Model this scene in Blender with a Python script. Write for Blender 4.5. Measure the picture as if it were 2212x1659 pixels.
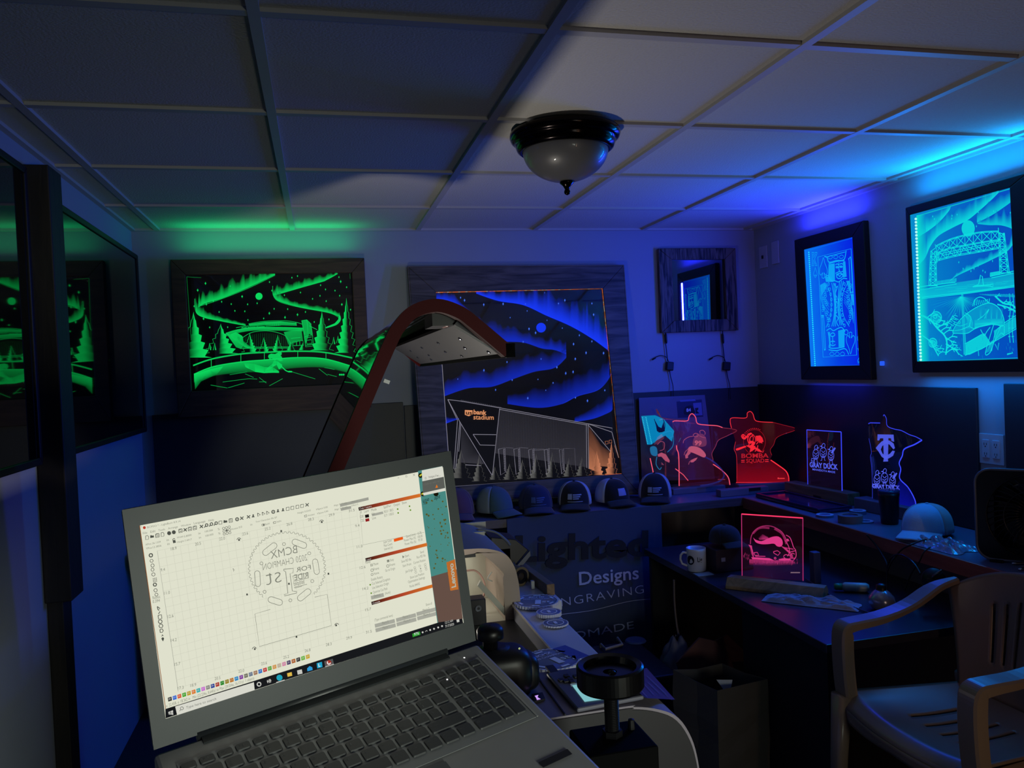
import bpy, bmesh, math, random
from mathutils import Vector, Matrix, noise
random.seed(7)
for o in list(bpy.data.objects): bpy.data.objects.remove(o)
SC = bpy.context.scene
COL = SC.collection
PI = math.pi

# ------------------------------------------------------------------ camera
FPX = 1707.68; IW, IH = 2212, 1659
YAW, PITCH, ROLL = 0.2391747, -0.0195017, -0.0437834
CEIL = 2.15; CAMZ = CEIL - 0.71755
XL, XR, YB, YF = -0.8154, 2.4107, 4.0, -1.3
CAM = Vector((0, 0, CAMZ))
_f = Vector((math.sin(YAW)*math.cos(PITCH), math.cos(YAW)*math.cos(PITCH), math.sin(PITCH)))
_r0 = Vector((math.cos(YAW), -math.sin(YAW), 0)); _u0 = _r0.cross(_f)
_r = math.cos(ROLL)*_r0 + math.sin(ROLL)*_u0
_u = -math.sin(ROLL)*_r0 + math.cos(ROLL)*_u0
cd = bpy.data.cameras.new('camera'); cam = bpy.data.objects.new('camera', cd); COL.objects.link(cam)
cd.sensor_fit = 'HORIZONTAL'; cd.sensor_width = 36.0; cd.lens = FPX/IW*36.0; cd.clip_start = 0.02
m = Matrix((_r, _u, -_f)).transposed().to_4x4(); m.translation = CAM; cam.matrix_world = m
SC.camera = cam

# ------------------------------------------------------------------ world, view
wd = bpy.data.worlds.new('world'); SC.world = wd; wd.use_nodes = True
wd.node_tree.nodes['Background'].inputs[0].default_value = (0.10, 0.12, 0.2, 1)
wd.node_tree.nodes['Background'].inputs[1].default_value = 0.0
SC.view_settings.view_transform = 'Standard'; SC.view_settings.look = 'None'
SC.view_settings.gamma = 1; SC.view_settings.exposure = 0.0
SC.view_settings.use_curve_mapping = False
SC.cycles.use_denoising = True
SC.cycles.max_bounces = 8; SC.cycles.volume_bounces = 1
SC.cycles.sample_clamp_indirect = 4.0
SC.cycles.caustics_reflective = False; SC.cycles.caustics_refractive = False

def srgb(h):
    if isinstance(h, str):
        h = h.lstrip('#'); c = [int(h[i:i+2], 16)/255 for i in (0, 2, 4)]
    else: c = h
    return tuple(((x+0.055)/1.055)**2.4 if x > 0.04045 else x/12.92 for x in c)

def area(name, loc, direction, sx, sy, color, power, spread=PI):
    l = bpy.data.lights.new(name, 'AREA'); l.shape = 'RECTANGLE'; l.size = sx; l.size_y = sy
    l.color = color; l.energy = power; l.spread = spread
    o = bpy.data.objects.new(name, l); COL.objects.link(o); o.location = loc
    o.rotation_euler = Vector(direction).to_track_quat('-Z', 'Y').to_euler()
    return o
def area_v(name, loc, zdir, ydir, sx, sy, color, power, spread=PI):
    """area lamp shining along -zdir, its long side (sy) along ydir"""
    o = area(name, loc, (0, 0, -1), sx, sy, color, power, spread)
    z = Vector(zdir).normalized(); y = Vector(ydir).normalized(); x = y.cross(z)
    mm = Matrix((x, y, z)).transposed().to_4x4(); mm.translation = Vector(loc)
    o.matrix_world = mm; return o

LT = dict(green=(0.0, 1.0, 0.28), blue=(0.01, 0.06, 1.0), azure=(0.0, 0.35, 1.0), deep=(0.02, 0.03, 1.0), warm=(1.0, 0.93, 0.82))
# LED strips hidden in the picture frames, leaking up and out of each frame
area_v('led_leak_green', (-0.2, 3.925, 2.035), (0, 0.08, -1), (1, 0, 0), 0.03, 0.78, LT['green'], 0.62)
area_v('led_leak_bridge', (2.345, 2.42, 2.045), (0.12, 0, -1), (0, 1, 0), 0.03, 0.62, LT['azure'], 2.2)
area_v('led_leak_king', (2.345, 3.3, 2.045), (0.12, 0, -1), (0, 1, 0), 0.03, 0.42, LT['deep'], 3.0)
area_v('led_leak_bridge_low', (2.345, 2.42, 1.335), (0.12, 0, 1), (0, 1, 0), 0.03, 0.62, (0.0, .25, 1.0), 1.1)
area_v('led_leak_king_low', (2.345, 3.3, 1.305), (0.12, 0, 1), (0, 1, 0), 0.03, 0.42, LT['deep'], 0.7)
# LED strips along the left inner edge of the two lit panels
area_v('led_strip_bridge', (2.372, 2.757, 1.69), (1, 0.1, 0), (0, 0, 1), 0.014, 0.58, (0.0, 0.22, 1.0), 7.0)
area_v('led_strip_king', (2.372, 3.130, 1.67), (1, -.2, 0), (0, 0, 1), 0.012, 0.56, LT['deep'], 10.0, math.radians(160))
# work lamp strip inside the laser engraver
area_v('engraver_work_lamp', (0.10, 2.08, 0.80), (0, 0, -1), (0, 1, 0), 0.05, 0.12, LT['warm'], 5.0)
area_v('engraver_bay_lamp', (0.30, 2.50, 0.85), (-.4, 0, 1), (0, 1, 0), 0.04, 0.12, LT['warm'], 0.45)
# added fill lifting the dim left side; warm hall light, both behind the camera
area_v('left_fill_light', (1.0, -1.15, 0.98), (0.42, -1, 0.28), (0, 0, 1), 0.5, 0.48, (.92, 1.0, .86), 4.8, math.radians(66))
area_v('hall_light', (1.5, -1.2, 0.85), (-0.12, -1, 0.10), (0, 0, 1), 0.06, 0.8, (1.0, .62, .38), 1.3, math.radians(90))

# ------------------------------------------------------------------ pixel -> place helpers
def ray(px, py): return _f + (px-1106)/FPX*_r - (py-829.5)/FPX*_u
def at_x(px, py, X): d = ray(px, py); return CAM + d*((X-CAM.x)/d.x)
def at_y(px, py, Y): d = ray(px, py); return CAM + d*((Y-CAM.y)/d.y)
def at_z(px, py, Z): d = ray(px, py); return CAM + d*((Z-CAM.z)/d.z)
def at_p(px, py, p, n):
    d = ray(px, py); n = Vector(n); return CAM + d*((Vector(p)-CAM).dot(n)/d.dot(n))

# ------------------------------------------------------------------ materials
def nd(t, typ, **kw):
    n = t.nodes.new(typ)
    for k, v in kw.items():
        if k == 'loc': continue
        setattr(n, k, v)
    return n
_mats = {}
def mat(name, col, rough=0.6, metal=0.0, emis=None, es=0.0, var=0.12, scale=18, bump=0.0, trans=0.0, ior=1.45, alpha=1.0, coat=0.0, spec=0.5, sheen=0.0):
    if name in _mats: return _mats[name]
    m = bpy.data.materials.new(name); m.use_nodes = True; t = m.node_tree; _mats[name] = m
    b = t.nodes['Principled BSDF']; c = srgb(col)
    tc = nd(t, 'ShaderNodeTexCoord'); ns = nd(t, 'ShaderNodeTexNoise'); ns.inputs['Scale'].default_value = scale
    ns.inputs['Detail'].default_value = 4
    t.links.new(tc.outputs['Object'], ns.inputs['Vector'])
    if var > 0:
        mx = nd(t, 'ShaderNodeMix', data_type='RGBA'); t.links.new(ns.outputs['Fac'], mx.inputs[0])
        mx.inputs[6].default_value = (*[x*(1-var) for x in c], 1); mx.inputs[7].default_value = (*[min(1, x*(1+var)) for x in c], 1)
        t.links.new(mx.outputs[2], b.inputs['Base Color'])
    else: b.inputs['Base Color'].default_value = (*c, 1)
    b.inputs['Roughness'].default_value = rough; b.inputs['Metallic'].default_value = metal
    b.inputs['IOR'].default_value = ior; b.inputs['Transmission Weight'].default_value = trans
    b.inputs['Alpha'].default_value = alpha; b.inputs['Coat Weight'].default_value = coat
    b.inputs['Specular IOR Level'].default_value = spec; b.inputs['Sheen Weight'].default_value = sheen
    if emis is not None:
        b.inputs['Emission Color'].default_value = (*srgb(emis), 1); b.inputs['Emission Strength'].default_value = es
    if bump > 0:
        bp = nd(t, 'ShaderNodeBump'); bp.inputs['Strength'].default_value = bump; bp.inputs['Distance'].default_value = 0.004
        t.links.new(ns.outputs['Fac'], bp.inputs['Height']); t.links.new(bp.outputs[0], b.inputs['Normal'])
    return m
def glow(name, col, es, sample=False):
    """surface that only gives off light (lit engraving, LEDs, screens)"""
    if name in _mats: return _mats[name]
    m = bpy.data.materials.new(name); m.use_nodes = True; t = m.node_tree; _mats[name] = m
    t.nodes.clear(); e = nd(t, 'ShaderNodeEmission'); o = nd(t, 'ShaderNodeOutputMaterial')
    e.inputs[0].default_value = (*srgb(col), 1); e.inputs[1].default_value = es
    t.links.new(e.outputs[0], o.inputs[0])
    if not sample: m.cycles.emission_sampling = 'NONE'
    return m
def glow_attr(name, col, es):
    """lit engraving whose density varies over the strokes (attribute 'dens'), clear where nothing is engraved"""
    if name in _mats: return _mats[name]
    m = bpy.data.materials.new(name); m.use_nodes = True; t = m.node_tree; _mats[name] = m
    t.nodes.clear(); e = nd(t, 'ShaderNodeEmission'); o = nd(t, 'ShaderNodeOutputMaterial')
    a = nd(t, 'ShaderNodeAttribute', attribute_name='dens'); tr = nd(t, 'ShaderNodeBsdfTransparent'); mx = nd(t, 'ShaderNodeMixShader')
    e.inputs[0].default_value = (*srgb(col), 1); e.inputs[1].default_value = es
    t.links.new(a.outputs['Fac'], mx.inputs[0]); t.links.new(tr.outputs[0], mx.inputs[1]); t.links.new(e.outputs[0], mx.inputs[2])
    t.links.new(mx.outputs[0], o.inputs[0]); m.cycles.emission_sampling = 'NONE'
    return m
def wood(name, c1, c2, axis=0, scale=3.0, rough=0.65, burnt=0.0):
    if name in _mats: return _mats[name]
    m = bpy.data.materials.new(name); m.use_nodes = True; t = m.node_tree; _mats[name] = m
    b = t.nodes['Principled BSDF']; b.inputs['Roughness'].default_value = rough
    tc = nd(t, 'ShaderNodeTexCoord'); mp = nd(t, 'ShaderNodeMapping'); s = [9, 9, 9]; s[axis] = 1.0
    mp.inputs['Scale'].default_value = s
    w = nd(t, 'ShaderNodeTexNoise'); w.inputs['Scale'].default_value = scale; w.inputs['Detail'].default_value = 6; w.inputs['Distortion'].default_value = 1.6
    cr = nd(t, 'ShaderNodeValToRGB'); cr.color_ramp.elements[0].position = 0.3+0.1*burnt; cr.color_ramp.elements[1].position = 0.7-0.12*burnt
    cr.color_ramp.elements[0].color = (*srgb(c1), 1); cr.color_ramp.elements[1].color = (*srgb(c2), 1)
    t.links.new(tc.outputs['Object'], mp.inputs[0]); t.links.new(mp.outputs[0], w.inputs['Vector'])
    t.links.new(w.outputs['Fac'], cr.inputs[0]); t.links.new(cr.outputs[0], b.inputs['Base Color'])
    bp = nd(t, 'ShaderNodeBump'); bp.inputs['Strength'].default_value = 0.3; bp.inputs['Distance'].default_value = 0.003
    t.links.new(w.outputs['Fac'], bp.inputs['Height']); t.links.new(bp.outputs[0], b.inputs['Normal'])
    return m
def clear(name, tint='ffffff', glossy=0.06, rough=0.02, refl=1.0, veil=0.0, veilcol='888888'):
    """thin clear sheet: lets light straight through and mirrors at grazing angles"""
    if name in _mats: return _mats[name]
    m = bpy.data.materials.new(name); m.use_nodes = True; t = m.node_tree; _mats[name] = m
    t.nodes.clear(); o = nd(t, 'ShaderNodeOutputMaterial'); tr = nd(t, 'ShaderNodeBsdfTransparent'); g = nd(t, 'ShaderNodeBsdfGlossy')
    tr.inputs[0].default_value = (*srgb(tint), 1); g.inputs['Roughness'].default_value = rough
    fr = nd(t, 'ShaderNodeFresnel'); fr.inputs[0].default_value = 1.49
    ma = nd(t, 'ShaderNodeMath', operation='MULTIPLY_ADD'); ma.inputs[1].default_value = refl; ma.inputs[2].default_value = glossy*0.3
    mx = nd(t, 'ShaderNodeMixShader'); t.links.new(fr.outputs[0], ma.inputs[0]); t.links.new(ma.outputs[0], mx.inputs[0])
    t.links.new(tr.outputs[0], mx.inputs[1]); t.links.new(g.outputs[0], mx.inputs[2]); t.links.new(mx.outputs[0], o.inputs[0])
    if veil > 0:
        df = nd(t, 'ShaderNodeBsdfDiffuse'); df.inputs[0].default_value = (*srgb(veilcol), 1); m2 = nd(t, 'ShaderNodeMixShader'); m2.inputs[0].default_value = veil
        t.links.new(mx.outputs[0], m2.inputs[1]); t.links.new(df.outputs[0], m2.inputs[2]); t.links.new(m2.outputs[0], o.inputs[0])
    return m

# ------------------------------------------------------------------ mesh builder
class MB:
    def __init__(s): s.v = []; s.f = []; s.m = []; s.a = []; s.mi = 0; s.dens = 1.0
    def add(s, verts, faces, dens=None):
        o = len(s.v); s.v += [Vector(v) for v in verts]; s.f += [tuple(i+o for i in f) for f in faces]
        s.m += [s.mi]*len(faces); s.a += (list(dens) if dens is not None else [s.dens]*len(verts)); return s
    def box(s, c, d, R=None, bev=0):
        c = Vector(c); x, y, z = [q/2 for q in d]; R = R or Matrix.Identity(3)
        if bev > 0:
            bm = bmesh.new(); bmesh.ops.create_cube(bm, size=1)
            for v in bm.verts: v.co = Vector((v.co.x*2*x, v.co.y*2*y, v.co.z*2*z))
            bmesh.ops.bevel(bm, geom=bm.edges[:], offset=bev, segments=2, affect='EDGES', profile=0.5)
            bm.verts.index_update(); s.add([c + R @ v.co for v in bm.verts], [[v.index for v in f.verts] for f in bm.faces]); bm.free(); return s
        p = [c + R @ Vector((sx*x, sy*y, sz*z)) for sx in (-1, 1) for sy in (-1, 1) for sz in (-1, 1)]
        return s.add(p, [(0, 1, 3, 2), (4, 6, 7, 5), (0, 4, 5, 1), (2, 3, 7, 6), (0, 2, 6, 4), (1, 5, 7, 3)])
    def bb(s, a, b, bev=0):
        a = Vector(a); b = Vector(b); return s.box((a+b)/2, [abs(q) for q in (b-a)], bev=bev)
    def prism(s, pts, off):
        """extrude a planar 3D polygon by vector off"""
        n = len(pts); off = Vector(off); P = [Vector(p) for p in pts]
        s.add(P+[p+off for p in P], [tuple(range(n-1, -1, -1)), tuple(range(n, 2*n))]+[(i, (i+1) % n, n+(i+1) % n, n+i) for i in range(n)]); return s
    def poly(s, pts): return s.add(pts, [tuple(range(len(pts)))])
    def tube(s, pts, r, seg=8, cap=True):
        P = [Vector(p) for p in pts]; n = len(P); rr = r if isinstance(r, (list, tuple)) else [r]*n
        V = []; F = []; prev = None
        for i, p in enumerate(P):
            t = (P[min(i+1, n-1)]-P[max(i-1, 0)]).normalized()
            if prev is None:
                a = Vector((0, 0, 1)) if abs(t.z) < 0.9 else Vector((1, 0, 0)); e1 = t.cross(a).normalized()
            else: e1 = (prev - t*prev.dot(t)).normalized()
            prev = e1; e2 = t.cross(e1)
            V += [p + rr[i]*(math.cos(2*PI*k/seg)*e1+math.sin(2*PI*k/seg)*e2) for k in range(seg)]
        for i in range(n-1):
            for k in range(seg):
                a = i*seg+k; b = i*seg+(k+1) % seg; F.append((a, b, b+seg, a+seg))
        if cap: F += [tuple(range(seg-1, -1, -1)), tuple(range((n-1)*seg, n*seg))]
        return s.add(V, F)
    def sweep(s, pts, prof, up=(0, 0, 1)):
        """sweep a 2D profile [(side,up)..] along pts; prof may be a function of t"""
        P = [Vector(p) for p in pts]; n = len(P); up = Vector(up); V = []; F = []
        for i, p in enumerate(P):
            t = (P[min(i+1, n-1)]-P[max(i-1, 0)]).normalized(); sd = t.cross(up).normalized(); u2 = sd.cross(t)
            pr = prof(i/(n-1)) if callable(prof) else prof; k = len(pr)
            V += [p+a*sd+b*u2 for a, b in pr]
        for i in range(n-1):
            for j in range(k):
                a = i*k+j; b = i*k+(j+1) % k; F.append((a, b, b+k, a+k))
        F += [tuple(range(k-1, -1, -1)), tuple(range((n-1)*k, n*k))]
        return s.add(V, F)
    def lathe(s, prof, c, axis=(0, 0, 1), seg=40, close=False):
        """prof [(r,h)..] around axis at c"""
        c = Vector(c); ax = Vector(axis).normalized(); a = Vector((1, 0, 0)) if abs(ax.x) < 0.9 else Vector((0, 1, 0))
        e1 = ax.cross(a).normalized(); e2 = ax.cross(e1); V = []; F = []
        for r, h in prof:
            V += [c+ax*h+r*(math.cos(2*PI*k/seg)*e1+math.sin(2*PI*k/seg)*e2) for k in range(seg)]
        n = len(prof)
        for i in range(n if close else n-1):
            for k in range(seg):
                a_ = i*seg+k; b = i*seg+(k+1) % seg; i2 = ((i+1) % n)*seg
                F.append((a_, b, i2+(k+1) % seg, i2+k))
        return s.add(V, F)
    def grid(s, fn, nu, nv, skip=None):
        V = [fn(i/nu, j/nv) for j in range(nv+1) for i in range(nu+1)]
        F = [(j*(nu+1)+i, j*(nu+1)+i+1, (j+1)*(nu+1)+i+1, (j+1)*(nu+1)+i) for j in range(nv) for i in range(nu) if not (skip and skip((i+.5)/nu, (j+.5)/nv))]
        return s.add(V, F)
    def build(s, name, mats, parent=None, smooth=False, solid=0, bevel=0, subd=0, auto=None):
        me = bpy.data.meshes.new(name); o0 = Vector(parent['_o']) if parent is not None and '_o' in parent else Vector((0, 0, 0))
        base = o0
        if parent is None:
            base = Vector((0, 0, 0))
            if s.v:
                mn = [min(v[i] for v in s.v) for i in range(3)]; mxx = [max(v[i] for v in s.v) for i in range(3)]
                base = Vector(((mn[0]+mxx[0])/2, (mn[1]+mxx[1])/2, mn[2]))
        me.from_pydata([tuple(v-base) for v in s.v], [], s.f); me.validate(); me.update()
        if not isinstance(mats, (list, tuple)): mats = [mats]
        for mm in mats: me.materials.append(mm)
        if len(mats) > 1 and len(me.polygons) == len(s.m): me.polygons.foreach_set('material_index', s.m)
        if any(x != 1.0 for x in s.a):
            at = me.attributes.new('dens', 'FLOAT', 'POINT'); at.data.foreach_set('value', s.a)
        else:
            at = me.attributes.new('dens', 'FLOAT', 'POINT'); at.data.foreach_set('value', [1.0]*len(me.vertices))
        o = bpy.data.objects.new(name, me); COL.objects.link(o); o['_o'] = list(base)
        if parent is not None: o.parent = parent
        else: o.location = base
        if smooth: me.polygons.foreach_set('use_smooth', [True]*len(me.polygons))
        if solid:
            md = o.modifiers.new('s', 'SOLIDIFY'); md.thickness = solid; md.offset = 0
        if bevel:
            md = o.modifiers.new('b', 'BEVEL'); md.width = bevel; md.segments = 2; md.limit_method = 'ANGLE'
        if subd:
            md = o.modifiers.new('d', 'SUBSURF'); md.levels = subd; md.render_levels = subd
        return o
def fixn(o):
    bm = bmesh.new(); bm.from_mesh(o.data); bmesh.ops.recalc_face_normals(bm, faces=bm.faces); bm.to_mesh(o.data); bm.free(); return o

def thing(name, loc, label, cat, group=None):
    o = bpy.data.objects.new(name, None); COL.objects.link(o); o.location = loc; o['_o'] = list(loc)
    o.empty_display_size = 0.05
    o['label'] = label; o['category'] = cat
    if group: o['group'] = group
    return o
def tag(o, label, cat, group=None):
    o['label'] = label; o['category'] = cat
    if group: o['group'] = group
    return o
def struct(o): o['kind'] = 'structure'; return o

# ------------------------------------------------------------------ planar drawing
class Plane:
    """a flat sheet in the room; crop coordinates (x0,y0,k) are read off as k*crop+offset and met with the sheet"""
    def __init__(s, p, n, x0=0, y0=0, k=1.0, off=0.0):
        s.p = Vector(p); s.n = Vector(n).normalized(); s.x0, s.y0, s.k = x0, y0, k; s.off = off
        s.p = s.p + s.n*off
        s.ex = Vector((0, 0, 1)).cross(s.n).normalized(); s.ey = s.n.cross(s.ex)
    def sub(s, x0, y0, k, off=0.0): return Plane(s.p, s.n, x0, y0, k, off)
    def up(s, d): return Plane(s.p, s.n, s.x0, s.y0, s.k, d)
    def P(s, x, y): return at_p(s.x0+x*s.k, s.y0+y*s.k, s.p, s.n)
def ribbon(mb, pl, pts, w, closed=False, dens=None):
    """a stroke of width w metres through crop points"""
    if isinstance(closed, float): dens, closed = closed, False
    P = [pl.P(*p) for p in pts]; n = len(P)
    if closed: P = P+[P[0], P[1]]; n += 2
    V = []; D = []
    for i in range(n):
        t = (P[min(i+1, n-1)]-P[max(i-1, 0)])
        if closed and i == 0: t = P[1]-P[-3]
        if closed and i == n-1: t = P[n-1]-P[n-2]
        if t.length < 1e-9: t = pl.ex
        sd = pl.n.cross(t.normalized()); V += [P[i]+sd*w/2, P[i]-sd*w/2]
        d = 1.0 if dens is None else (dens[min(i, len(dens)-1)] if isinstance(dens, (list, tuple)) else dens); D += [d, d]
    last = n-2 if closed else n-1
    mb.add(V, [(2*i, 2*i+1, 2*i+3, 2*i+2) for i in range(last)], D)
def fill(mb, pl, pts, dens=None):
    from mathutils.geometry import tessellate_polygon
    P = [pl.P(*p) for p in pts]; tri = tessellate_polygon([P])
    mb.add(P, [tuple(t) for t in tri], None if dens is None else (dens if isinstance(dens, (list, tuple)) else [dens]*len(P)))
def cat_rom(pts, n=6, closed=False):
    out = []; N = len(pts)
    for i in range(N if closed else N-1):
        p0 = pts[(i-1) % N] if closed or i > 0 else pts[i]; p1 = pts[i]; p2 = pts[(i+1) % N]
        p3 = pts[(i+2) % N] if closed or i+2 < N else p2
        for k in range(n):
            t = k/n
            out.append(tuple(0.5*((2*p1[j])+(-p0[j]+p2[j])*t+(2*p0[j]-5*p1[j]+4*p2[j]-p3[j])*t*t+(-p0[j]+3*p1[j]-3*p2[j]+p3[j])*t**3) for j in range(len(p1))))
    if not closed: out.append(tuple(pts[-1]))
    return out
def circ(cx, cy, r, n=20, ry=None, a0=0, a1=2*PI):
    ry = ry or r; full = abs(a1-a0-2*PI) < 1e-6
    return [(cx+r*math.cos(a0+(a1-a0)*i/(n if full else n-1)), cy+ry*math.sin(a0+(a1-a0)*i/(n if full else n-1))) for i in range(n)]
_txt = {}
def glyphs(s, bold=0.0, shear=0.0, space=1.0):
    key = (s, bold, shear, space)
    if key in _txt: return _txt[key]
    cu = bpy.data.curves.new('t', 'FONT'); cu.body = s; cu.size = 1; cu.offset = bold; cu.shear = shear; cu.space_character = space
    cu.resolution_u = 3
    ob = bpy.data.objects.new('t', cu); COL.objects.link(ob)
    dg = bpy.context.evaluated_depsgraph_get(); me = ob.evaluated_get(dg).to_mesh()
    V = [v.co.copy() for v in me.vertices]; F = [tuple(p.vertices) for p in me.polygons]
    ob.evaluated_get(dg).to_mesh_clear(); bpy.data.objects.remove(ob); bpy.data.curves.remove(cu)
    xs = [v.x for v in V] or [0, 1]; ys = [v.y for v in V] or [0, 1]
    _txt[key] = (V, F, min(xs), max(xs), min(ys), max(ys)); return _txt[key]
def text3(mb, s, p0, p1, n, height=None, bold=0.0, shear=0.0, mirror=False, space=1.0, capfix=True):
    """write s from point p0 to p1 (both on the baseline), facing n"""
    V, F, x0, x1, y0, y1 = glyphs(s, bold, shear, space)
    if not V: return
    p0 = Vector(p0); p1 = Vector(p1); ex = (p1-p0); L = ex.length; ex = ex.normalized(); ey = Vector(n).cross(ex)
    k = L/max(1e-6, (x1-x0)); ky = k if height is None else height/0.70
    out = []
    for v in V:
        u = (v.x-x0)*k
        if mirror: u = L-u
        out.append(p0+ex*u+ey*v.y*ky)
    mb.add(out, F)
def text(mb, pl, s, a, b, h=None, **kw): text3(mb, s, pl.P(*a), pl.P(*b), pl.n, height=h, **kw)
def rbox2(x0, y0, x1, y1, r, n=4):
    o = []
    for cx, cy, a in ((x1-r, y1-r, 0), (x0+r, y1-r, PI/2), (x0+r, y0+r, PI), (x1-r, y0+r, 1.5*PI)):
        o += [(cx+r*math.cos(a+PI/2*i/n), cy+r*math.sin(a+PI/2*i/n)) for i in range(n+1)]
    return o
# ================================================================== ROOM
M_wall = mat('wall_paint', '9aa0ac', rough=0.75, var=0.03, scale=6, bump=0.05)
M_tile = mat('ceiling_tile', 'c9c6c0', rough=0.95, var=0.10, scale=160, bump=0.5)
M_tbar = mat('ceiling_grid', 'b4b2b0', rough=0.55, var=0.02)
M_carpet = mat('dark_carpet', '3a3a3e', rough=1.0, var=0.5, scale=220, bump=1.0)
b = MB(); b.bb((XL-.1, YF-.1, -0.1), (XR+.1, YB+.1, 0)); struct(b.build('floor', M_carpet))
b = MB(); b.bb((XL-.1, YF-.1, CEIL+.008), (XR+.1, YB+.1, CEIL+.1)); struct(b.build('ceiling', M_tile))
b = MB(); b.bb((XL, YB, 0), (XR+.1, YB+.1, CEIL+.008)); struct(b.build('wall_back', M_wall))
b = MB(); b.bb((XR, YF-.1, 0), (XR+.1, YB, CEIL+.008)); struct(b.build('wall_right', M_wall))
b = MB(); b.bb((XL-.1, YF, 0), (XL, YB+.1, CEIL+.008)); struct(b.build('wall_left', M_wall))
b = MB(); b.bb((XL-.1, YF-.1, 0), (XR, YF, CEIL+.008)); struct(b.build('wall_front', M_wall))
# T-bar grid, 2 ft modules, with the wall angle
b = MB(); S2 = 0.6096; gx = -0.69943; gy = YB-0.53994
for i in range(-0, 6):
    x = gx+S2*i
    if XL < x < XR: b.bb((x-.012, YF, CEIL-.002), (x+.012, YB, CEIL+.008))
for k in range(0, 9):
    y = gy-S2*k
    if y > YF:
        xs = [XL]+[gx+S2*i for i in range(0, 6) if XL < gx+S2*i < XR]+[XR]
        for a, c in zip(xs[:-1], xs[1:]): b.bb((a+.0122, y-.012, CEIL-.001), (c-.0122, y+.012, CEIL+.008))
for (a, c) in (((XL, YB-.02), (XR, YB)), ((XL, YF), (XL+.02, YB-.0201)), ((XR-.02, YF), (XR, YB-.0201))):
    b.bb((a[0], a[1], CEIL-.003), (c[0], c[1], CEIL+.008))
o = b.build('trim_1', M_tbar); struct(o)
b = MB(); b.bb((XL+.001, YB-.012, 0), (XR-.013, YB, .09)); struct(b.build('baseboard_back', mat('baseboard', 'b8bcc4', var=.03)))
b = MB(); b.bb((XR-.012, YF, 0), (XR, YB, .09)); struct(b.build('baseboard_right', mat('baseboard', 'b8bcc4')))

# dark boards fixed along the wall above the counter
M_board = mat('black_board', '23262e', rough=0.5, var=0.1, bump=0.05)
def board(a, c, label):
    b = MB(); b.bb(a, c, bev=.002); o = b.build('backsplash_board', M_board); tag(o, label, 'board', 'dark boards above the counter')
board((-.765, YB-.012, .742), (.405, YB-.0005, 1.288), 'long charcoal board on the back wall below the green lit picture')
board((.409, YB-.012, .742), (.488, YB-.0005, 1.27), 'narrow charcoal board strip beside the big leaning stadium picture')
board((1.50, YB-.012, .742), (XR-.014, YB-.0005, 1.272), 'charcoal board on the back wall below the small mirror')
board((XR-.013, 2.477, .742), (XR-.0005, YB-.0005, 1.283), 'charcoal board on the right wall below the king card picture')
board((XR-.013, .9, .742), (XR-.0005, 2.352, 1.30), 'charcoal board on the right wall beyond the outlet plate, behind the fan')

# outlet plate and wall switches on the right wall
M_plate = mat('wall_plate', 'b9b9c2', rough=0.45, var=.02)
M_dark = mat('dark_plastic', '101114', rough=0.45, var=.1)
def plate(y0, y1, z0, z1, name, label, cat, kind):
    t = thing(name, (XR-.003, (y0+y1)/2, z0), label, cat)
    b = MB(); b.bb((XR-.006, y0, z0), (XR-.0003, y1, z1), bev=.002); b.build('cover_plate', M_plate, t)
    yc = (y0+y1)/2; zc = (z0+z1)/2
    if kind == 'outlet':
        for dy in (-.023, .023):
            b = MB(); b.bb((XR-.009, yc+dy-.016, zc-.034), (XR-.005, yc+dy+.016, zc+.034), bev=.0015); s = b.build('socket', M_plate, t)
            b = MB()
            for dz in (-.018, .018):
                for e in (-.005, .005): b.bb((XR-.0096, yc+dy+e-.0009, zc+dz-.004), (XR-.0088, yc+dy+e+.0009, zc+dz+.004))
                b.lathe([(0.0001, 0), (.0022, 0), (.0022, .001), (.0001, .001)], (XR-.0087, yc+dy, zc+dz-.009), (-1, 0, 0), 10)
            o = b.build('slots', M_dark, s)
    elif kind == 'switch':
        b = MB(); b.bb((XR-.013, yc-.005, zc-.009), (XR-.005, yc+.005, zc+.009), bev=.001); b.build('toggle', M_dark, t)
plate(2.366, 2.476, 1.0, 1.113, 'wall_outlet', 'white double outlet plate on the right wall between the two charcoal boards', 'outlet', 'outlet')
plate(3.868, 3.945, 1.925, 2.045, 'light_switch', 'white light switch with dark toggle, nearest the corner of the right wall', 'switch', 'switch')
plate(3.755, 3.822, 1.932, 2.052, 'blank_plate', 'blank white wall plate just right of the light switch', 'wall plate', 'blank')

# ================================================================== CEILING LAMP
M_bronze = mat('dark_bronze', '1b1717', rough=0.16, metal=0.95, var=.1)
M_frost = mat('frosted_glass', '606062', rough=0.38, var=.03, coat=.3)
lx, ly = .763, 2.31
t = thing('ceiling_lamp', (lx, ly, CEIL), 'flush ceiling lamp with frosted glass bowl and dark bronze rim, switched off', 'lamp')
b = MB(); b.lathe([(.001, -.0), (.162, -.0), (.168, -.006), (.169, -.016), (.165, -.026), (.158, -.032), (.153, -.034), (.152, -.043), (.147, -.055), (.139, -.061), (.134, -.062), (.130, -.058), (.126, -.03), (.001, -.03)], (lx, ly, CEIL-.002), seg=64)
b.build('rim', M_bronze, t, smooth=True)
prof = [(.131*math.cos(a), -.055-.098*math.sin(a)) for a in [i*PI/2/16 for i in range(17)]]; prof[-1] = (.001, prof[-1][1])
b = MB(); b.lathe(prof, (lx, ly, CEIL-.002), seg=64); b.build('glass_bowl', M_frost, t, smooth=True)
b = MB(); b.lathe([(.001, -.152), (.021, -.153), (.022, -.157), (.013, -.165), (.008, -.173), (.0065, -.177), (.009, -.181), (.0095, -.186), (.007, -.191), (.001, -.194)], (lx, ly, CEIL-.002), seg=28); b.build('finial', M_bronze, t, smooth=True)

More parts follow.
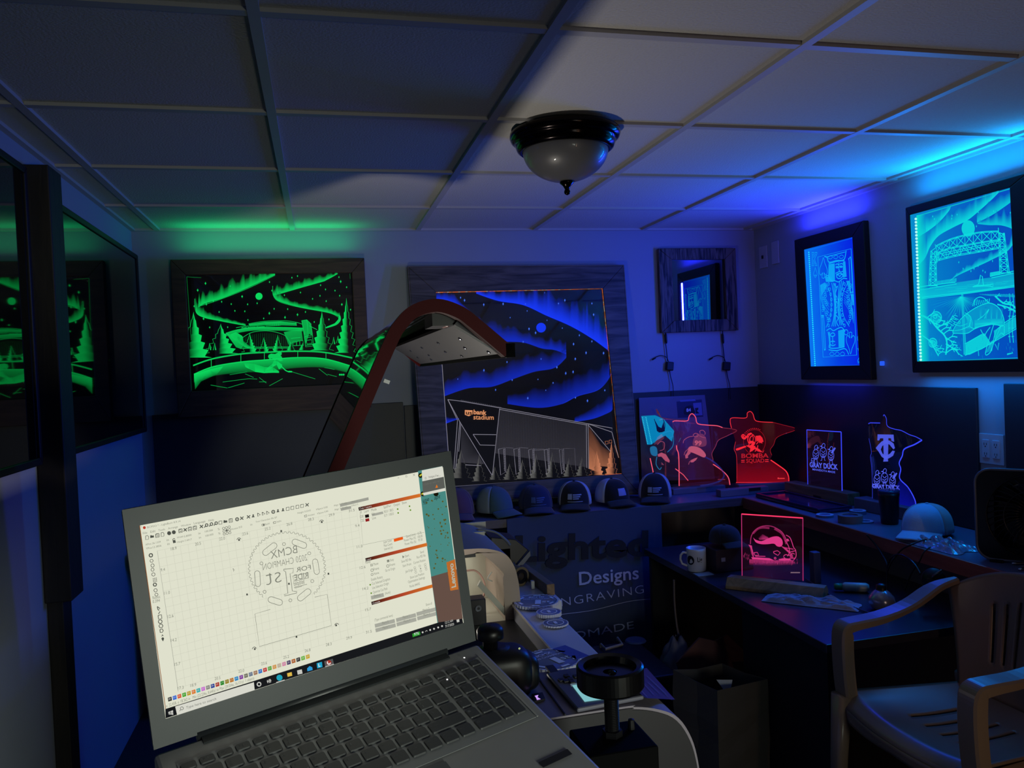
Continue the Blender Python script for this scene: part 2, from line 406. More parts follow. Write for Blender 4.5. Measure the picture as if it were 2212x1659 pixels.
# ================================================================== FRAMES
def frame4(t, pl_pts_out, pl_pts_in, n, thick, material, parent, name='frame'):
    """mitred picture frame: outer/inner corners TL,TR,BR,BL (3D), thickness along n; one mesh"""
    n = Vector(n); b = MB()
    O = [Vector(p) for p in pl_pts_out]; I = [Vector(p) for p in pl_pts_in]
    for k in range(4):
        a, c, d, e = O[k], O[(k+1) % 4], I[(k+1) % 4], I[k]
        b.prism([a, c, d, e], n*thick)
    return fixn(b.build(name, material, parent, bevel=.003))
def rect_pts(pl, u0, u1, v0, v1):
    return [pl.p+pl.ex*u0+pl.ey*v1, pl.p+pl.ex*u1+pl.ey*v1, pl.p+pl.ex*u1+pl.ey*v0, pl.p+pl.ex*u0+pl.ey*v0]
M_oldwood = wood('weathered_wood', '2e2a28', '6a6058', axis=0, scale=3)
M_greenframe = wood('brown_stained_wood', '3b2a1a', '5d452c', axis=0, scale=3)
M_burnt = wood('burnt_wood', '120d0a', '6a5a4e', axis=2, scale=4.5, burnt=1.0)
M_blackframe = mat('black_frame', '0d0e12', rough=0.5, var=.1)
M_backing = mat('black_backing', '05070a', rough=0.6, var=.1)
M_acryl = clear('acrylic_sheet', glossy=.05)
M_glassdark = mat('dark_glass', '04080a', rough=0.03, var=0, ior=1.9)

def pv(x, y, z): return Vector((x, y, z))
# --- left wall: two big glass fronted frames and a dark post
def leftpic(y0, y1, z0, z1, label):
    t = thing('glass_picture', (XL+.012, (y0+y1)/2, z0), label, 'picture', 'big glass pictures on the left wall')
    n = (1, 0, 0); X = XL+.001
    frame4(t, [pv(X, y0, z1), pv(X, y1, z1), pv(X, y1, z0), pv(X, y0, z0)], [pv(X, y0+.022, z1-.022), pv(X, y1-.022, z1-.022), pv(X, y1-.022, z0+.022), pv(X, y0+.022, z0+.022)], n, .032, M_blackframe, t)
    b = MB(); b.bb((XL+.004, y0+.02, z0+.02), (-.788, y1-.02, z1-.02)); b.build('glass_panel', M_glassdark, t)
leftpic(2.74, 3.955, 1.215, 2.03, 'big dark glass picture on the left wall, nearest the corner, mirroring the green picture')
leftpic(1.35, 2.535, 1.215, 2.07, 'big dark glass picture on the left wall, nearest the camera')
b = MB(); b.bb((XL+.0005, 2.58, .80), (XL+.075, 2.70, 2.09), bev=.004)
b.bb((XL+.0005, 2.60, .0), (XL+.045, 2.68, .80), bev=.003)
tag(b.build('wooden_post', wood('dark_post_wood', '14120f', '2a241c', axis=2)), 'dark wooden post standing against the left wall between the two glass pictures', 'post')
# ================================================================== LIT PICTURES (engravings)
def star(mb, pl, x, y, w, h): fill(mb, pl, [(x, y-h), (x+w*.35, y-h*.3), (x+w, y), (x+w*.35, y+h*.3), (x, y+h), (x-w*.35, y+h*.3), (x-w, y), (x-w*.35, y-h*.3)])
def aurora(mb, pl, pts, hs, rnd, n=10, spike=.5, closedtop=0.0, base=1.0):
    """curtain of light: bright lower edge fading upward in uneven spikes; pts lower edge, hs heights at each pt"""
    P = cat_rom([(p[0], p[1], h) for p, h in zip(pts, hs)], n); V = []; D = []; F = []; rows = 4
    for i, (x, y, h) in enumerate(P):
        hh = h*(1-spike+spike*(0.35+0.65*rnd.random())*(1+.5*math.sin(i*.9)))
        for j in range(rows+1):
            f = j/rows; V.append(pl.P(x, y-hh*f)); D.append(max(0, base*(1-f)**1.15*(1 if j else .9)))
    for i in range(len(P)-1):
        for j in range(rows):
            a = i*(rows+1)+j; F.append((a, a+1, a+rows+2, a+rows+1))
    mb.add(V, F, D)
def pine(mb, pl, x, top, bot, w, side=1, full=0.5, out=True, lw=.0016, layers=6, d=1.0):
    """engraved spruce: jagged outline on one side, shaded body on the other"""
    L = []; R = []
    for k in range(layers+1):
        f = k/layers; y = top+(bot-top)*f; ww = w*(f**1.15)
        L += [(x-ww*.62, y-(bot-top)/layers*.18), (x-ww, y)]; R += [(x+ww*.62, y-(bot-top)/layers*.18), (x+ww, y)]
    S = R if side > 0 else L; T = L if side > 0 else R
    V = []; D = []; F = []
    for (sx, sy) in [(x, top)]+S:
        V += [pl.P(sx, sy), pl.P(x+(sx-x)*.45, sy), pl.P(x-(sx-x)*(full-.35), sy)]; D += [d, d*.8, 0.0]
    for i in range(len(S)):
        for j in (0, 1): a = i*3+j; F.append((a, a+1, a+4, a+3))
    mb.add(V, F, D)
    if out: ribbon(mb, pl, [(x, top)]+T, lw, dens=.8*d)
def lines(mb, pl, L, w, dens=None):
    for l in L: ribbon(mb, pl, l, w, dens=dens)

# ------------------------------------------------------------------ green winter picture
rnd = random.Random(3)
YG = YB-.03
gp = Plane((0, YG, 1.6), (0, -1, 0), 400, 580, .17179)
t = thing('lit_picture', (-.2, YG+.02, 1.27), 'green lit engraved picture of an arena with pines and skater, in a brown wood frame', 'picture')
O = [gp.P(-150, -90), gp.P(2230, -140), gp.P(2340, 1735), gp.P(-60, 1790)]
xl_, xr_ = -.645, .245; zt, zb = 2.008, 1.272
frame4(t, [pv(xl_, YB-.001, zt), pv(xr_, YB-.001, zt), pv(xr_, YB-.001, zb), pv(xl_, YB-.001, zb)], [pv(-.583, YB-.001, 1.938), pv(.182, YB-.001, 1.938), pv(.182, YB-.001, 1.392), pv(-.583, YB-.001, 1.392)], (0, -1, 0), .045, M_greenframe, t)
b = MB(); b.bb((-.584, YB-.012, 1.391), (.183, YB-.002, 1.939)); b.build('backing', M_backing, t)
b = MB(); b.bb((-.583, YG+.001, 1.392), (.182, YG+.006, 1.938)); pan = b.build('acrylic_panel', M_acryl, t)
G = MB(); g = gp.up(.0008)
lw = .0022
aurora(G, g, [(1130, 80), (900, 190), (700, 280), (450, 380), (250, 440), (165, 490)], [60, 150, 190, 170, 150, 150], rnd, 12, .55)
aurora(G, g, [(130, 480), (150, 570), (250, 620), (420, 655), (600, 690), (760, 715)], [150, 170, 110, 60, 45, 25], rnd, 12, .3)
aurora(G, g, [(1915, 70), (1750, 155), (1500, 225), (1300, 285), (1110, 335)], [30, 90, 110, 110, 110], rnd, 12, .55)
aurora(G, g, [(1105, 335), (1160, 400), (1300, 450), (1500, 500), (1750, 545), (1850, 570), (1945, 610)], [60, 110, 70, 60, 70, 60, 60], rnd, 12, .35)
fill(G, g, cat_rom([(1950, 590), (1955, 650), (1900, 710), (1770, 752)], 6)+[(1765, 738), (1880, 690), (1925, 640), (1930, 600)], .9)
lines(G, g, [cat_rom([(120, 380), (122, 480), (150, 570), (250, 620), (420, 655), (600, 690), (760, 718)], 6), cat_rom([(165, 478), (450, 385), (800, 245), (1130, 85)], 5), cat_rom([(1100, 220), (1105, 330), (1160, 405), (1300, 455), (1500, 500), (1750, 545), (1860, 575), (1945, 625)], 6), [(1120, 338), (1500, 228), (1750, 158), (1918, 66)]], .0016, .9)
fill(G, g, circ(928, 349, 44, 28))
for (x, y) in [(255, 187), (157, 273), (353, 405), (266, 447), (458, 418), (579, 447), (716, 352), (785, 450), (905, 437), (567, 222), (427, 547), (625, 532), (750, 538), (1118, 507), (1058, 563), (1289, 510), (1412, 580), (1512, 546), (987, 627), (789, 648), (1255, 615), (231, 631), (308, 740), (534, 738), (1060, 170), (1342, 115), (1412, 95), (1450, 302), (1248, 335), (1703, 210), (1765, 263), (1695, 343), (1884, 278), (1773, 410), (1943, 342), (1955, 164), (1933, 108), (2030, 235), (1970, 452), (1623, 673), (1808, 640), (2079, 518), (112, 474), (1602, 382), (1090, 278)]:
    k = 1.4 if rnd.random() < .3 else 1; star(G, g, x, y, 9*k, 15*k)
# arena
def shade(mb, pl, top, bot, d0, d1):
    V = []; D = []
    for a, c in zip(top, bot): V += [pl.P(*a), pl.P(*c)]; D += [d0, d1]
    mb.add(V, [(2*i, 2*i+1, 2*i+3, 2*i+2) for i in range(len(top)-1)], D)
T_ = cat_rom([(510, 810), (640, 770), (860, 735), (1100, 735), (1300, 738), (1480, 745)], 5)
shade(G, g, T_, [(x, y+45) for x, y in T_], .75, .5)
shade(G, g, [(520, 815), (560, 830), (640, 800), (720, 850)], [(560, 880), (640, 990), (700, 1010), (740, 960)], .85, .5)
for i in range(7):
    f = i/6; ribbon(G, g, cat_rom([(540+f*120, 830+f*30), (700+f*80, 950+f*12), (790+f*60, 1000)], 5), .006, .5-.04*i)
shade(G, g, [(800, 700), (1000, 672), (1200, 665), (1400, 685)], [(810, 730), (1000, 715), (1200, 715), (1400, 720)], .8, .4)
lines(G, g, [cat_rom([(800, 695), (1000, 664), (1250, 658), (1390, 675), (1470, 700)], 5), [(1390, 675), (1400, 720)], [(800, 695), (815, 725)], [(640, 745), (720, 730), (800, 720)], cat_rom([(640, 775), (860, 750), (1200, 740), (1480, 760)], 5), cat_rom([(720, 870), (850, 800), (1050, 785), (1230, 830), (1300, 900), (1330, 980)], 6), [(700, 990), (1300, 985)], [(690, 1005), (1310, 1000)]], lw, .8)
for i in range(24): x = 730+i*24; ribbon(G, g, [(x, 985), (x, 870-60*math.sin(PI*i/23))], .0007, .25)
B_ = MB(); shade(G, g, [(1240, 800), (1460, 760)], [(1300, 960), (1480, 900)], .55, .35)
shade(G, g, [(1465, 660), (1530, 645), (1580, 690)], [(1510, 960), (1560, 820), (1600, 850)], .55, .5)
lines(G, g, [[(1465, 655), (1530, 645), (1585, 700)], [(1465, 655), (1500, 830)], [(1530, 645), (1545, 820)], [(1580, 700), (1600, 830)], [(1500, 860), (1600, 835), (1615, 975), (1515, 985), (1500, 860)], [(1525, 905), (1590, 895), (1595, 940), (1530, 950), (1525, 905)], [(1530, 870), (1590, 860)], [(1520, 965), (1610, 955)], [(1560, 720), (1660, 770)], [(1350, 920), (1480, 905), (1490, 965), (1360, 970), (1350, 920)], [(1330, 880), (1450, 865)], [(1400, 915), (1400, 968)], [(1440, 912), (1442, 966)]], lw, .9)
lines(G, g, [[(1010, 690), (1200, 680), (1200, 715), (1015, 725), (1010, 690)]]+[[(1030+i*24, 690), (1030+i*24, 720)] for i in range(7)], .0016, .7)
text(G, g, 'Xcel Energy Center', (705, 752), (1005, 735), bold=.02, h=.006)
# trees
pine(G, g, 105, 562, 1120, 230, 1, .75, layers=6); pine(G, g, 448, 705, 1070, 230, 1, .5)
pine(G, g, 812, 822, 1050, 105, 1, .4); pine(G, g, 990, 872, 1045, 75, 1, .4); pine(G, g, 1163, 842, 1045, 80, -1, .4)
pine(G, g, 1328, 920, 1030, 60, -1, .5); pine(G, g, 1480, 930, 1025, 60, -1, .5, out=False)
pine(G, g, 1718, 552, 1030, 150, -1, 1.0); pine(G, g, 2027, 388, 1060, 150, -1, .6, layers=8)
for x, y in ((308, 940), (372, 940), (1868, 865), (1922, 850)): pine(G, g, x, y, y+85, 24, 1, .3)
# rink
R1 = cat_rom([(100, 1215), (350, 1130), (700, 1070), (1000, 1050), (1400, 1035), (1750, 1050), (2100, 1120)], 6)
R2 = cat_rom([(110, 1330), (350, 1235), (700, 1175), (1000, 1150), (1400, 1120), (1750, 1135), (2080, 1225)], 6)
lines(G, g, [R1, [(x, y+9) for x, y in R1]], .0035, .75); lines(G, g, [R2], .0045, 1.0)
for x, ya, yb in ((328, 1140, 1245), (700, 1072, 1172), (995, 1052, 1150), (1415, 1040, 1122), (1770, 1052, 1140)): ribbon(G, g, [(x, ya), (x, yb)], .0022, .9)
shade(G, g, R2, [(x, y+150-abs(x-1000)*.05) for x, y in R2], .72, .12)
shade(G, g, [(112, 1330), (300, 1270), (480, 1230)], [(125, 1520), (200, 1420), (400, 1330)], 1.0, .15)
shade(G, g, [(740, 1190), (870, 1200), (1000, 1240), (1100, 1240), (1180, 1290)], [(760, 1240), (880, 1300), (990, 1315), (1110, 1310), (1180, 1312)], .6, 1.0)
# skater
for p in ([(1050, 1085), (1080, 1070), (1130, 1075), (1160, 1060), (1215, 1110), (1230, 1160), (1190, 1165), (1150, 1140), (1130, 1160), (1090, 1130), (1060, 1140), (1042, 1110)], circ(1188, 1070, 27, 12), [(1115, 1160), (1165, 1170), (1220, 1210), (1215, 1245), (1180, 1270), (1165, 1240), (1150, 1210), (1100, 1240), (1050, 1275), (1010, 1275), (1040, 1245), (1095, 1200)]):
    fill(G, g, p, .85)
lines(G, g, [[(1200, 1220), (1260, 1280), (1300, 1300), (1345, 1300)], [(1300, 1292), (1345, 1296)]], .0045, 1)
lines(G, g, [[(1345, 1300), (1635, 1388)], [(320, 1465), (530, 1503)], [(540, 1500), (745, 1440)], [(470, 1428), (800, 1385), (905, 1390)], [(755, 1325), (860, 1370)], [(930, 1370), (1020, 1440)], [(930, 1425), (1020, 1425)], [(1058, 1475), (1225, 1385)], [(1680, 1260), (1790, 1345)], [(1790, 1330), (1905, 1360)], [(1750, 1245), (1880, 1270)], [(560, 1335), (780, 1300)]], .0022, .5)
lines(G, g, [[(20, 105), (200, 115)], [(20, 105), (75, 900)], [(2070, 65), (2075, 130)]], .0012, .35)
for x in (1945, 1968, 1992): fill(G, g, circ(x, 1335, 12, 8), .9)
M_gg = glow_attr('green_engraving', '10f06a', .78)
G.build('engraving', M_gg, t)
b = MB(); ribbon(b, g, [(-5, 100), (80, 1530)], .003); b.build('led_strip', glow('green_led', '0c7a40', .3), t)

# ------------------------------------------------------------------ big stadium picture, leaning on the wall
rnd = random.Random(5)
nU = Vector((0, -1, .128)).normalized()
pU = Vector((1.05, 3.984-.03, 1.954))
up_ = Plane(pU, nU, 860, 540, .33755)
t = thing('lit_picture', (1.05, 3.82, .74), 'large weathered wood picture of a stadium under a blue night sky, leaning on the shelf', 'picture')
q = lambda x, y, o=0: up_.P(x, y)
OU = [q(66, 110), q(1440, 100), q(1543, 1560), q(183, 1606)]
IU = [q(242, 268), q(1310, 245), q(1432, 1432), q(337, 1515)]
frame4(t, OU, IU, -nU, .03, M_oldwood, t)
b = MB(); OUT2 = [q(60, 104), q(1446, 94), q(1549, 1565), q(177, 1611)]
for k in range(4):
    b.prism([OUT2[k], OUT2[(k+1) % 4], OU[(k+1) % 4], OU[k]], -nU*.038)
fixn(b.build('outer_edge', wood('pale_edge_wood', '4a4038', '7b6d60', axis=0), t))
b = MB(); b.prism([p-nU*.02 for p in IU], -nU*.008); fixn(b.build('backing', mat('stadium_backing', '1c2044', rough=.6, var=.1), t))
b = MB(); b.prism([p-nU*.010 for p in IU], -nU*.005); fixn(b.build('acrylic_panel', M_acryl, t))
g = up_.up(-.008)
A = MB()
aurora(A, g, [(500, 278), (640, 325), (800, 352), (950, 420), (1100, 485), (1230, 560), (1342, 640)], [25, 70, 110, 175, 190, 200, 180], rnd, 12, .45)
aurora(A, g, [(245, 320), (300, 320), (360, 345), (460, 400)], [50, 50, 60, 10], rnd, 8, .3, base=.8)
aurora(A, g, [(500, 520), (640, 580), (800, 592), (920, 630), (1000, 640), (1075, 668)], [90, 130, 80, 75, 75, 90], rnd, 10, .35, base=.55)
aurora(A, g, [(298, 935), (450, 885), (600, 875), (740, 825), (870, 780), (1000, 755), (1076, 690)], [100, 120, 110, 130, 120, 110, 80], rnd, 10, .25, base=.45)
aurora(A, g, [(305, 1112), (335, 1100), (390, 1080)], [50, 30, 5], rnd, 6, .2, base=.6)
aurora(A, g, [(700, 985), (900, 1010), (1050, 985), (1150, 935), (1280, 895), (1352, 815)], [60, 130, 160, 150, 150, 130], rnd, 10, .2, base=.42)
aurora(A, g, [(1130, 1100), (1250, 1080), (1350, 1040), (1372, 1020)], [30, 80, 110, 120], rnd, 8, .2, base=.5)
ribbon(A, g, cat_rom([(500, 278), (640, 325), (800, 352), (950, 420), (1100, 485), (1230, 560), (1342, 640), (1365, 740), (1352, 815), (1280, 895), (1150, 935), (1050, 985)], 8), .0015, .7)
fill(A, g, circ(915, 497, 31, 28), .85)
M_ub = glow_attr('blue_engraving', '1a3cff', 1.0)
A.build('sky_engraving', M_ub, t)
b = MB()
for (x, y) in [(400, 305), (425, 322), (548, 350), (672, 345), (815, 345), (826, 390), (938, 273), (1026, 342), (1067, 322), (1240, 342), (1251, 414), (717, 433), (838, 505), (880, 530), (953, 450), (1051, 500), (1160, 546), (1240, 585), (1123, 602), (1203, 658), (1134, 697), (1315, 660), (1016, 750), (1073, 789), (915, 697), (800, 588), (674, 640), (697, 717), (549, 770), (507, 694), (382, 826), (730, 832), (624, 895), (895, 828), (992, 851), (945, 898), (830, 948), (1323, 898), (1212, 965), (1135, 945), (1120, 780)]:
    k = rnd.choice((.7, 1, 1.3)); star(b, g, x, y, 4.5*k, 9*k)
b.build('star_engraving', glow('blue_star', '4a78ff', .9), t)
W = MB(); w1 = .0026
lines(W, g, [[(318, 957), (400, 967), (650, 1010), (1215, 1112), (1370, 1140), (1368, 1165), (1215, 1112)], [(650, 1020), (1210, 1120)], [(318, 957), (395, 1100), (600, 1440)], [(318, 957), (380, 1090), (357, 1400)], [(395, 1100), (368, 1400)], [(402, 1110), (388, 1290)], [(650, 1015), (604, 1440)], [(480, 1180), (628, 1182)], [(480, 1180), (525, 1248), (620, 1250)], [(1205, 1115), (1208, 1395)], [(1216, 1115), (1220, 1400)], [(1215, 1118), (1360, 1290)], [(1368, 1165), (1412, 1330)], [(430, 1375), (530, 1380)], [(280, 715), (337, 1515)], [(337, 1515), (1432, 1435)]], w1, .75)
for i in range(22): x = 400+i*12; ribbon(W, g, [(x, 966+(x-400)*.176), (x+4, 958+(x-400)*.176), (x+8, 966+(x-396)*.176)], .001, .6)
for i in range(52):
    x = 655+i*10.6; f = (x-650)/560; ribbon(W, g, [(x, 1022+f*95), (x-8+f*8, 1390)], .0008, .10)
shade(W, g, [(656, 1020), (1205, 1118)], [(615, 1300), (1205, 1390)], .035, .07)
shade(W, g, [(405, 1120), (500, 1290)], [(400, 1360), (550, 1370)], .02, .10)
for x in (642, 740, 835, 935, 1032):
    h = 1265 if x < 800 else 1270; d = 155-(x-640)*.03; wd_ = 42-(x-640)*.04
    lines(W, g, [[(x, h+10), (x+wd_, h), (x+wd_+6, h+d), (x+15, h+d+20), (x, h+10)], [(x+wd_-8, h+6), (x+wd_-2, h+d-4)]], .0018, .8)
    for k in range(9): y = h+14+k*(d-20)/9; ribbon(W, g, [(x+wd_-8, y), (x+wd_, y-3)], .001, .6)
lines(W, g, [[(690, 1265), (738, 1268)], [(780, 1265), (833, 1268)], [(868, 1275), (935, 1275)], [(960, 1270), (1035, 1272)], [(1060, 1270), (1130, 1270), (1138, 1410)], [(870, 1282), (960, 1278)]], .0012, .5)
W.build('stadium_engraving', glow_attr('pale_engraving', 'b8b4c8', .62), t)
W = MB()
for x, tp, bt, w_, s_ in ((402, 1280, 1460, 72, -1), (518, 1315, 1480, 50, -1), (618, 1390, 1470, 40, -1), (712, 1370, 1470, 48, -1), (795, 1345, 1465, 48, -1), (883, 1310, 1460, 52, -1), (985, 1300, 1455, 52, -1), (1092, 1335, 1450, 44, -1), (1175, 1330, 1445, 46, -1)):
    pine(W, g, x, tp, bt, w_, s_, .5, lw=.0013, layers=6, d=.75)
W.build('pine_engraving', glow_attr('grey_engraving', '8f8f8c', .45), t)
W = MB()
pine(W, g, 1272, 1290, 1440, 50, 1, .9, lw=.0013); pine(W, g, 1365, 1235, 1435, 46, -1, 1.0, lw=.0013)
shade(W, g, [(1222, 1130), (1300, 1250), (1370, 1300)], [(1222, 1380), (1320, 1385), (1372, 1390)], .05, .45)
shade(W, g, [(1222, 1250), (1290, 1330)], [(1222, 1400), (1300, 1430)], .1, .75)
lines(W, g, [[(1325, 1225), (1342, 1222), (1345, 1240), (1328, 1243), (1325, 1225)], [(1350, 1218), (1366, 1216), (1368, 1234), (1352, 1237), (1350, 1218)], [(1385, 1250), (1412, 1330)]], .0016, .8)
W.build('corner_engraving', glow_attr('orange_engraving', 'e8926a', .72), t)
W = MB(); W.mi = 0
fill(W, g, [(427, 1024), (476, 1026), (476, 1052), (452, 1064), (427, 1054)]); text(W, g, 'bank', (482, 1050), (566, 1054), bold=.03, h=.022)
W.mi = 1; gt = g.up(-.0) ; text(W, g.up(.0006), 'us', (433, 1052), (472, 1055), bold=.02, h=.02); W.mi = 0
text(W, g, 'stadium', (482, 1084), (612, 1086), bold=.01, h=.024)
W.build('stadium_lettering', [glow('orange_lettering', 'f0a070', .8), glow('dark_lettering', '201512', .3)], t)
b = MB(); c1 = [(242, 272), (1310, 247)]
n_ = 90
for i in range(n_):
    f = (i+.5)/n_; x = 242+(1310-242)*f; y = 270-25*f; b.mi = rnd.choice((0, 0, 1, 2)); ribbon(b, g, [(x-5.5, y), (x+5.5, y-.2)], .006)
for i in range(n_):
    f = (i+.5)/n_; x = 1308+(1432-1308)*f; y = 250+(1432-250)*f; b.mi = rnd.choice((0, 0, 1, 2)) if f < .8 else rnd.choice((0, 2)); ribbon(b, g, [(x, y-6), (x+.6, y+6)], .0065)
b.mi = 0; ribbon(b, g, [(1325, 1440), (1432, 1433)], .004)
b.build('led_edge', [glow('led_orange', 'ff7a3c', .9), glow('led_pale', 'd8c0a0', .8), glow('led_amber', 'c8743c', .8)], t)

# ------------------------------------------------------------------ small burnt-wood mirror
t = thing('framed_mirror', (2.04, YB-.02, 1.59), 'small dark mirror in a burnt wood frame, hanging above the two cable switches', 'mirror')
Y_ = YB-.001
frame4(t, [pv(1.815, Y_, 2.046), pv(2.277, Y_, 2.046), pv(2.277, Y_, 1.590), pv(1.815, Y_, 1.590)], [pv(1.893, Y_, 1.985), pv(2.208, Y_, 1.985), pv(2.208, Y_, 1.655), pv(1.893, Y_, 1.655)], (0, -1, 0), .03, M_burnt, t)
b = MB(); b.bb((1.892, YB-.014, 1.654), (2.209, YB-.002, 1.986)); b.build('mirror_glass', mat('mirror_glass', '9094a4', rough=.02, metal=1.0, var=0), t)

# ------------------------------------------------------------------ king card picture (right wall)
XK = XR-.025
kp = Plane((XK, 3.3, 1.67), (-1, 0, 0), 1720, 460, .2291)
t = thing('lit_picture', (XR-.02, 3.3, 1.31), 'blue lit engraved picture of a king of spades playing card in a black frame', 'picture')
X_ = XR-.001
frame4(t, [pv(X_, 3.572, 2.022), pv(X_, 3.048, 2.022), pv(X_, 3.03, 1.312), pv(X_, 3.556, 1.312)], [pv(X_, 3.498, 1.962), pv(X_, 3.126, 1.962), pv(X_, 3.108, 1.378), pv(X_, 3.478, 1.378)], (-1, 0, 0), .03, M_blackframe, t)
def lit_panel(name, pl, cs, col_near, col_far, es, parent, gp0, gp1):
    """edge-lit acrylic: glow falls off with distance from the LED edge (gp0 -> gp1, along the sheet)"""
    mname = name+'_mat'
    m_ = bpy.data.materials.new(mname); m_.use_nodes = True; tt = m_.node_tree; tt.nodes.clear()
    oo = nd(tt, 'ShaderNodeOutputMaterial'); e = nd(tt, 'ShaderNodeEmission'); a = nd(tt, 'ShaderNodeAttribute', attribute_name='dens')
    cr = nd(tt, 'ShaderNodeValToRGB'); cr.color_ramp.elements[0].color = (*srgb(col_far), 1); cr.color_ramp.elements[1].color = (*srgb(col_near), 1)
    ns = nd(tt, 'ShaderNodeTexNoise'); ns.inputs['Scale'].default_value = 9; ns.inputs['Detail'].default_value = 3
    tc = nd(tt, 'ShaderNodeTexCoord'); tt.links.new(tc.outputs['Object'], ns.inputs[0])
    ad = nd(tt, 'ShaderNodeMath', operation='MULTIPLY_ADD'); ad.inputs[1].default_value = .25; tt.links.new(ns.outputs['Fac'], ad.inputs[0]); 
    sb = nd(tt, 'ShaderNodeMath', operation='SUBTRACT'); sb.inputs[1].default_value = .125; tt.links.new(a.outputs['Fac'], sb.inputs[0]); tt.links.new(sb.outputs[0], ad.inputs[2])
    tt.links.new(ad.outputs[0], cr.inputs[0]); tt.links.new(cr.outputs[0], e.inputs[0]); e.inputs[1].default_value = es
    gl = nd(tt, 'ShaderNodeBsdfGlossy'); gl.inputs['Roughness'].default_value = .05; gl.inputs[0].default_value = (.04, .04, .04, 1); sh = nd(tt, 'ShaderNodeAddShader')
    tt.links.new(e.outputs[0], sh.inputs[0]); tt.links.new(gl.outputs[0], sh.inputs[1]); tt.links.new(sh.outputs[0], oo.inputs[0])
    b = MB(); TL, TR, BR, BL = [Vector(c) for c in cs]; V = []; D = []; F = []; N = 12
    for i in range(N+1):
        f = i/N; V += [TL.lerp(TR, f), BL.lerp(BR, f)]; D += [.999*(1-f)**1.6]*2
    F = [(2*i, 2*i+1, 2*i+3, 2*i+2) for i in range(N)]
    back = [v-pl.n*.005 for v in V]; nn = len(V)
    F2 = [(a+nn, d+nn, c+nn, b_+nn) for a, b_, c, d in F]
    b.add(V+back, F+F2, D+D); b.add([TL, TR, BR, BL]+[c-pl.n*.005 for c in (TL, TR, BR, BL)], [(0, 1, 5, 4), (1, 2, 6, 5), (2, 3, 7, 6), (3, 0, 4, 7)], [0.5]*8)
    return b.build('acrylic_panel', m_, parent)
g = kp.up(.0006)
lit_panel('king_panel', kp, [pv(XK, 3.498, 1.962), pv(XK, 3.126, 1.962), pv(XK, 3.108, 1.378), pv(XK, 3.478, 1.378)], '0a7cff', '0428f0', .85, t, 0, 1)
K = MB(); w1 = .0028
def kspade(x, y, s, sy, w=w1, inv=False):
    f = -1 if inv else 1
    pts = [(0, -1), (.35, -.45), (.85, .1), (.9, .55), (.55, .75), (.15, .5), (.3, 1.0), (-.3, 1.0), (-.15, .5), (-.55, .75), (-.9, .55), (-.85, .1), (-.35, -.45)]
    ribbon(K, g, cat_rom([(x+f*a*s, y+f*c*sy) for a, c in pts], 3, True), w, True)
kspade(255, 515, 40, 95); kspade(180, 560, 18, 45, .0018); kspade(512, 1230, 44, 100, inv=True); kspade(596, 1198, 20, 50, .0024, True)
ribbon(K, g, [(203, 415), (517, 337), (570, 1340), (253, 1360)], w1, True)
def letterK(x, y, w_, h_, inv=False):
    f = -1 if inv else 1
    pp = [(-1, -1), (-.2, -1), (-.2, -.8), (-.4, -.75), (-.4, -.2), (.4, -.8), (.1, -1), (1, -1), (.9, -.8), (0, 0), (.7, .8), (1, 1), (.2, 1), (.3, .8), (-.4, .1), (-.4, .75), (-.2, 1), (-1, 1), (-.8, .75), (-.8, -.75)]
    ribbon(K, g, [(x+f*a*w_, y+f*c*h_) for a, c in pp], .0024, True)
letterK(172, 435, 25, 62); letterK(604, 1340, 26, 62, True)
def band(pts_top, pts_bot, d0=.9, d1=.9): shade(K, g, pts_top, pts_bot, d0, d1)
# crown, face, hair (upper half)
ribbon(K, g, cat_rom([(265, 410), (290, 420), (310, 465), (380, 450), (450, 440), (470, 355)], 5), .006, .8)
ribbon(K, g, cat_rom([(305, 480), (380, 458), (455, 450)], 5), .003)
for x in (320, 372, 425): lines(K, g, [cat_rom([(x-22, 425-x*.05+15), (x, 400-x*.05+18), (x+22, 412-x*.05+18), (x+5, 440-x*.05+10)], 4, True)], .002)
lines(K, g, [[(285, 415), (460, 368)]], .004, .7)
shade(K, g, [(305, 485), (362, 475)], [(300, 640), (365, 640)], .75, .75)
shade(K, g, [(440, 460), (462, 455)], [(440, 610), (475, 600)], .75, .75)
lines(K, g, [cat_rom([(370, 490), (385, 480), (400, 490)], 4), cat_rom([(410, 485), (425, 476), (438, 484)], 4), cat_rom([(372, 512), (385, 505), (398, 512), (385, 518)], 4, True), cat_rom([(408, 508), (422, 500), (436, 508), (422, 513)], 4, True), [(402, 465), (403, 540), (412, 545)], cat_rom([(370, 570), (390, 560), (405, 552), (422, 558), (440, 548)], 4), cat_rom([(375, 585), (405, 570), (438, 575)], 4), cat_rom([(378, 600), (395, 580), (410, 600), (425, 580), (440, 590), (420, 615), (395, 618), (378, 600)], 4), cat_rom([(275, 600), (300, 590), (330, 640), (365, 640), (400, 650), (440, 620), (480, 620)], 5)], .0042)
shade(K, g, [(270, 600), (330, 600)], [(280, 650), (350, 650)], .7, .8)
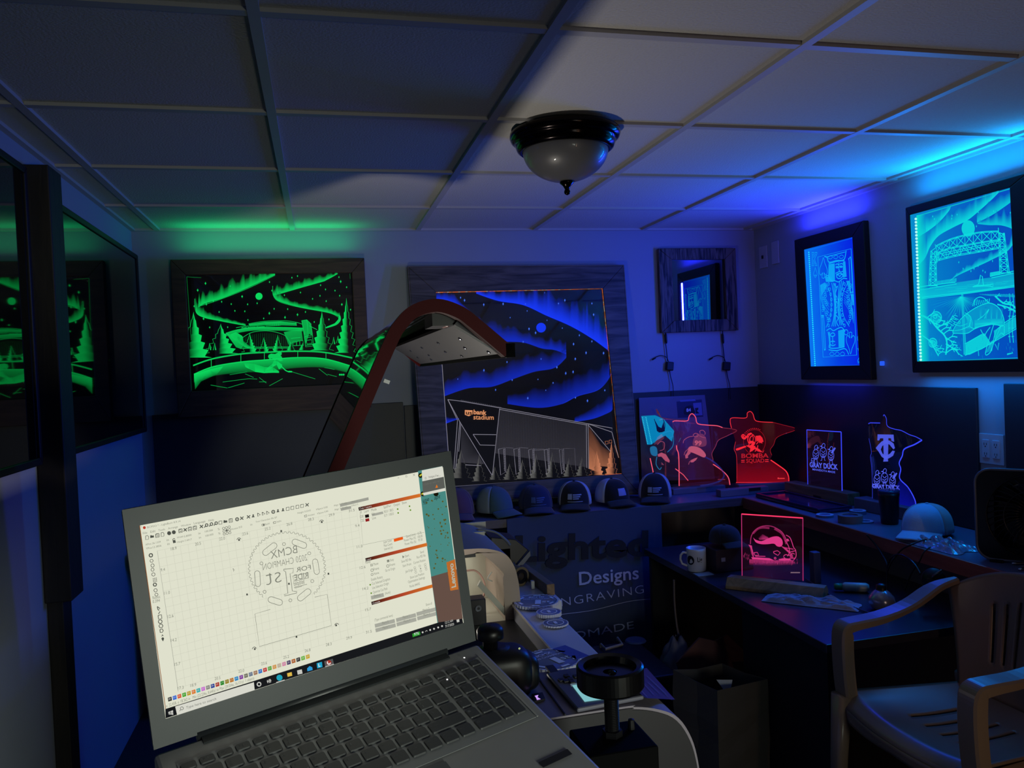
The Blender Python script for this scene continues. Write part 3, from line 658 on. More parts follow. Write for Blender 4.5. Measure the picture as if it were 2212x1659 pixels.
# robe: bands curving to the middle, both halves
for dx in (0, 18, 36): lines(K, g, [cat_rom([(335+dx, 660), (352+dx*.5, 760), (360+dx*.4, 850), (360+dx*.4, 920), (352+dx*.5, 1000), (335+dx, 1070)], 6), cat_rom([(445-dx, 640), (420-dx*.6, 760), (412-dx*.5, 850), (412-dx*.5, 920), (425-dx*.6, 1010), (450-dx, 1060)], 6)], .0044)
for s_, xo in ((1, 0), (-1, 0)):
    for i in range(9):
        f = i/8; y = 670+f*390; x = 305+28*math.sin(PI*f) if s_ > 0 else 455-30*math.sin(PI*f)
        ribbon(K, g, circ(x, y, 8, 8, 14), .0028, True)
lines(K, g, [cat_rom([(280, 660), (320, 760), (330, 870), (320, 980), (280, 1080)], 6), cat_rom([(495, 640), (440, 760), (432, 870), (450, 980), (500, 1070)], 6)], .003)
lines(K, g, [[(360, 815), (400, 810), (402, 915), (362, 918), (360, 815)], [(381, 830), (392, 865), (382, 900), (370, 865), (381, 830)]], .0034)
lines(K, g, [cat_rom([(355, 660), (375, 700), (390, 690), (370, 760), (385, 800)], 4), cat_rom([(400, 1070), (380, 1030), (395, 990), (372, 960), (385, 930)], 4)], .0044)
rk = random.Random(11)
for i in range(18):
    x = 235+rk.random()*55; y = 690+i*19; ribbon(K, g, cat_rom([(x, y), (x+10, y-12), (x+20, y), (x+8, y+12)], 3, True), .0022)
for i in range(18):
    x = 470+rk.random()*50; y = 680+i*21; ribbon(K, g, cat_rom([(x, y), (x+10, y-12), (x+20, y), (x+8, y+12)], 3, True), .0022)
for i in range(6): lines(K, g, [cat_rom([(225, 690+i*20), (250+i*5, 760+i*40), (310, 860+i*28)], 4), cat_rom([(540, 1040-i*18), (520-i*5, 960-i*38), (450, 840-i*20)], 4)], .0022, .7)
shade(K, g, [(225, 680), (270, 655)], [(240, 780), (290, 690)], .7, .6); shade(K, g, [(470, 640), (500, 640)], [(500, 740), (520, 760)], .7, .5)
# swords
lines(K, g, [cat_rom([(493, 440), (503, 425), (515, 440), (530, 740), (512, 742), (498, 450), (493, 440)], 4), [(505, 750), (540, 745)], [(515, 765), (540, 840)], cat_rom([(245, 985), (262, 1270), (270, 1285), (275, 1265), (258, 985), (245, 985)], 4), [(235, 970), (262, 968)]], .0036)
shade(K, g, [(515, 770), (540, 765)], [(520, 870), (545, 870)], .8, .5)
# lower half head
lines(K, g, [cat_rom([(285, 1110), (320, 1090), (350, 1110), (390, 1090), (430, 1080), (460, 1120)], 5), cat_rom([(320, 1150), (345, 1130), (365, 1150), (340, 1165)], 4, True), [(343, 1160), (345, 1240)], cat_rom([(325, 1215), (345, 1208), (365, 1215)], 4), cat_rom([(322, 1240), (345, 1252), (370, 1240)], 4), cat_rom([(300, 1120), (315, 1220), (312, 1270), (380, 1275), (455, 1262)], 5), cat_rom([(305, 1290), (380, 1298), (460, 1280), (495, 1335)], 5)], .0042)
shade(K, g, [(395, 1110), (455, 1095)], [(400, 1265), (455, 1260)], .75, .75); shade(K, g, [(300, 1130), (318, 1120)], [(315, 1265), (325, 1265)], .7, .7)
lines(K, g, [circ(470, 1125, 18, 12, 25)+[(488, 1125)]], .004, .8)
for x in (335, 385, 435): lines(K, g, [cat_rom([(x-22, 1335), (x, 1310), (x+22, 1330), (x+5, 1345)], 4, True)], .002)
lines(K, g, [[(580, 1415), (636, 1405)]], .003, .7)
K.build('engraving', glow_attr('azure_engraving', '10b4ff', .95), t)
def leds(pl, a, c, n, r, m_, parent, sy=1.0):
    b = MB()
    for i in range(n):
        f = (i+.5)/n; x = a[0]+(c[0]-a[0])*f; y = a[1]+(c[1]-a[1])*f; fill(b, pl, circ(x, y, r, 8, r*sy))
    return b.build('led_strip', m_, parent)
b = MB(); ribbon(b, g, [(116, 352), (178, 1452)], .004, .6); ribbon(b, g, [(116, 352), (580, 222)], .003, .35); ribbon(b, g, [(178, 1452), (650, 1430)], .002, .25); b.build('edge_glow', glow_attr('azure_edge', '0a9cff', .9), t)
leds(kp.up(.0012), (118, 362), (178, 1448), 56, 6.5, glow('led_azure', '20e0ff', 1.0), t)
b = MB(); c_ = kp.P(768, 1420); b.box((XR-.012, c_.y-.012, c_.z), (.012, .02, .02), bev=.003); b.build('power_jack', glow('blue_pilot', '2a60ff', .9), t)

# ------------------------------------------------------------------ lift bridge picture (right wall)
rnd = random.Random(8)
cp_ = Plane((XK, 2.5, 1.69), (-1, 0, 0), 1960, 380, .25926)
t = thing('lit_picture', (XR-.02, 2.5, 1.34), 'bright cyan lit engraved picture of a lift bridge above a fish, in a black frame', 'picture')
frame4(t, [pv(X_, 2.788, 2.024), pv(X_, 2.205, 2.024), pv(X_, 2.205, 1.343), pv(X_, 2.779, 1.343)], [pv(X_, 2.768, 1.990), pv(X_, 2.283, 1.990), pv(X_, 2.272, 1.389), pv(X_, 2.756, 1.389)], (-1, 0, 0), .03, M_blackframe, t)
lit_panel('bridge_panel', cp_, [pv(XK, 2.768, 1.990), pv(XK, 2.283, 1.990), pv(XK, 2.272, 1.389), pv(XK, 2.756, 1.389)], '06a0e8', '0458d8', .75, t, 0, 1)
g = cp_.up(.0006); B = MB()
aurora(B, g, [(85, 512), (170, 460), (260, 390), (340, 300), (360, 262)], [140, 130, 100, 60, 20], rnd, 10, .3)
aurora(B, g, [(95, 742), (150, 680), (190, 590), (260, 500), (380, 430), (500, 370), (600, 290), (700, 200), (760, 140)], [150, 160, 150, 140, 150, 150, 130, 90, 40], rnd, 10, .35)
aurora(B, g, [(580, 390), (700, 330), (820, 250), (912, 180)], [90, 130, 110, 60], rnd, 10, .2, base=.85)
aurora(B, g, [(585, 400), (680, 410), (780, 412), (870, 440), (918, 480)], [20, 80, 120, 150, 170], rnd, 10, .5, base=.8)
aurora(B, g, [(350, 880), (420, 830), (550, 770), (700, 700), (840, 620), (920, 500)], [10, 30, 60, 70, 90, 100], rnd, 10, .6, base=.9)
fill(B, g, circ(507, 438, 55, 30, 68), .8)
for i in range(45):
    x = 150+rnd.random()*760; y = 230+rnd.random()*580
    if 180 < x < 860 and 430 < y < 700: continue
    star(B, g, x, y, 5, 12)
w1 = .0024
tA = cat_rom([(240, 580), (350, 528), (480, 490), (620, 465), (760, 458)], 4); tB = [(245, 640), (350, 600), (480, 575), (620, 550), (760, 530)]
tB = cat_rom(tB, 4); tC = [(x, y+75) for x, y in tB]; tC = cat_rom([(245, 710), (400, 670), (600, 635), (760, 605)], 5)
lines(B, g, [tA, [(x, y+8) for x, y in tA], tB, [(x, y+8) for x, y in tB], tC, [(x, y-10) for x, y in tC], [(245, 655), (760, 545)], [(300, 660), (760, 560)]], w1)
def zig(a, c, n, w=w1):
    for i in range(n):
        fa = i/n; fb = (i+1)/n; P = lambda q_, f: q_[min(len(q_)-1, int(f*(len(q_)-1)))]
        ribbon(B, g, [P(a, fa), P(c, fb)], w); ribbon(B, g, [P(c, fa), P(a, fb)], w); ribbon(B, g, [P(a, fa), P(c, fa)], w)
zig(tA, tB, 8); zig(tB, tC, 9)
def tower(x0, x1, y0, bx0, bx1, y1, n):
    lines(B, g, [[(x0, y0), (bx0, y1)], [(x1, y0), (bx1, y1)], [(x0+10, y0), (bx0+12, y1)], [(x1-10, y0), (bx1-12, y1)], [(bx0-8, y1), (bx1+8, y1)]], .003)
    for i in range(n):
        f = i/n; f2 = (i+1)/n; L = lambda f: (x0+(bx0-x0)*f, y0+(y1-y0)*f); R = lambda f: (x1+(bx1-x1)*f, y0+(y1-y0)*f)
        lines(B, g, [[L(f), R(f2)], [R(f), L(f2)], [L(f2), R(f2)]], w1)
tower(195, 238, 625, 178, 245, 915, 6); tower(760, 808, 475, 770, 850, 808, 6)
lines(B, g, [[(193, 630), (235, 600), (232, 570)], [(758, 432), (760, 475)], [(800, 475), (808, 540)], [(757, 470), (810, 490)]], .003)
shade(B, g, [(100, 950), (400, 890), (700, 845), (932, 790)], [(110, 1015), (400, 985), (700, 955), (936, 905)], .35, .55)
lines(B, g, [[(95, 925), (400, 885)], [(110, 950), (260, 925), (410, 900)], [(690, 838), (932, 782)], [(700, 850), (935, 800)], [(120, 1022), (500, 978), (937, 918)], [(120, 1012), (500, 968), (937, 908)]], .003)
for i in range(16): ribbon(B, g, [(255+i*10, 905-i*1.5), (255+i*10, 875-i*1.5)], .003, .9)
for i in range(14): ribbon(B, g, [(690+i*6, 838-i), (692+i*6, 805-i)], .003, .8)
for i in range(26):
    x = 160+rnd.random()*700; y = 905-x*.07+rnd.random()*60; ribbon(B, g, [(x, y+30), (x+50+rnd.random()*70, y+22)], .002, .5)
for p in ([(595, 900), (610, 825), (625, 840), (632, 900), (640, 912), (560, 915), (545, 925)], [(545, 925), (700, 905), (715, 900), (712, 925), (690, 918)]): ribbon(B, g, p, .0035, True)
# rays in the water
for i in range(24):
    a = PI*(.04+.92*i/23); L_ = 130+110*rnd.random(); cx, cy = 440, 1000
    shade(B, g, [(cx+8*math.cos(a), cy+6), (cx+8*math.cos(a)+8, cy+4)], [(cx-L_*1.2*math.cos(a), cy+L_*math.sin(a)*.95), (cx-L_*1.2*math.cos(a)+14, cy+L_*math.sin(a)*.95)], .7, 0)
lines(B, g, [[(452, 985), (475, 1490)], [(462, 985), (490, 1490)]], .003, .9)
shade(B, g, [(448, 985), (464, 985)], [(468, 1490), (490, 1490)], .3, .3)
for i in range(12): lines(B, g, [[(600+i*22, 985), (700+i*32, 1000+i*2)]], .002, .3)
# fish
body = cat_rom([(378, 1300), (430, 1210), (520, 1130), (620, 1075), (700, 1062), (770, 1110), (805, 1200), (795, 1250), (720, 1235), (640, 1245), (560, 1275), (500, 1310), (420, 1312)], 6, True)
fill(B, g, body, .28); ribbon(B, g, body, .003, True)
lines(B, g, [cat_rom([(545, 1085), (560, 1035), (600, 1010), (640, 1020), (670, 1050), (690, 1062)], 4)]+[[(560+i*17, 1080-i*3), (565+i*17, 1030-abs(i-3)*4+8)] for i in range(8)]+[cat_rom([(795, 1240), (740, 1290), (720, 1380), (780, 1310), (805, 1325), (808, 1250)], 4), cat_rom([(720, 1240), (700, 1300), (650, 1480), (690, 1470), (720, 1390), (780, 1250)], 4), cat_rom([(610, 1280), (640, 1330), (660, 1300), (690, 1260)], 4), cat_rom([(480, 1140), (530, 1180), (520, 1250), (560, 1275)], 4), cat_rom([(380, 1230), (440, 1250), (500, 1230)], 4), cat_rom([(395, 1290), (450, 1280), (520, 1250)], 4), cat_rom([(585, 1200), (640, 1160), (680, 1110), (640, 1190)], 4)], .003)
for x in (600, 645, 690, 735, 775): shade(B, g, [(x, 1080+abs(x-690)*.25), (x+22, 1080+abs(x-690)*.25)], [(x+5, 1190), (x+14, 1190)], .05, .5)
shade(B, g, [(560, 1200), (700, 1190), (800, 1190)], [(560, 1270), (700, 1240), (795, 1250)], .3, .9)
for i in range(6): ribbon(B, g, cat_rom([(470+i*11, 1150+i*4), (500+i*9, 1200+i*6), (490+i*9, 1270)], 4), .002, .7)
for i in range(5): ribbon(B, g, [(700+i*5, 1380-i*4), (655+i*12, 1475-i*4)], .002, .8)
ribbon(B, g, circ(432, 1222, 9, 10), .003, True)
# log and branches
fill(B, g, [(480, 1490), (490, 1400), (600, 1330), (640, 1310), (700, 1400), (600, 1450), (520, 1490)], .75)
fill(B, g, [(720, 1290), (940, 1150), (948, 1240), (730, 1370)], .55)
lines(B, g, [[(480, 1495), (620, 1440), (948, 1250)], [(480, 1400), (620, 1320)], [(800, 1230), (940, 1140)]], .003)
def branch(pts, w=.004, n=3, L=55):
    P = cat_rom(pts, 5); ribbon(B, g, P, w)
    for i in range(2, len(P)-1, max(1, len(P)//(n*2))):
        x, y = P[i]; s_ = rnd.choice((-1, 1)); ribbon(B, g, cat_rom([(x, y), (x+L*.5, y+s_*L*.35), (x+L, y+s_*L*.4+10)], 3), w*.6); ribbon(B, g, [(x+L*.5, y+s_*L*.35), (x+L*.7, y+s_*L*.75)], w*.45)
branch([(110, 1160), (180, 1190), (250, 1270), (310, 1330), (330, 1400), (320, 1490)], .007, 5, 90)
branch([(110, 1320), (180, 1370), (220, 1430), (260, 1500)], .005, 4, 70); branch([(320, 1400), (400, 1450), (430, 1490)], .004, 2, 40)
branch([(250, 1260), (340, 1220), (380, 1160)], .004, 3, 50); branch([(945, 1160), (880, 1080), (800, 1060), (730, 1000)], .006, 4, 40); branch([(750, 1070), (850, 1100), (940, 1150)], .005, 2, 40)
for cx, cy, r_ in ((240, 1180, 45), (212, 1390, 34)):
    lines(B, g, [circ(cx, cy, r_, 20, r_*1.1)+[(cx+r_, cy)], circ(cx-8, cy-6, r_*.3, 10)+[(cx-8+r_*.3, cy-6)], cat_rom([(cx-r_*.6, cy+r_*.4), (cx, cy+r_*.7), (cx+r_*.6, cy+r_*.3)], 4), cat_rom([(cx-r_*.8, cy-r_*.2), (cx, cy-r_*.5), (cx+r_*.8, cy)], 4)], .0035); fill(B, g, circ(cx, cy, r_, 16), .3)
for x in (850, 878, 925): lines(B, g, [cat_rom([(x, 980), (x+8, 1100), (x-4, 1250), (x+6, 1390)], 5)]+[[(x-9, y), (x+9, y-4)] for y in (1050, 1120, 1170, 1270, 1340)], .003, .8)
for i in range(40):
    x = 120+rnd.random()*800; y = 1330+rnd.random()*170; ribbon(B, g, [(x, y), (x+rnd.random()*6, y+25)], .002, .15)
lines(B, g, [[(730, 1400), (755, 1450), (762, 1390)], [(590, 1450), (595, 1500)], [(830, 1490), (880, 1475), (870, 1465)], [(832, 1482), (868, 1478)]], .003, .8)
B.build('engraving', glow_attr('cyan_engraving', '10f0f0', .85), t)
b = MB(); shade(b, g, [(75, 330), (115, 1550)], [(150, 312), (190, 1548)], .85, 0); ribbon(b, g, [(78, 335), (912, 90)], .004, .5); ribbon(b, g, [(118, 1548), (960, 1515)], .003, .4); b.build('edge_glow', glow_attr('cyan_edge', '10ffe0', .8), t)
leds(cp_.up(.0014), (70, 345), (112, 1545), 44, 11, glow('led_cyan_white', 'b0fff4', 1.0), t)
b = MB(); fill(b, cp_.up(.0016), circ(100, 1550, 10, 10)); b.build('green_led', glow('led_green_dot', '10d020', .8), t)
# ================================================================== COUNTER, DESK
M_lam = mat('grey_laminate', '66667a', rough=.35, var=.06, scale=30)
M_edge = wood('reddish_edge', '7a3f30', 'a45c48', axis=1, scale=2, rough=.45)
M_under = mat('grey_panel', '5e5f68', rough=.7, var=.05)
M_black = mat('black_plastic', '0c0c0f', rough=.4, var=.1)
M_blackm = mat('black_metal', '0a0a0c', rough=.35, metal=.4, var=.1)
ZC = .74; CX = 2.03; CY = 3.555
t = thing('counter', (2.2, 3.0, 0), 'L-shaped dark grey counter with a red-brown edge along the back and right walls', 'counter')
b = MB(); b.bb((-.765, CY, ZC-.035), (XR-.014, YB-.013, ZC)); b.bb((CX, .7, ZC-.035), (XR-.014, CY-.0005, ZC)); b.build('worktop', M_lam, t)
b = MB(); b.bb((CX-.012, .7, ZC-.052), (CX-.0005, CY-.012, ZC+.0005), bev=.002); b.build('edge_trim', M_edge, t)
b = MB(); b.bb((-.765, CY-.012, ZC-.040), (CX-.0005, CY-.0005, ZC+.0005), bev=.002); b.build('edge_trim', wood('grey_edge', '3f3a3e', '5a5258', axis=0, scale=2, rough=.5), t)
b = MB(); b.bb((CX+.12, .75, .0), (CX+.14, CY-.1, ZC-.036)); b.build('side_panel', M_under, t)
for x in (-.6, .5, 1.15): b = MB(); b.bb((x, CY+.05, 0), (x+.03, YB-.02, ZC-.036)); b.build('support', M_under, t)
ZD = .56
t = thing('lower_desk', (1.75, 2.8, 0), 'low dark desk under the counter with mug, wooden sign base and cloth on top', 'desk')
b = MB(); b.bb((1.445, 2.08, ZD-.028), (CX+.118, CY-.10, ZD), bev=.003); b.build('desk_top', mat('dark_desk_top', '2c2b38', rough=.3, var=.1), t)
b = MB(); b.bb((1.46, 2.1, 0), (1.485, 2.6, ZD-.029)); b.build('side_panel', mat('dark_desk_side', '14131a', rough=.6), t)
b = MB(); b.bb((1.46, 3.41, 0), (CX+.1, 3.435, ZD-.029)); b.build('rear_panel', mat('dark_desk_side', '14131a'), t)
for x, y in ((1.47, 2.10), (2.1, 2.12)): b = MB(); b.bb((x+.02, y-.015, 0), (x+.06, y+.025, ZD-.029)); b.build('leg', M_black, t)

# ------------------------------------------------------------------ acrylic signs
M_pine = wood('sign_base_wood', '6d5c44', '9c8767', axis=0, scale=2.5)
M_piney = wood('sign_base_wood_y', '6d5c44', '9c8767', axis=1, scale=2.5)
M_greybase = mat('grey_sign_base', '6c6874', rough=.5, var=.08)
def mn_shape(pl_pts): return cat_rom(pl_pts, 4, True)
def sheet(pl, pts, th, material, parent, name='acrylic_sheet'):
    P = [pl.P(*p) for p in pts]; b = MB(); b.prism(P, -pl.n*th); return fixn(b.build(name, material, parent))
def rim(pl, pts, w, m_, parent, closed=False, dens=None, name='glowing_edge'):
    b = MB(); ribbon(b, pl, pts, w, closed, dens)
    return b.build(name, m_, parent)
M_redE = glow_attr('red_edge_glow', 'ff3040', 1.0); M_pinkE = glow_attr('pink_edge_glow', 'ff5a78', .95); M_blueE = glow_attr('blue_edge_glow', '3a48ff', 1.0)
def tintsheet(name, veil, col, es):
    """clear sheet with a faint edge-lit glow rising from its base (attribute dens)"""
    if name in _mats: return _mats[name]
    m = clear(name, glossy=.05); tt = m.node_tree; out = [n for n in tt.nodes if n.type == 'OUTPUT_MATERIAL'][0]; src = out.inputs[0].links[0].from_socket
    e = nd(tt, 'ShaderNodeEmission'); e.inputs[0].default_value = (*srgb(col), 1); e.inputs[1].default_value = es
    mx = nd(tt, 'ShaderNodeMixShader'); mx.inputs[0].default_value = veil; tt.links.new(src, mx.inputs[1]); tt.links.new(e.outputs[0], mx.inputs[2]); tt.links.new(mx.outputs[0], out.inputs[0])
    m.cycles.emission_sampling = 'NONE'; return m

# mn 1 (rear left), mn 2, bomba : crop (1380,840,.16275)
def c3(p, n=(0, -1, 0)): return Plane(p, n, 1380, 840, .16275)
# --- rear left state sign with footballer
pl = c3((1.9, 3.90, .9)); t = thing('acrylic_sign', (1.83, 3.90, ZC), 'state-shaped acrylic sign with red edges, partly hidden behind the footballer sign', 'sign', 'state shaped acrylic signs')
S1 = [(110, 740), (60, 500), (30, 365), (120, 355), (215, 345), (232, 270), (260, 265), (290, 370), (400, 400), (600, 415), (760, 470), (560, 650), (520, 800), (530, 900), (640, 1000), (660, 1215), (205, 1215), (185, 1090), (150, 920)]
sheet(pl, cat_rom(S1[:14], 3)+S1[14:], .004, clear('sign_clear'), t)
rim(pl.up(.0008), [(150, 920), (185, 1080), (207, 1212)], .005, M_pinkE, t); rim(pl.up(.0008), [(485, 1060), (590, 1140), (655, 1218)], .004, M_pinkE, t)
b = MB(); shade(b, pl.up(.0007), [(232, 262), (262, 300), (300, 385), (420, 405), (620, 418)], [(228, 275), (240, 320), (285, 375), (420, 398), (620, 408)], .75, .75); b.build('orange_upper_edge', glow_attr('orange_rim', '7a3324', .5), t)
E_ = MB(); g = pl.up(.0009)
fill(E_, g, [(250, 870), (300, 845), (360, 870), (410, 950), (405, 980), (350, 955), (300, 900), (255, 900)], .8)
fill(E_, g, [(200, 745), (270, 720), (340, 650), (300, 600), (250, 640)], .15)
lines(E_, g, [cat_rom([(245, 740), (290, 700), (340, 720), (330, 800), (280, 820)], 4), [(300, 980), (330, 1010), (300, 1000)]], .003, .6)
E_.build('player_engraving', glow_attr('pink_engraving', 'e0668c', .65), t)
E_ = MB(); fill(E_, g, cat_rom([(150, 780), (200, 760), (240, 790), (245, 880), (200, 890), (160, 860)], 4, True), .5)
lines(E_, g, [cat_rom([(200, 720), (300, 610), (420, 560), (460, 640), (450, 760), (380, 840)], 5), cat_rom([(240, 900), (230, 1000), (275, 1070), (300, 1040)], 4)], .004, .55)
E_.build('helmet_engraving', glow_attr('sky_engraving_b', '28a0e8', .7), t)
b = MB(); b.bb((1.80, 3.86, ZC), (2.12, 3.94, ZC+.03), bev=.003); b.build('base', M_greybase, t)
# --- print behind with lit cyan corner (leaning poster)
pl = c3((1.9, YB-.03, 1.0)); t = thing('photo_print', (1.85, YB-.03, ZC), 'pale photo print with a player photo numbered 84, leaning on the back board', 'print')
sheet(pl, [(0, 120), (875, 80), (985, 960), (1010, 1200), (40, 1225)], .003, mat('print_paper', '6a6684', rough=.5, var=.15, scale=12), t, 'print_sheet')
g = pl.up(.0006); b = MB(); b.mi = 0; fill(b, g, [(500, 170), (835, 140), (855, 370), (520, 385)]); b.mi = 1; fill(b, g.up(.0009), [(545, 150), (745, 135), (755, 160), (550, 172)]); fill(b, g.up(.0009), [(720, 190), (830, 180), (845, 350), (735, 355)])
b.mi = 2; fill(b, g.up(.0012), cat_rom([(605, 260), (650, 225), (710, 225), (735, 270), (740, 330), (610, 340)], 3, True)); fill(b, g.up(.0012), [(745, 255), (790, 250), (790, 275), (770, 290), (805, 325), (755, 330)])
b.mi = 3; text(b, g.up(.0016), '84', (632, 305), (692, 300), bold=.03, h=.018)
b.build('player_photo', [mat('photo_dark', '2a2c58', rough=.4), mat('photo_pale', '6f74b0', rough=.4), mat('photo_navy', '0d0f2c', rough=.4), mat('photo_white', 'e6e6ff', rough=.4)], t)
b = MB(); pv_ = [(30, 360), (215, 350), (330, 400), (470, 560), (440, 700), (350, 620), (210, 700), (170, 740), (110, 740)]
fill(b, g, pv_); b.build('lit_corner', glow('lit_cyan_print', '0898d8', .75), t)
b = MB(); b.mi = 0; shade(b, g.up(.0012), [(215, 420), (260, 500), (300, 520), (330, 430)], [(240, 560), (270, 580), (310, 575), (345, 560)], 1, 1)
lines(b, g.up(.0014), [cat_rom([(205, 400), (250, 520), (330, 560), (345, 470), (320, 400)], 4)], .004)
b.build('dark_emblem', mat('emblem_dark', '05305c', rough=.5), t)
leds(g.up(.0015), (45, 370), (118, 735), 17, 6, glow('led_azure2', '40e0ff', .9), t); leds(g.up(.0015), (92, 370), (170, 730), 17, 7, glow('led_azure2', '40e0ff', .9), t)
# --- state sign with footballer 99
pl = c3((1.95, 3.82, .9)); t = thing('acrylic_sign', (1.98, 3.82, ZC), 'state-shaped acrylic sign with a pink glowing footballer numbered 99', 'sign', 'state shaped acrylic signs')
S2_ = [(545, 1290), (545, 1080), (535, 900), (500, 800), (510, 740), (480, 640), (450, 440), (480, 425), (640, 425), (665, 370), (690, 335), (720, 335), (755, 380), (780, 460), (900, 480), (1040, 490), (1130, 520), (1300, 550), (1180, 620), (1060, 680), (1020, 760), (970, 860), (985, 940), (1100, 1070), (1190, 1170), (1210, 1270)]
P2 = cat_rom(S2_, 4)
sheet(pl, P2, .004, tintsheet('sign_pinkveil', .045, 'b02a50', .5), t)
g = pl.up(.0009)
rim(g, cat_rom([(450, 440), (480, 425), (640, 425), (665, 370), (690, 335), (720, 335), (755, 380), (780, 460), (900, 480), (1040, 490), (1110, 515)], 5), .0042, M_pinkE, t)
rim(g, cat_rom([(500, 750), (505, 800), (530, 900), (535, 1290)], 5), .005, M_pinkE, t); rim(g, cat_rom([(985, 1000), (1100, 1080), (1185, 1170), (1210, 1275)], 5), .0045, M_pinkE, t)
rim(g, cat_rom([(1110, 515), (1300, 550), (1180, 620), (1060, 680), (1020, 760), (970, 860), (985, 940), (960, 960)], 5), .002, M_pinkE, t, dens=.35)
E_ = MB(); fill(E_, g, cat_rom([(655, 790), (700, 760), (800, 780), (870, 840), (890, 890), (860, 910), (790, 880), (720, 850), (680, 835)], 4, True), .95)
fill(E_, g, [(655, 800), (690, 850), (650, 890), (655, 915), (620, 925), (615, 880), (640, 850)], .8); fill(E_, g, [(735, 925), (780, 910), (760, 945), (720, 975), (685, 975), (695, 945)], .85)
fill(E_, g, cat_rom([(720, 690), (740, 640), (780, 600), (850, 600), (890, 650), (900, 720), (880, 760), (800, 770), (720, 750)], 4, True), .22)
lines(E_, g, [cat_rom([(590, 720), (600, 680), (660, 640), (720, 630)], 4), cat_rom([(690, 770), (620, 830), (600, 880)], 4), cat_rom([(720, 610), (750, 590), (785, 600), (780, 630), (740, 635), (720, 610)], 4), cat_rom([(800, 620), (840, 640), (890, 650)], 4), cat_rom([(815, 590), (810, 560), (850, 550), (880, 580), (875, 610)], 4), cat_rom([(660, 1005), (680, 960), (740, 930)], 4)], .0028, .7)
text(E_, g.up(.0006), '99', (738, 745), (830, 752), bold=.03, h=.024)
E_.build('player_engraving', glow_attr('pink_engraving', 'e0668c', .65), t)
E_ = MB(); lines(E_, g, [cat_rom([(1050+i*8, 1208-(i%2)*9) for i in range(13)], 2)], .0015); E_.build('maker_mark', glow('pink_mark', 'e05070', .5), t)
b = MB(); c0 = pl.P(480, 1290); b.bb((c0.x-.03, 3.78, ZC), (c0.x+.27, 3.86, ZC+.030), bev=.003); b.build('base', M_greybase, t)
# ring reflection of a coiled clear cord leaning against it
t2 = thing('clear_ring', (2.06, 3.77, ZC), 'clear curved plastic ring leaning in front of the footballer sign', 'ring')
g3 = c3((1.95, 3.765, .9)); b = MB(); ribbon(b, g3, cat_rom([(880, 905), (980, 960), (1090, 1060), (1130, 1150), (1080, 1220), (950, 1265), (815, 1285)], 6), .008, dens=.5)
o = b.build('plastic_ring', clear('ring_plastic', glossy=.2, veil=.3, veilcol='c0b8e0'), t2, solid=.002)
# --- bomba squad state sign
pl = Plane((2.22, 3.70, .9), (-.25, -1, 0), 1380, 840, .16275); t = thing('acrylic_sign', (2.2, 3.72, ZC), 'state-shaped acrylic sign glowing red with a round BOMBA SQUAD emblem', 'sign', 'state shaped acrylic signs')
S3 = [(1300, 1245), (1300, 970), (1290, 860), (1265, 800), (1285, 700), (1230, 520), (1212, 430), (1240, 385), (1420, 385), (1440, 320), (1480, 300), (1515, 335), (1540, 410), (1600, 435), (1780, 445), (1900, 475), (2090, 535), (1900, 610), (1820, 660), (1790, 740), (1745, 810), (1765, 880), (1750, 945), (1860, 1020), (1950, 1090), (1985, 1160), (1990, 1235)]
P3 = cat_rom(S3, 4); b = MB(); sheet(pl, P3, .004, tintsheet('sign_redveil', .07, 'a8122c', .55), t)
g = pl.up(.0009)
rim(g, cat_rom(S3[5:15], 5), .0035, M_redE, t, dens=.8); rim(g, cat_rom(S3[14:22], 5), .0018, M_redE, t, dens=.35); rim(g, cat_rom(S3[22:], 5), .0055, M_redE, t); rim(g, cat_rom(S3[:5], 4), .002, M_redE, t, dens=.6); rim(g, [(1290, 1243), (1995, 1238)], .004, M_redE, t, dens=.8)
b = MB(); shade(b, g, [(1298, 1000), (1400, 980), (1750, 960), (1900, 1050), (1985, 1170)], [(1300, 1240), (1400, 1240), (1750, 1240), (1900, 1238), (1988, 1236)], .2, .75); b.build('base_glow', glow_attr('red_veil', 'c8102c', .45), t)
E_ = MB(); h_ = g.up(.0006)
lines(E_, h_, [circ(1535, 705, 145, 40, 165)+[(1680, 705)]], .0018, .35)
lines(E_, h_, [cat_rom([(1360, 625), (1385, 605), (1420, 640), (1410, 665), (1380, 660), (1360, 625)], 5), cat_rom([(1410, 650), (1440, 640), (1450, 600), (1500, 590)], 5), cat_rom([(1380, 600), (1400, 650), (1450, 610), (1490, 590)], 5)], .004)
text(E_, h_, '2', (1455, 770), (1545, 775), bold=.06, h=.03); lines(E_, h_, [cat_rom([(1455, 720), (1450, 640), (1500, 600), (1545, 650), (1540, 720), (1500, 790), (1560, 780)], 6), cat_rom([(1480, 715), (1475, 650), (1505, 625), (1520, 660), (1500, 740)], 6)], .0028)
fill(E_, h_, [(1550, 625), (1610, 618), (1640, 650), (1655, 700), (1600, 720), (1590, 690), (1560, 700)], .9); lines(E_, h_, [[(1560, 735), (1590, 700), (1640, 720)], cat_rom([(1580, 750), (1570, 800), (1540, 830)], 4)], .004)
fill(E_, h_, [(1285, 800), (1300, 790), (1410, 755), (1430, 770), (1320, 815), (1295, 818)]); fill(E_, h_, [(1420, 750), (1470, 750), (1500, 830), (1560, 780), (1600, 800), (1640, 840), (1665, 805), (1650, 845), (1580, 830), (1540, 800), (1470, 845), (1480, 790)], .9)
for i in range(11):
    a = PI*1.18+i*.145; x = 1535+165*math.cos(a); y = 700+175*math.sin(a); fill(E_, h_, [(x-6, y-5), (x+5, y-6), (x+6, y+5), (x-4, y+6)], .55)
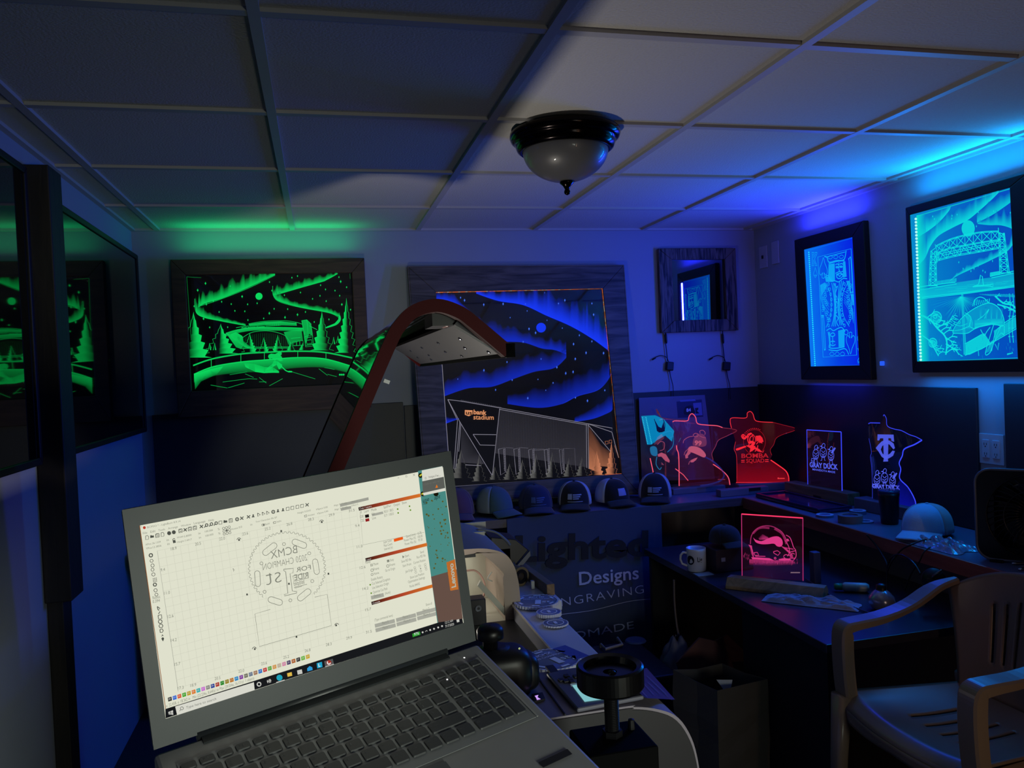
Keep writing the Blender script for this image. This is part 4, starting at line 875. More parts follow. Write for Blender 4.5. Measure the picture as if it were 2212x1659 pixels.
E2 = MB(); text(E2, h_, 'BOMBA', (1362, 918), (1722, 912), bold=.02, h=.0225); text(E2, h_, 'SQUAD', (1425, 980), (1665, 976), bold=.02, h=.020); E2.a = [.45]*len(E2.v); E2.build('lettering', glow_attr('red_engraving', 'ff2a3c', .9), t)
E2 = MB(); e_ = h_.sub(1590, 920, .09456, .0004)
lines(E2, e_, [cat_rom([(150, 230), (165, 285), (230, 272), (275, 195), (345, 160)], 5), cat_rom([(345, 165), (285, 240), (268, 330), (300, 420), (255, 470)], 5), cat_rom([(390, 205), (318, 280), (322, 400), (390, 350)], 5)], .0042)
E2.build('emblem_lines', glow_attr('red_engraving', 'ff2a3c', .9), t)
for y in (945, 968):
    fill(E_, h_, [(1358, y), (1405, y-2), (1405, y+7), (1358, y+9)]); fill(E_, h_, [(1675, y-8), (1722, y-10), (1722, y-1), (1675, y+1)])
E_.build('emblem_engraving', glow_attr('red_engraving', 'ff2a3c', .9), t)
E_ = MB(); fill(E_, h_, [(1842, 1178), (1854, 1176), (1852, 1196), (1842, 1198)]); lines(E_, h_, [cat_rom([(1850+i*7, 1194-(i%2)*10) for i in range(13)], 2)], .003); E_.build('maker_mark', glow('red_mark', 'ff4048', .9), t)
c0 = pl.P(1300, 1245); c1 = pl.P(1990, 1238)
def basebar(a, c, w, h0, h1, m_, parent, name='base', over=.03):
    a = Vector((a.x, a.y, 0)); c = Vector((c.x, c.y, 0)); d = (c-a).normalized(); s_ = Vector((-d.y, d.x, 0)); a = a-d*over; c = c+d*over; mid = (a+c)/2
    R = Matrix((d, s_, Vector((0, 0, 1)))).transposed(); b = MB(); b.box((mid.x, mid.y, (h0+h1)/2), ((c-a).length, w, h1-h0), R=R, bev=.004); return b.build(name, m_, parent)
basebar(c0, c1, .06, ZC, min(c0.z, c1.z)+.003, M_greybase, t, over=0)
# --- gray duck rectangle: crop (1720,880,.22242)
def c4(p, n): return Plane(p, n, 1720, 880, .22242)
pl = c4((2.325, 3.38, .9), (-1, -.08, 0)); t = thing('acrylic_sign', (2.345, 3.38, ZC), 'rectangular acrylic sign with blue edges and three engraved ducks over GRAY DUCK', 'sign', 'acrylic signs on the right counter')
R4 = [(102, 218), (436, 238), (446, 822), (112, 755)]
sheet(pl, R4, .004, tintsheet('sign_blueveil', .10, '2a1840', .5), t); g = pl.up(.0009)
rim(g, R4[:2], .0042, M_blueE, t); rim(g, R4[1:3], .0062, M_blueE, t); rim(g, [R4[3], R4[0]], .0042, M_blueE, t); rim(g, R4[2:], .003, M_blueE, t, dens=.5)
def ducks(mb, g, x, y, k, kx=1.0):
    P_ = lambda a, c: (x+a*k*kx, y+c*k)
    for cx, top, s_, tilt in ((190, 365, 1, 0), (262, 348, 1, 0), (338, 378, -1, 0)):
        body_ = [P_(cx+a, top+90+c) for a, c in circ(0, 0, 28 if cx != 262 else 32, 16, 50)]
        ribbon(mb, g, body_+[body_[0]], .0028)
        ribbon(mb, g, cat_rom([P_(cx-8, top+55), P_(cx-12, top+20), P_(cx+4, top+2), P_(cx+18, top+16), P_(cx+8, top+50)], 4), .0026)
        f = 1 if cx == 190 else -1
        fill(mb, g, [P_(cx+f*10, top+22), P_(cx+f*38, top+28), P_(cx+f*14, top+38)], .9)
        lines(mb, g, [cat_rom([P_(cx-18, top+70), P_(cx, top+90), P_(cx+18, top+72)], 4), cat_rom([P_(cx-20, top+100), P_(cx, top+112), P_(cx+20, top+96)], 4), [P_(cx-12, top+138), P_(cx-14, top+165), P_(cx-26, top+168)], [P_(cx+12, top+138), P_(cx+12, top+165), P_(cx+22, top+168)]], .0026)
        fill(mb, g, [P_(cx-16, top+120), P_(cx+16, top+120), P_(cx+10, top+138), P_(cx-10, top+138)], .5)
    fill(mb, g, [P_(335, 440), P_(372, 388), P_(384, 396), P_(352, 450)], .9); ribbon(mb, g, [P_(145, 520), P_(150, 495), P_(170, 500), P_(175, 520), P_(145, 522)], .003)
E_ = MB(); ducks(E_, g, 0, 0, 1.0); text(E_, g, 'GRAY DUCK', (132, 578), (405, 605), bold=.03, h=.024); text(E_, g, 'MINNESOTA MADE', (158, 610), (378, 640), bold=.01, h=.0095)
E_.build('duck_engraving', glow_attr('duck_blue', '5a68ff', .85), t)
basebar(pl.P(-60, 745), pl.P(560, 850), .07, ZC, pl.P(112, 755).z+.004, M_piney, t, over=0)
b = MB(); bb_ = pl.up(.048); fill(b, bb_, [(165, 850), (240, 868), (240, 925), (165, 905)]); b.build('base_label', M_dark, t, solid=.001)
# --- TC state sign
pl = c4((2.33, 2.9, .9), (-1, -.06, 0)); t = thing('acrylic_sign', (2.345, 2.9, ZC), 'state-shaped acrylic sign with blue edges, TC monogram and ducks, behind the black tumbler', 'sign', 'acrylic signs on the right counter')
S5 = [(740, 885), (738, 700), (730, 560), (720, 480), (730, 430), (705, 300), (700, 155), (815, 150), (845, 85), (855, 72), (875, 110), (885, 180), (950, 210), (1020, 225), (1100, 265), (1160, 285), (1222, 318), (1150, 360), (1050, 405), (1030, 470), (1000, 540), (1015, 600), (1005, 690), (1080, 770), (1130, 850), (1158, 920), (1160, 985), (950, 940)]
P5 = cat_rom(S5, 4)
sheet(pl, P5, .004, tintsheet('sign_blueveil2', .06, '101850', .6), t); g = pl.up(.0009)
rim(g, [(700, 158), (720, 150), (815, 152)], .004, M_blueE, t, dens=.8); rim(g, cat_rom(S5[8:17], 5), .0032, M_blueE, t, dens=.9); rim(g, cat_rom(S5[16:27], 5), .0055, M_blueE, t); rim(g, cat_rom(S5[:6], 5), .0022, M_blueE, t, dens=.6)
b = MB(); shade(b, g, [(1005, 700), (1080, 775), (1130, 855), (1158, 925)], [(900, 930), (1000, 950), (1080, 965), (1158, 980)], .35, .9); b.build('base_glow', glow_attr('blue_veil', '1018c0', .5), t)
E_ = MB(); h_ = g.up(.0005)
fill(E_, h_, [(790, 262), (945, 265), (950, 335), (925, 325), (920, 300), (895, 298), (890, 500), (892, 525), (845, 527), (850, 500), (845, 300), (815, 300), (805, 322), (788, 320)], .8)
oc = [(862, 318), (905, 322), (945, 350), (958, 395), (945, 408), (925, 385), (905, 360), (870, 352), (835, 375), (820, 410), (838, 450), (870, 470), (910, 450), (935, 420), (958, 425), (940, 470), (900, 495), (868, 505), (830, 480), (800, 430), (772, 395), (800, 360), (830, 330)]
fill(E_, h_, oc, .8); ducks(E_, g, 590, 238, 1.02); text(E_, g, 'GRAY DUCK', (742, 783), (1010, 800), bold=.03, h=.017)
E_.build('monogram_engraving', glow_attr('duck_blue', '5a68ff', .85), t)
basebar(pl.P(620, 870), pl.P(1240, 1005), .07, ZC, pl.P(740, 885).z-.002, M_greybase, t, over=0)

# long wooden base with small drawer front left of the gray duck sign
t = thing('wooden_tray', (2.16, 3.52, ZC), 'low pale wooden tray with a small dark label standing in the counter corner', 'tray')
b = MB(); b.bb((1.93, 3.60, ZC), (2.20, 3.65, ZC+.036), bev=.003); b.build('tray_box', M_greybase, t)
b = MB(); a_ = at_y(1618, 1058, 3.599); b.bb((a_.x, 3.5975, a_.z-.007), (a_.x+.065, 3.5995, a_.z+.008)); b.build('label', M_dark, t)
# dark flat tablet-like sheet on the counter
t = thing('dark_tray', (2.15, 3.2, ZC), 'flat glossy dark blue tray lying on the counter before the gray duck sign', 'tray')
b = MB(); b.box((2.165, 3.27, ZC+.008), (.17, .50, .014), R=Matrix.Rotation(.03, 3, 'Z'), bev=.006); b.build('tray_body', mat('tray_blue', '23264e', rough=.12, var=.1), t)
b = MB()
for sx in (-1, 1): b.box((2.165+sx*.078, 3.27, ZC+.019), (.012, .49, .008), R=Matrix.Rotation(.03, 3, 'Z'), bev=.002)
for sy in (-1, 1): b.box((2.165, 3.27+sy*.24, ZC+.019), (.165, .012, .0075), R=Matrix.Rotation(.03, 3, 'Z'), bev=.002)
b.build('tray_rim', mat('tray_blue', '23264e'), t)
# coasters and tape
M_rollp = mat('roll_paper', 'a8b0c8', rough=.6); M_disc = mat('disc_blue', '5a6a8c', rough=.35, var=.1)
def disc(px, py, r, h, label, z=ZC, ring=True, mm=M_disc):
    p = at_z(px, py, z); t = thing('round_coaster', (p.x, p.y, z), label, 'coaster', 'round coasters on the counter')
    b = MB(); b.lathe([(.001, 0), (r, 0), (r, h), (.001, h)], (p.x, p.y, z+.0005), seg=32); b.build('disc', mm, t)
    b = MB(); b.lathe([(r*.62, h), (r*.98, h), (r*.98, h+.0015), (r*.62, h+.0015)], (p.x, p.y, z+.0005), seg=32, close=True); b.build('pale_ring', M_rollp, t)
disc(1782, 1116, .036, .008, 'round coaster with a pale ring, left of the tape roll on the counter')
disc(1853, 1110, .034, .014, 'round coaster with a pale ring behind the tape roll')
disc(1868, 1128, .034, .004, 'thin flat round coaster right of the tape roll')
p = at_z(1837, 1128, ZC); t = thing('tape_roll', (p.x, p.y, ZC), 'wide roll of pale tape lying on its side before the black tumbler', 'tape roll')
b = MB(); b.lathe([(.030, 0), (.048, 0), (.048, .030), (.030, .030)], (p.x, p.y, ZC+.0005), seg=40, close=True); b.build('roll', mat('tape_tan', '6f6a6a', rough=.5), t)
b = MB(); b.lathe([(.001, .002), (.0295, .002), (.0295, .026), (.001, .026)], (p.x, p.y, ZC), seg=30); b.build('core', mat('core_card', '3e4468', rough=.6), t)
# tumbler
p = at_z(1922, 1131, ZC); t = thing('tumbler', (p.x, p.y, ZC), 'black insulated tumbler with clear lid standing before the TC sign', 'tumbler')
b = MB(); b.lathe([(.001, 0), (.031, 0), (.033, .004), (.039, .11), (.0405, .125), (.001, .125)], (p.x, p.y, ZC+.0005), seg=40); b.build('cup', mat('tumbler_black', '0b0c16', rough=.35, var=.1), t, smooth=True)
b = MB(); b.lathe([(.001, .126), (.0405, .126), (.0415, .132), (.039, .136), (.02, .137), (.001, .137)], (p.x, p.y, ZC+.0005), seg=40); b.build('lid', mat('tumbler_lid', '3c4468', rough=.1, trans=.3), t, smooth=True)
# ------------------------------------------------------------------ caps
def cap(cx, cy, z, yaw, crown, mesh_, brimc, label, logo=None, s=1.0, group='caps in a row on the back shelf', name='baseball_cap', top=.118):
    t = thing(name, (cx, cy, z), label, 'cap', group)
    R = Matrix.Rotation(yaw, 3, 'Z'); C0 = Vector((cx, cy, z+.001))
    rx, ry, hz = .082*s, .096*s, top*s
    def dome(a, f, k=1.0):      # a angle (0 = front, toward -Y), f 0..1 base..top
        e = f*PI/2; ca = math.cos(e)**.75; frontness = max(0, math.cos(a))
        hh = math.sin(e)**.85*hz+0.018
        return C0+R @ (Vector((math.sin(a)*rx*ca*k, -math.cos(a)*ry*ca*k*(1+.05*frontness*(1-f)), hh)))
    def part(name_, a0, a1, m_, k=1.0, nu=18):
        b = MB(); b.grid(lambda u, v: dome(a0+(a1-a0)*u, min(v, .999), k), nu, 12); return b.build(name_, m_, t, smooth=True, solid=.002)
    part('front_panel', -1.0, 1.0, crown); part('mesh_back', 1.0, 2*PI-1.0, mesh_, nu=26)
    b = MB()
    def brim(u, v):
        a = (u-.5)*1.75; ro = ry*1.02+.068*s*v*(math.cos(a)**.5 if math.cos(a) > 0 else 0); q_ = math.sin(a)*(rx*1.0+.012*v*s)*1.02
        return C0+R @ Vector((q_, -math.cos(a)*ry*1.02-.070*s*v*max(0, math.cos(a*1.02))**.6, .022+.012*s*math.cos(a*1.7)*(1-.3*v)-.014*v*s*(1+abs(u-.5)*.8)))
    b.grid(brim, 18, 6); b.build('brim', brimc, t, smooth=True, solid=.003)
    b = MB(); b.lathe([(.001, .005), (.005, .004), (.007, 0), (.001, -.001)], C0+Vector((0, 0, hz+.019)), seg=12); b.build('top_button', crown, t, smooth=True)
    if logo:
        b = MB(); kind, col, w_ = logo
        def on(u, h_, k=1.018):
            a = u/rx; f = math.asin(min(.98, max(0, (h_-.018)/hz)**(1/.85)))/(PI/2); return dome(a, f, k)
        if kind == 'patch': b.grid(lambda u, v: on((u-.5)*.045+.01, .052+.034*v), 6, 5)
        else:
            b.grid(lambda u, v: on(-.036+.022*u, .052+.026*v), 4, 4); 
            for r_ in range(3): b.grid(lambda u, v: on(-.010+(.046-.008*r_)*u, .071-r_*.009+.005*v), 8, 1)
            b.grid(lambda u, v: on(-.036+.075*u, .040+.003*v), 10, 1)
        b.build('logo_patch' if kind == 'patch' else 'embroidered_logo', col, t)
    return t
def cloth(n, c): return mat(n, c, rough=.9, var=.1, scale=300, bump=.25, sheen=.15)
cK = cloth('cap_black', '0e0f16'); cW = cloth('cap_white_mesh', 'a8acb8'); cT = cloth('cap_teal', '3f5a66'); cG = cloth('cap_grey_mesh', '7d8a90'); cN = cloth('cap_navy', '152046'); cM = cloth('cap_maroon', '5a3d50')
lgW = mat('logo_thread', '9aa6c0', rough=.7); lgB = mat('logo_thread_blue', '3a5088', rough=.7); lgP = mat('patch_leather', '8c8cb4', rough=.6)
def capat(px, py, Y, z=ZC): return at_z(px, py, z)
cap(.605, 3.69, ZC, -.1, cM, cM, cM, 'dusty maroon cap at the left end of the row, half hidden by the laptop')
cap(.785, 3.69, ZC, .45, cT, cG, cT, 'teal and grey mesh cap left of the plain navy cap', top=.112)
cap(.99, 3.69, ZC, -.1, cN, cN, cN, 'all navy cap with faint logo, third cap from the left', ('logo', lgB, .05), top=.105)
cap(1.19, 3.69, ZC, -.30, cK, cW, cK, 'black cap with white mesh back and grey logo, just left of the patch cap', ('logo', lgW, .05), top=.108)
cap(1.385, 3.69, ZC, .12, cK, cW, cK, 'black cap with white mesh back and a square patch', ('patch', lgP, .05), top=.106)
cap(1.615, 3.69, ZC, -.42, cK, cW, cK, 'black cap with blue-white logo, rightmost in the row of caps', ('logo', lgW, .05), top=.116, s=1.0)
cap(2.185, 2.50, ZC, -1.0, cloth('cap_lightblue', '9cc0dc'), cloth('cap_mesh_pale', 'a6a6a8'), cloth('cap_lightblue', '9cc0dc'), 'light blue cap with pale mesh back lying beside the fan', group=None, top=.095, s=1.05)

# plastic bag on the counter
def crumple(name, c, sx, sy, sz, m_, label, cat, seed, n=26, rot=0, part='bag_film', flat=True):
    t = thing(name, (c[0], c[1], c[2]), label, cat); b = MB(); C0 = Vector(c); R = Matrix.Rotation(rot, 3, 'Z')
    def fn(u, v):
        x = (u-.5)*sx; y = (v-.5)*sy; e = min(u, 1-u, v, 1-v)*2
        h = sz*(min(1, e*3))*(.35+.65*abs(noise.noise(Vector((u*5+seed, v*5, seed)))*1.6+.3*noise.noise(Vector((u*15, v*15+seed, 0)))))
        w_ = .12*noise.noise(Vector((u*3, v*3, seed+5)))
        return C0+R @ Vector((x*(1+w_), y*(1-w_), max(.001, h+.002)))
    b.grid(fn, n, n); b.build(part, m_, t, solid=.0006); return t
p = at_z(1930, 1168, ZC)
crumple('plastic_bag', (2.105, 2.36, ZC), .14, .26, .03, clear('bag_film', glossy=.5, rough=.15, veil=.35, veilcol='b8b8d0'), 'crumpled clear plastic bag lying on the counter under the light blue cap', 'bag', 4, n=34, rot=.05)

# ------------------------------------------------------------------ fan
t = thing('box_fan', (2.2, 2.06, ZC), 'black table fan with round grille and square body standing on the counter', 'fan')
FR = Matrix.Rotation(math.radians(-52), 3, 'Z')    # local -Y faces the room
FC = Vector((2.195, 2.04, ZC+.152))
def fl(x, y, z): return FC+FR @ Vector((x, y, z))
M_fan = mat('fan_black', '08090e', rough=.28, var=.1)
b = MB(); pr = rbox2(-.165, -.145, .165, .148, .045, 6)
P0 = [fl(x, -.035, z) for x, z in pr]; P1 = [fl(x*.97, .045, z*.97) for x, z in pr]; N_ = len(P0); hole = [fl(.132*math.cos(2*PI*i/N_), -.035, .132*math.sin(2*PI*i/N_)) for i in range(N_)]
def ang(x, z): return math.atan2(z, x)
hole = [fl(.134*math.cos(ang(x, z)), -.035, .134*math.sin(ang(x, z))) for x, z in pr]; hole2 = [fl(.134*math.cos(ang(x, z)), .03, .134*math.sin(ang(x, z))) for x, z in pr]
b.add(P0+P1+hole+hole2, [(i, (i+1) % N_, N_+(i+1) % N_, N_+i) for i in range(N_)]+[(i, 2*N_+i, 2*N_+(i+1) % N_, (i+1) % N_) for i in range(N_)]+[(2*N_+i, 3*N_+i, 3*N_+(i+1) % N_, 2*N_+(i+1) % N_) for i in range(N_)]+[tuple(range(N_, 2*N_))])
fixn(b.build('housing', M_fan, t))
b = MB(); b.tube([fl(x, -.036, z) for x, z in pr+[pr[0]]], .004, 6); b.build('front_trim', mat('fan_trim', '5c6880', rough=.25), t, smooth=True)  # blue-grey trim colour stands in for blue light caught on the edge
b = MB()
for i in range(40):
    a = 2*PI*i/40; b.tube([fl(r_*math.cos(a+tw), -.040-.012*math.sin(PI*(r_/.14)), r_*math.sin(a+tw)) for r_, tw in ((.034, 0), (.07, .15), (.105, .32), (.136, .45))], .0016, 5)
for r_ in (.034, .086, .136): b.tube([fl(r_*math.cos(2*PI*k/36), -.041-.012*math.sin(PI*(r_/.14)), r_*math.sin(2*PI*k/36)) for k in range(37)], .002, 5)
b.build('grille', M_fan, t, smooth=True)
b = MB(); b.lathe([(.001, .016), (.02, .014), (.032, .006), (.035, 0), (.001, 0)], fl(0, -.05, 0), FR @ Vector((0, -1, 0)), 30); b.build('hub_cap', mat('fan_hub', '181a20', rough=.15), t, smooth=True)
for k in range(5):
    b = MB(); a0 = 2*PI*k/5
    b.grid(lambda u, v: fl((.03+.09*u)*math.cos(a0+v*.8+.3*u), -.015+.025*v, (.03+.09*u)*math.sin(a0+v*.8+.3*u)), 6, 6); b.build('blade', mat('fan_blade', '0e1016', rough=.25), t, smooth=True, solid=.002)
b = MB()
for sx in (-.11, .11): b.box(fl(sx, 0, -.1475), (.04, .10, .009), R=FR, bev=.003)
b.build('feet', M_fan, t)
# tools beside the fan
M_chrome = mat('polished_metal', 'b8bcc8', rough=.15, metal=1.0)
for k, (px, py, ln, an) in enumerate(((2195, 1217, .06, .3), (2208, 1229, .05, -.2))):
    p = at_z(px, py, ZC+.006); b = MB(); d = Vector((math.cos(an), -math.sin(an)*.5, 0)); b.tube([p-d*.015, p, p+d*ln*.5, p+d*ln], [.003, .0045, .0045, .003], 10)
    tag(b.build('metal_tool', M_chrome, smooth=True), ('polished metal tool lying before the fan, the one nearer the fan', 'polished metal tool lying before the fan, nearer the counter edge')[k], 'tool')
# ------------------------------------------------------------------ cables under the mirror
M_cable = mat('cable_black', '08080a', rough=.5)
for k, (x0, y0) in enumerate(((1440, 722), (1563, 720))):
    t = thing('inline_dimmer', at_y(x0+5, 790, YB-.02), ('black dimmer with cable hanging below the left corner of the mirror', 'black dimmer with cable hanging below the right corner of the mirror')[k], 'cable', 'dimmers hanging below the mirror')
    f = lambda dx, y, Y=YB-.012: at_y(x0+dx, y, Y)
    b = MB(); b.tube([f(-2, 712, YB-.02), f(-2, 742), f(0, 760), f(2, 780)], .0025, 8); b.tube(cat_rom([f(6, 800), f(9, 815), f(13, 830, YB-.018), f(14, 840, YB-.024), f(15, 862, YB-.028)], 4), .0022, 8); b.build('cable', M_cable, t, smooth=True)
    b = MB(); b.tube([f(-2, 720), f(-2, 724), f(-1, 738), f(0, 742)], [.003, .0065, .0065, .003], 10); b.build('connector', M_cable, t, smooth=True)
    b = MB(); b.tube(cat_rom([f(4, 782), f(0, 772), f(-12, 768), f(-22, 771), f(-30, 776)], 4), .0022, 8); b.tube([f(-24, 773), f(-31, 777)], .0042, 8); b.build('side_lead', M_cable, t, smooth=True)
    c_ = f(6, 791); b = MB(); b.box((c_.x, YB-.014, c_.z), (.042, .022, .048), R=Matrix.Rotation(.12, 3, 'Y'), bev=.005); b.build('dimmer_box', M_cable, t)

# ================================================================== LOWER DESK ITEMS
# mug
p = at_z(1505, 1232, ZD); t = thing('mug', (p.x, p.y, ZD), 'white mug with dark logo standing at the back of the low desk', 'mug')
M_mug = mat('mug_white', 'c8ccd8', rough=.2, var=.02)
b = MB(); b.lathe([(.001, .004), (.034, .004), (.0375, 0), (.0395, .004), (.0405, .085), (.0405, .095), (.0375, .095), (.037, .01), (.001, .008)], (p.x, p.y, ZD), seg=44); b.build('cup', M_mug, t, smooth=True)
fw = (CAM-p); fw.z = 0; fw.normalize(); sd = Vector((fw.y, -fw.x, 0)) * -1
sd = Vector((0, 0, 1)).cross(fw)  # to the viewer's right
b = MB(); b.tube([Vector((p.x, p.y, ZD))-sd*r_*1+fw*.012+Vector((0, 0, z_)) for r_, z_ in ((.038, .076), (.052, .078), (.063, .066), (.065, .048), (.058, .03), (.038, .022))], .005, 8); b.build('handle', M_mug, t, smooth=True)
def onmug(a, z_): d = fw*math.cos(a)+sd*math.sin(a); return Vector((p.x, p.y, ZD+z_))+d*.0416
b = MB(); c = [onmug(-.62+.42*math.cos(q_)*1.0, .05+.019*math.sin(q_)) for q_ in [2*PI*i/24 for i in range(24)]]; b.poly(c)
text3(b, 'Lig', onmug(.12, .045)+fw*.0005, onmug(.60, .045)+fw*.0005, (fw+sd*.45).normalized(), height=.019, bold=.02); b.build('printed_logo', mat('mug_ink', '10121c', rough=.4), t)
b = MB(); q_ = at_z(1520, 1241, ZD); b.box((q_.x, q_.y, ZD+.0015), (.07, .05, .002)); tag(b.build('paper_slip', mat('paper', '9a9aa8', rough=.8)), 'small pale paper slip lying beside the white mug', 'paper')
# dark cap on box behind
p = at_z(1572, 1236, ZD); t = thing('storage_box', (p.x, p.y+.08, ZD), 'dark box with a small pale logo standing between the mug and the helmet sign', 'box')
b = MB(); b.bb((p.x-.05, p.y, ZD+.0005), (p.x+.12, p.y+.12, ZD+.095), bev=.004); b.build('carton', mat('dark_carton', '2c1e30', rough=.7), t)
b = MB(); q_ = at_y(1562, 1209, p.y-.001); b.bb((q_.x-.008, p.y-.002, q_.z-.008), (q_.x+.01, p.y-.0003, q_.z+.008)); b.build('logo', mat('pale_logo', '8a90b8', rough=.5), t)
t = cap(p.x+.02, p.y+.05, ZD+.096, 0.1, cK, cK, cK, 'black cap resting on the dark box on the low desk', group=None, s=.75, top=.09)
# helmet sign on wooden base
hp = Plane((1.70, 2.70, .7), (-.42, -1, 0), 1380, 1080, .217)
t = thing('acrylic_sign', (1.72, 2.70, ZD), 'square acrylic sign with a pink glowing horned football helmet on a wooden base', 'sign')
HQ = [(1022, 140), (1633, 180), (1635, 805), (1028, 758)]
sheet(hp, HQ, .005, tintsheet('sign_magveil', .07, '701040', .35), t); g = hp.up(.0009)
M_pk = glow_attr('magenta_engraving', 'f04092', .85)
rim(g, HQ[:2], .0048, glow_attr('hot_pink_edge', 'ff3a6a', 1.0), t); rim(g, [HQ[1], HQ[2]], .0028, M_pk, t, dens=.55); rim(g, [HQ[3], HQ[0]], .0028, M_pk, t, dens=.7)
H = MB()
fill(H, g, cat_rom([(1140, 375), (1160, 395), (1220, 410), (1280, 385), (1340, 365), (1390, 365), (1425, 395), (1432, 440), (1410, 465), (1375, 460), (1345, 435), (1280, 440), (1220, 440), (1170, 425), (1150, 400)], 3, True), .92)
fill(H, g, [(1410, 455), (1460, 475), (1490, 500), (1520, 540), (1495, 530), (1450, 490)], .7)
H.add([g.up(.0015).P(*q_) for q_ in [(1218, 440), (1225, 400), (1245, 352), (1250, 400), (1262, 450)]], [(0, 1, 2, 3, 4)], [0.0]*5)
lines(H, g, [cat_rom([(1110, 440), (1120, 360), (1160, 300), (1230, 262), (1320, 262), (1400, 300), (1440, 340), (1480, 420)], 6)], .003, .45)
ribbon(H, g, cat_rom([(1135, 335), (1180, 290), (1230, 275), (1300, 280)], 6), .008, dens=.25); ribbon(H, g, cat_rom([(1350, 285), (1420, 330), (1450, 380), (1470, 440)], 6), .008, dens=.28)
shade(H, g, [(1090, 445), (1125, 455), (1130, 500)], [(1105, 470), (1120, 540), (1140, 580)], .8, .3)
fill(H, g, [(1120, 570), (1180, 572), (1300, 580), (1345, 600), (1290, 600), (1180, 592), (1130, 590)], .95); fill(H, g, [(1390, 590), (1440, 580), (1500, 585), (1520, 600), (1440, 605), (1400, 602)], .9)
lines(H, g, [[(1145, 525), (1180, 522), (1195, 550), (1155, 552), (1145, 525)], [(1340, 515), (1380, 505), (1408, 525), (1385, 552), (1345, 530), (1340, 515)], circ(1357, 580, 9, 10)+[(1366, 580)], cat_rom([(1465, 350), (1500, 370), (1520, 410), (1540, 470), (1560, 500), (1565, 560), (1540, 600)], 5), cat_rom([(1455, 400), (1490, 460), (1500, 520), (1480, 560)], 5), cat_rom([(1440, 560), (1460, 545), (1500, 550), (1530, 530), (1550, 540)], 5), [(1500, 520), (1560, 505)], [(1450, 475), (1540, 490)], cat_rom([(1440, 565), (1470, 590), (1520, 580), (1560, 580)], 4), [(1160, 560), (1260, 562)], cat_rom([(1100, 450), (1130, 500), (1140, 570)], 4)], .0026, .85)
fill(H, g, [(1465, 395), (1485, 385), (1500, 410), (1475, 408)], .9); fill(H, g, [(1500, 545), (1530, 540), (1535, 575), (1505, 575)], .5)
rh = random.Random(2)
for i in range(150):
    x = 1040+rh.random()*540; y = 600+abs(rh.gauss(0, 12)) if 1100 < x < 1540 else 520+(x-1040)*.0+rh.random()*60+ (0 if x < 1100 else 50)
    ribbon(H, g, [(x, y), (x+rh.uniform(-4, 4), y+12+rh.random()*14)], .0012, .3)
shade(H, g, [(1100, 590), (1300, 600), (1540, 600)], [(1100, 650), (1300, 660), (1540, 650)], .45, 0)
shade(H, g, [(1190, 380), (1230, 340), (1290, 370)], [(1200, 395), (1240, 395), (1290, 385)], 0.05, .55)
H.build('helmet_engraving', M_pk, t)
E_ = MB(); lines(E_, g, [cat_rom([(1512+i*7, 728-(i%2)*10) for i in range(14)], 2)], .0018); E_.build('maker_mark', glow('pink_mark2', 'c8a0b0', .6), t)
# wooden base: profile swept
a = at_z(1567, 1272, ZD); c = at_z(1778, 1298, ZD)
d = (c-a).normalized(); s_ = Vector((-d.y, d.x, 0)); b = MB()
prof = [(-.05, 0), (.035, 0), (.035, .012), (.014, .040), (-.028, .040), (-.05, .018)]
b.prism([a+s_*(.035-q0)+Vector((0, 0, q1+.0005)) for q0, q1 in prof], (c-a)); fixn(b.build('base', M_pine, t, bevel=.002))
# cloth
p = at_z(1715, 1305, ZD)
crumple('folded_cloth', (1.645, 2.45, ZD), .32, .09, .028, mat('cloth_white', '9aa0c0', rough=.95, var=.1, scale=60, bump=.4), 'crumpled white cloth lying before the wooden sign base on the low desk', 'cloth', 9, rot=-.78, part='cloth')
t = thing('small_carton', at_z(1760, 1262, ZD), 'small upright grey carton standing behind the right end of the helmet sign', 'carton'); p = Vector(t['_o']); b = MB(); b.bb((p.x, p.y, ZD+.0005), (p.x+.03, p.y+.03, ZD+.12), bev=.002); b.build('carton', mat('carton_grey', '4a4868', rough=.6), t)
t = thing('glue_bottle', at_z(1820, 1278, ZD), 'pale bottle with green cap lying at the back of the low desk', 'bottle'); p = Vector(t['_o'])+Vector((0, 0, .018))
dr = Vector((.85, -.5, 0)).normalized(); b = MB(); b.tube([p, p+dr*.01, p+dr*.08, p+dr*.09], [.012, .017, .017, .012], 16); b.build('bottle_body', mat('bottle_white', '9ab0a8', rough=.3), t, smooth=True)
b = MB(); b.tube([p-dr*.028, p-dr*.022, p-dr*.001], [.010, .0125, .0125], 14); b.build('cap', mat('cap_green', '2f8a5a', rough=.4), t, smooth=True)
# desk lamp head (silver reflector bulb) and wires
p = at_z(1905, 1318, ZD); t = thing('reflector_bulb', (p.x, p.y, ZD), 'silvery round bulb standing on the low desk among tangled cables', 'bulb')
b = MB(); b.lathe([(.001, 0), (.02, 0), (.036, .012), (.043, .03), (.04, .046), (.026, .062), (.016, .07), (.001, .071)], (p.x, p.y, ZD+.0005), seg=32); b.build('bulb_glass', mat('bulb_silver', '9aa0b8', rough=.22, metal=.6), t, smooth=True)
b = MB(); b.lathe([(.0165, .066), (.0165, .085), (.006, .09), (.001, .09)], (p.x, p.y, ZD+.0005), seg=20); b.build('bulb_cap', M_black, t, smooth=True)
def wire(pts, r, label, m_=M_cable, name='cable', cat='cable'):
    b = MB(); b.tube(cat_rom([tuple(q_) for q_ in pts], 8), r, 8); return tag(b.build(name, m_, smooth=True), label, cat)
Y0 = 2.02
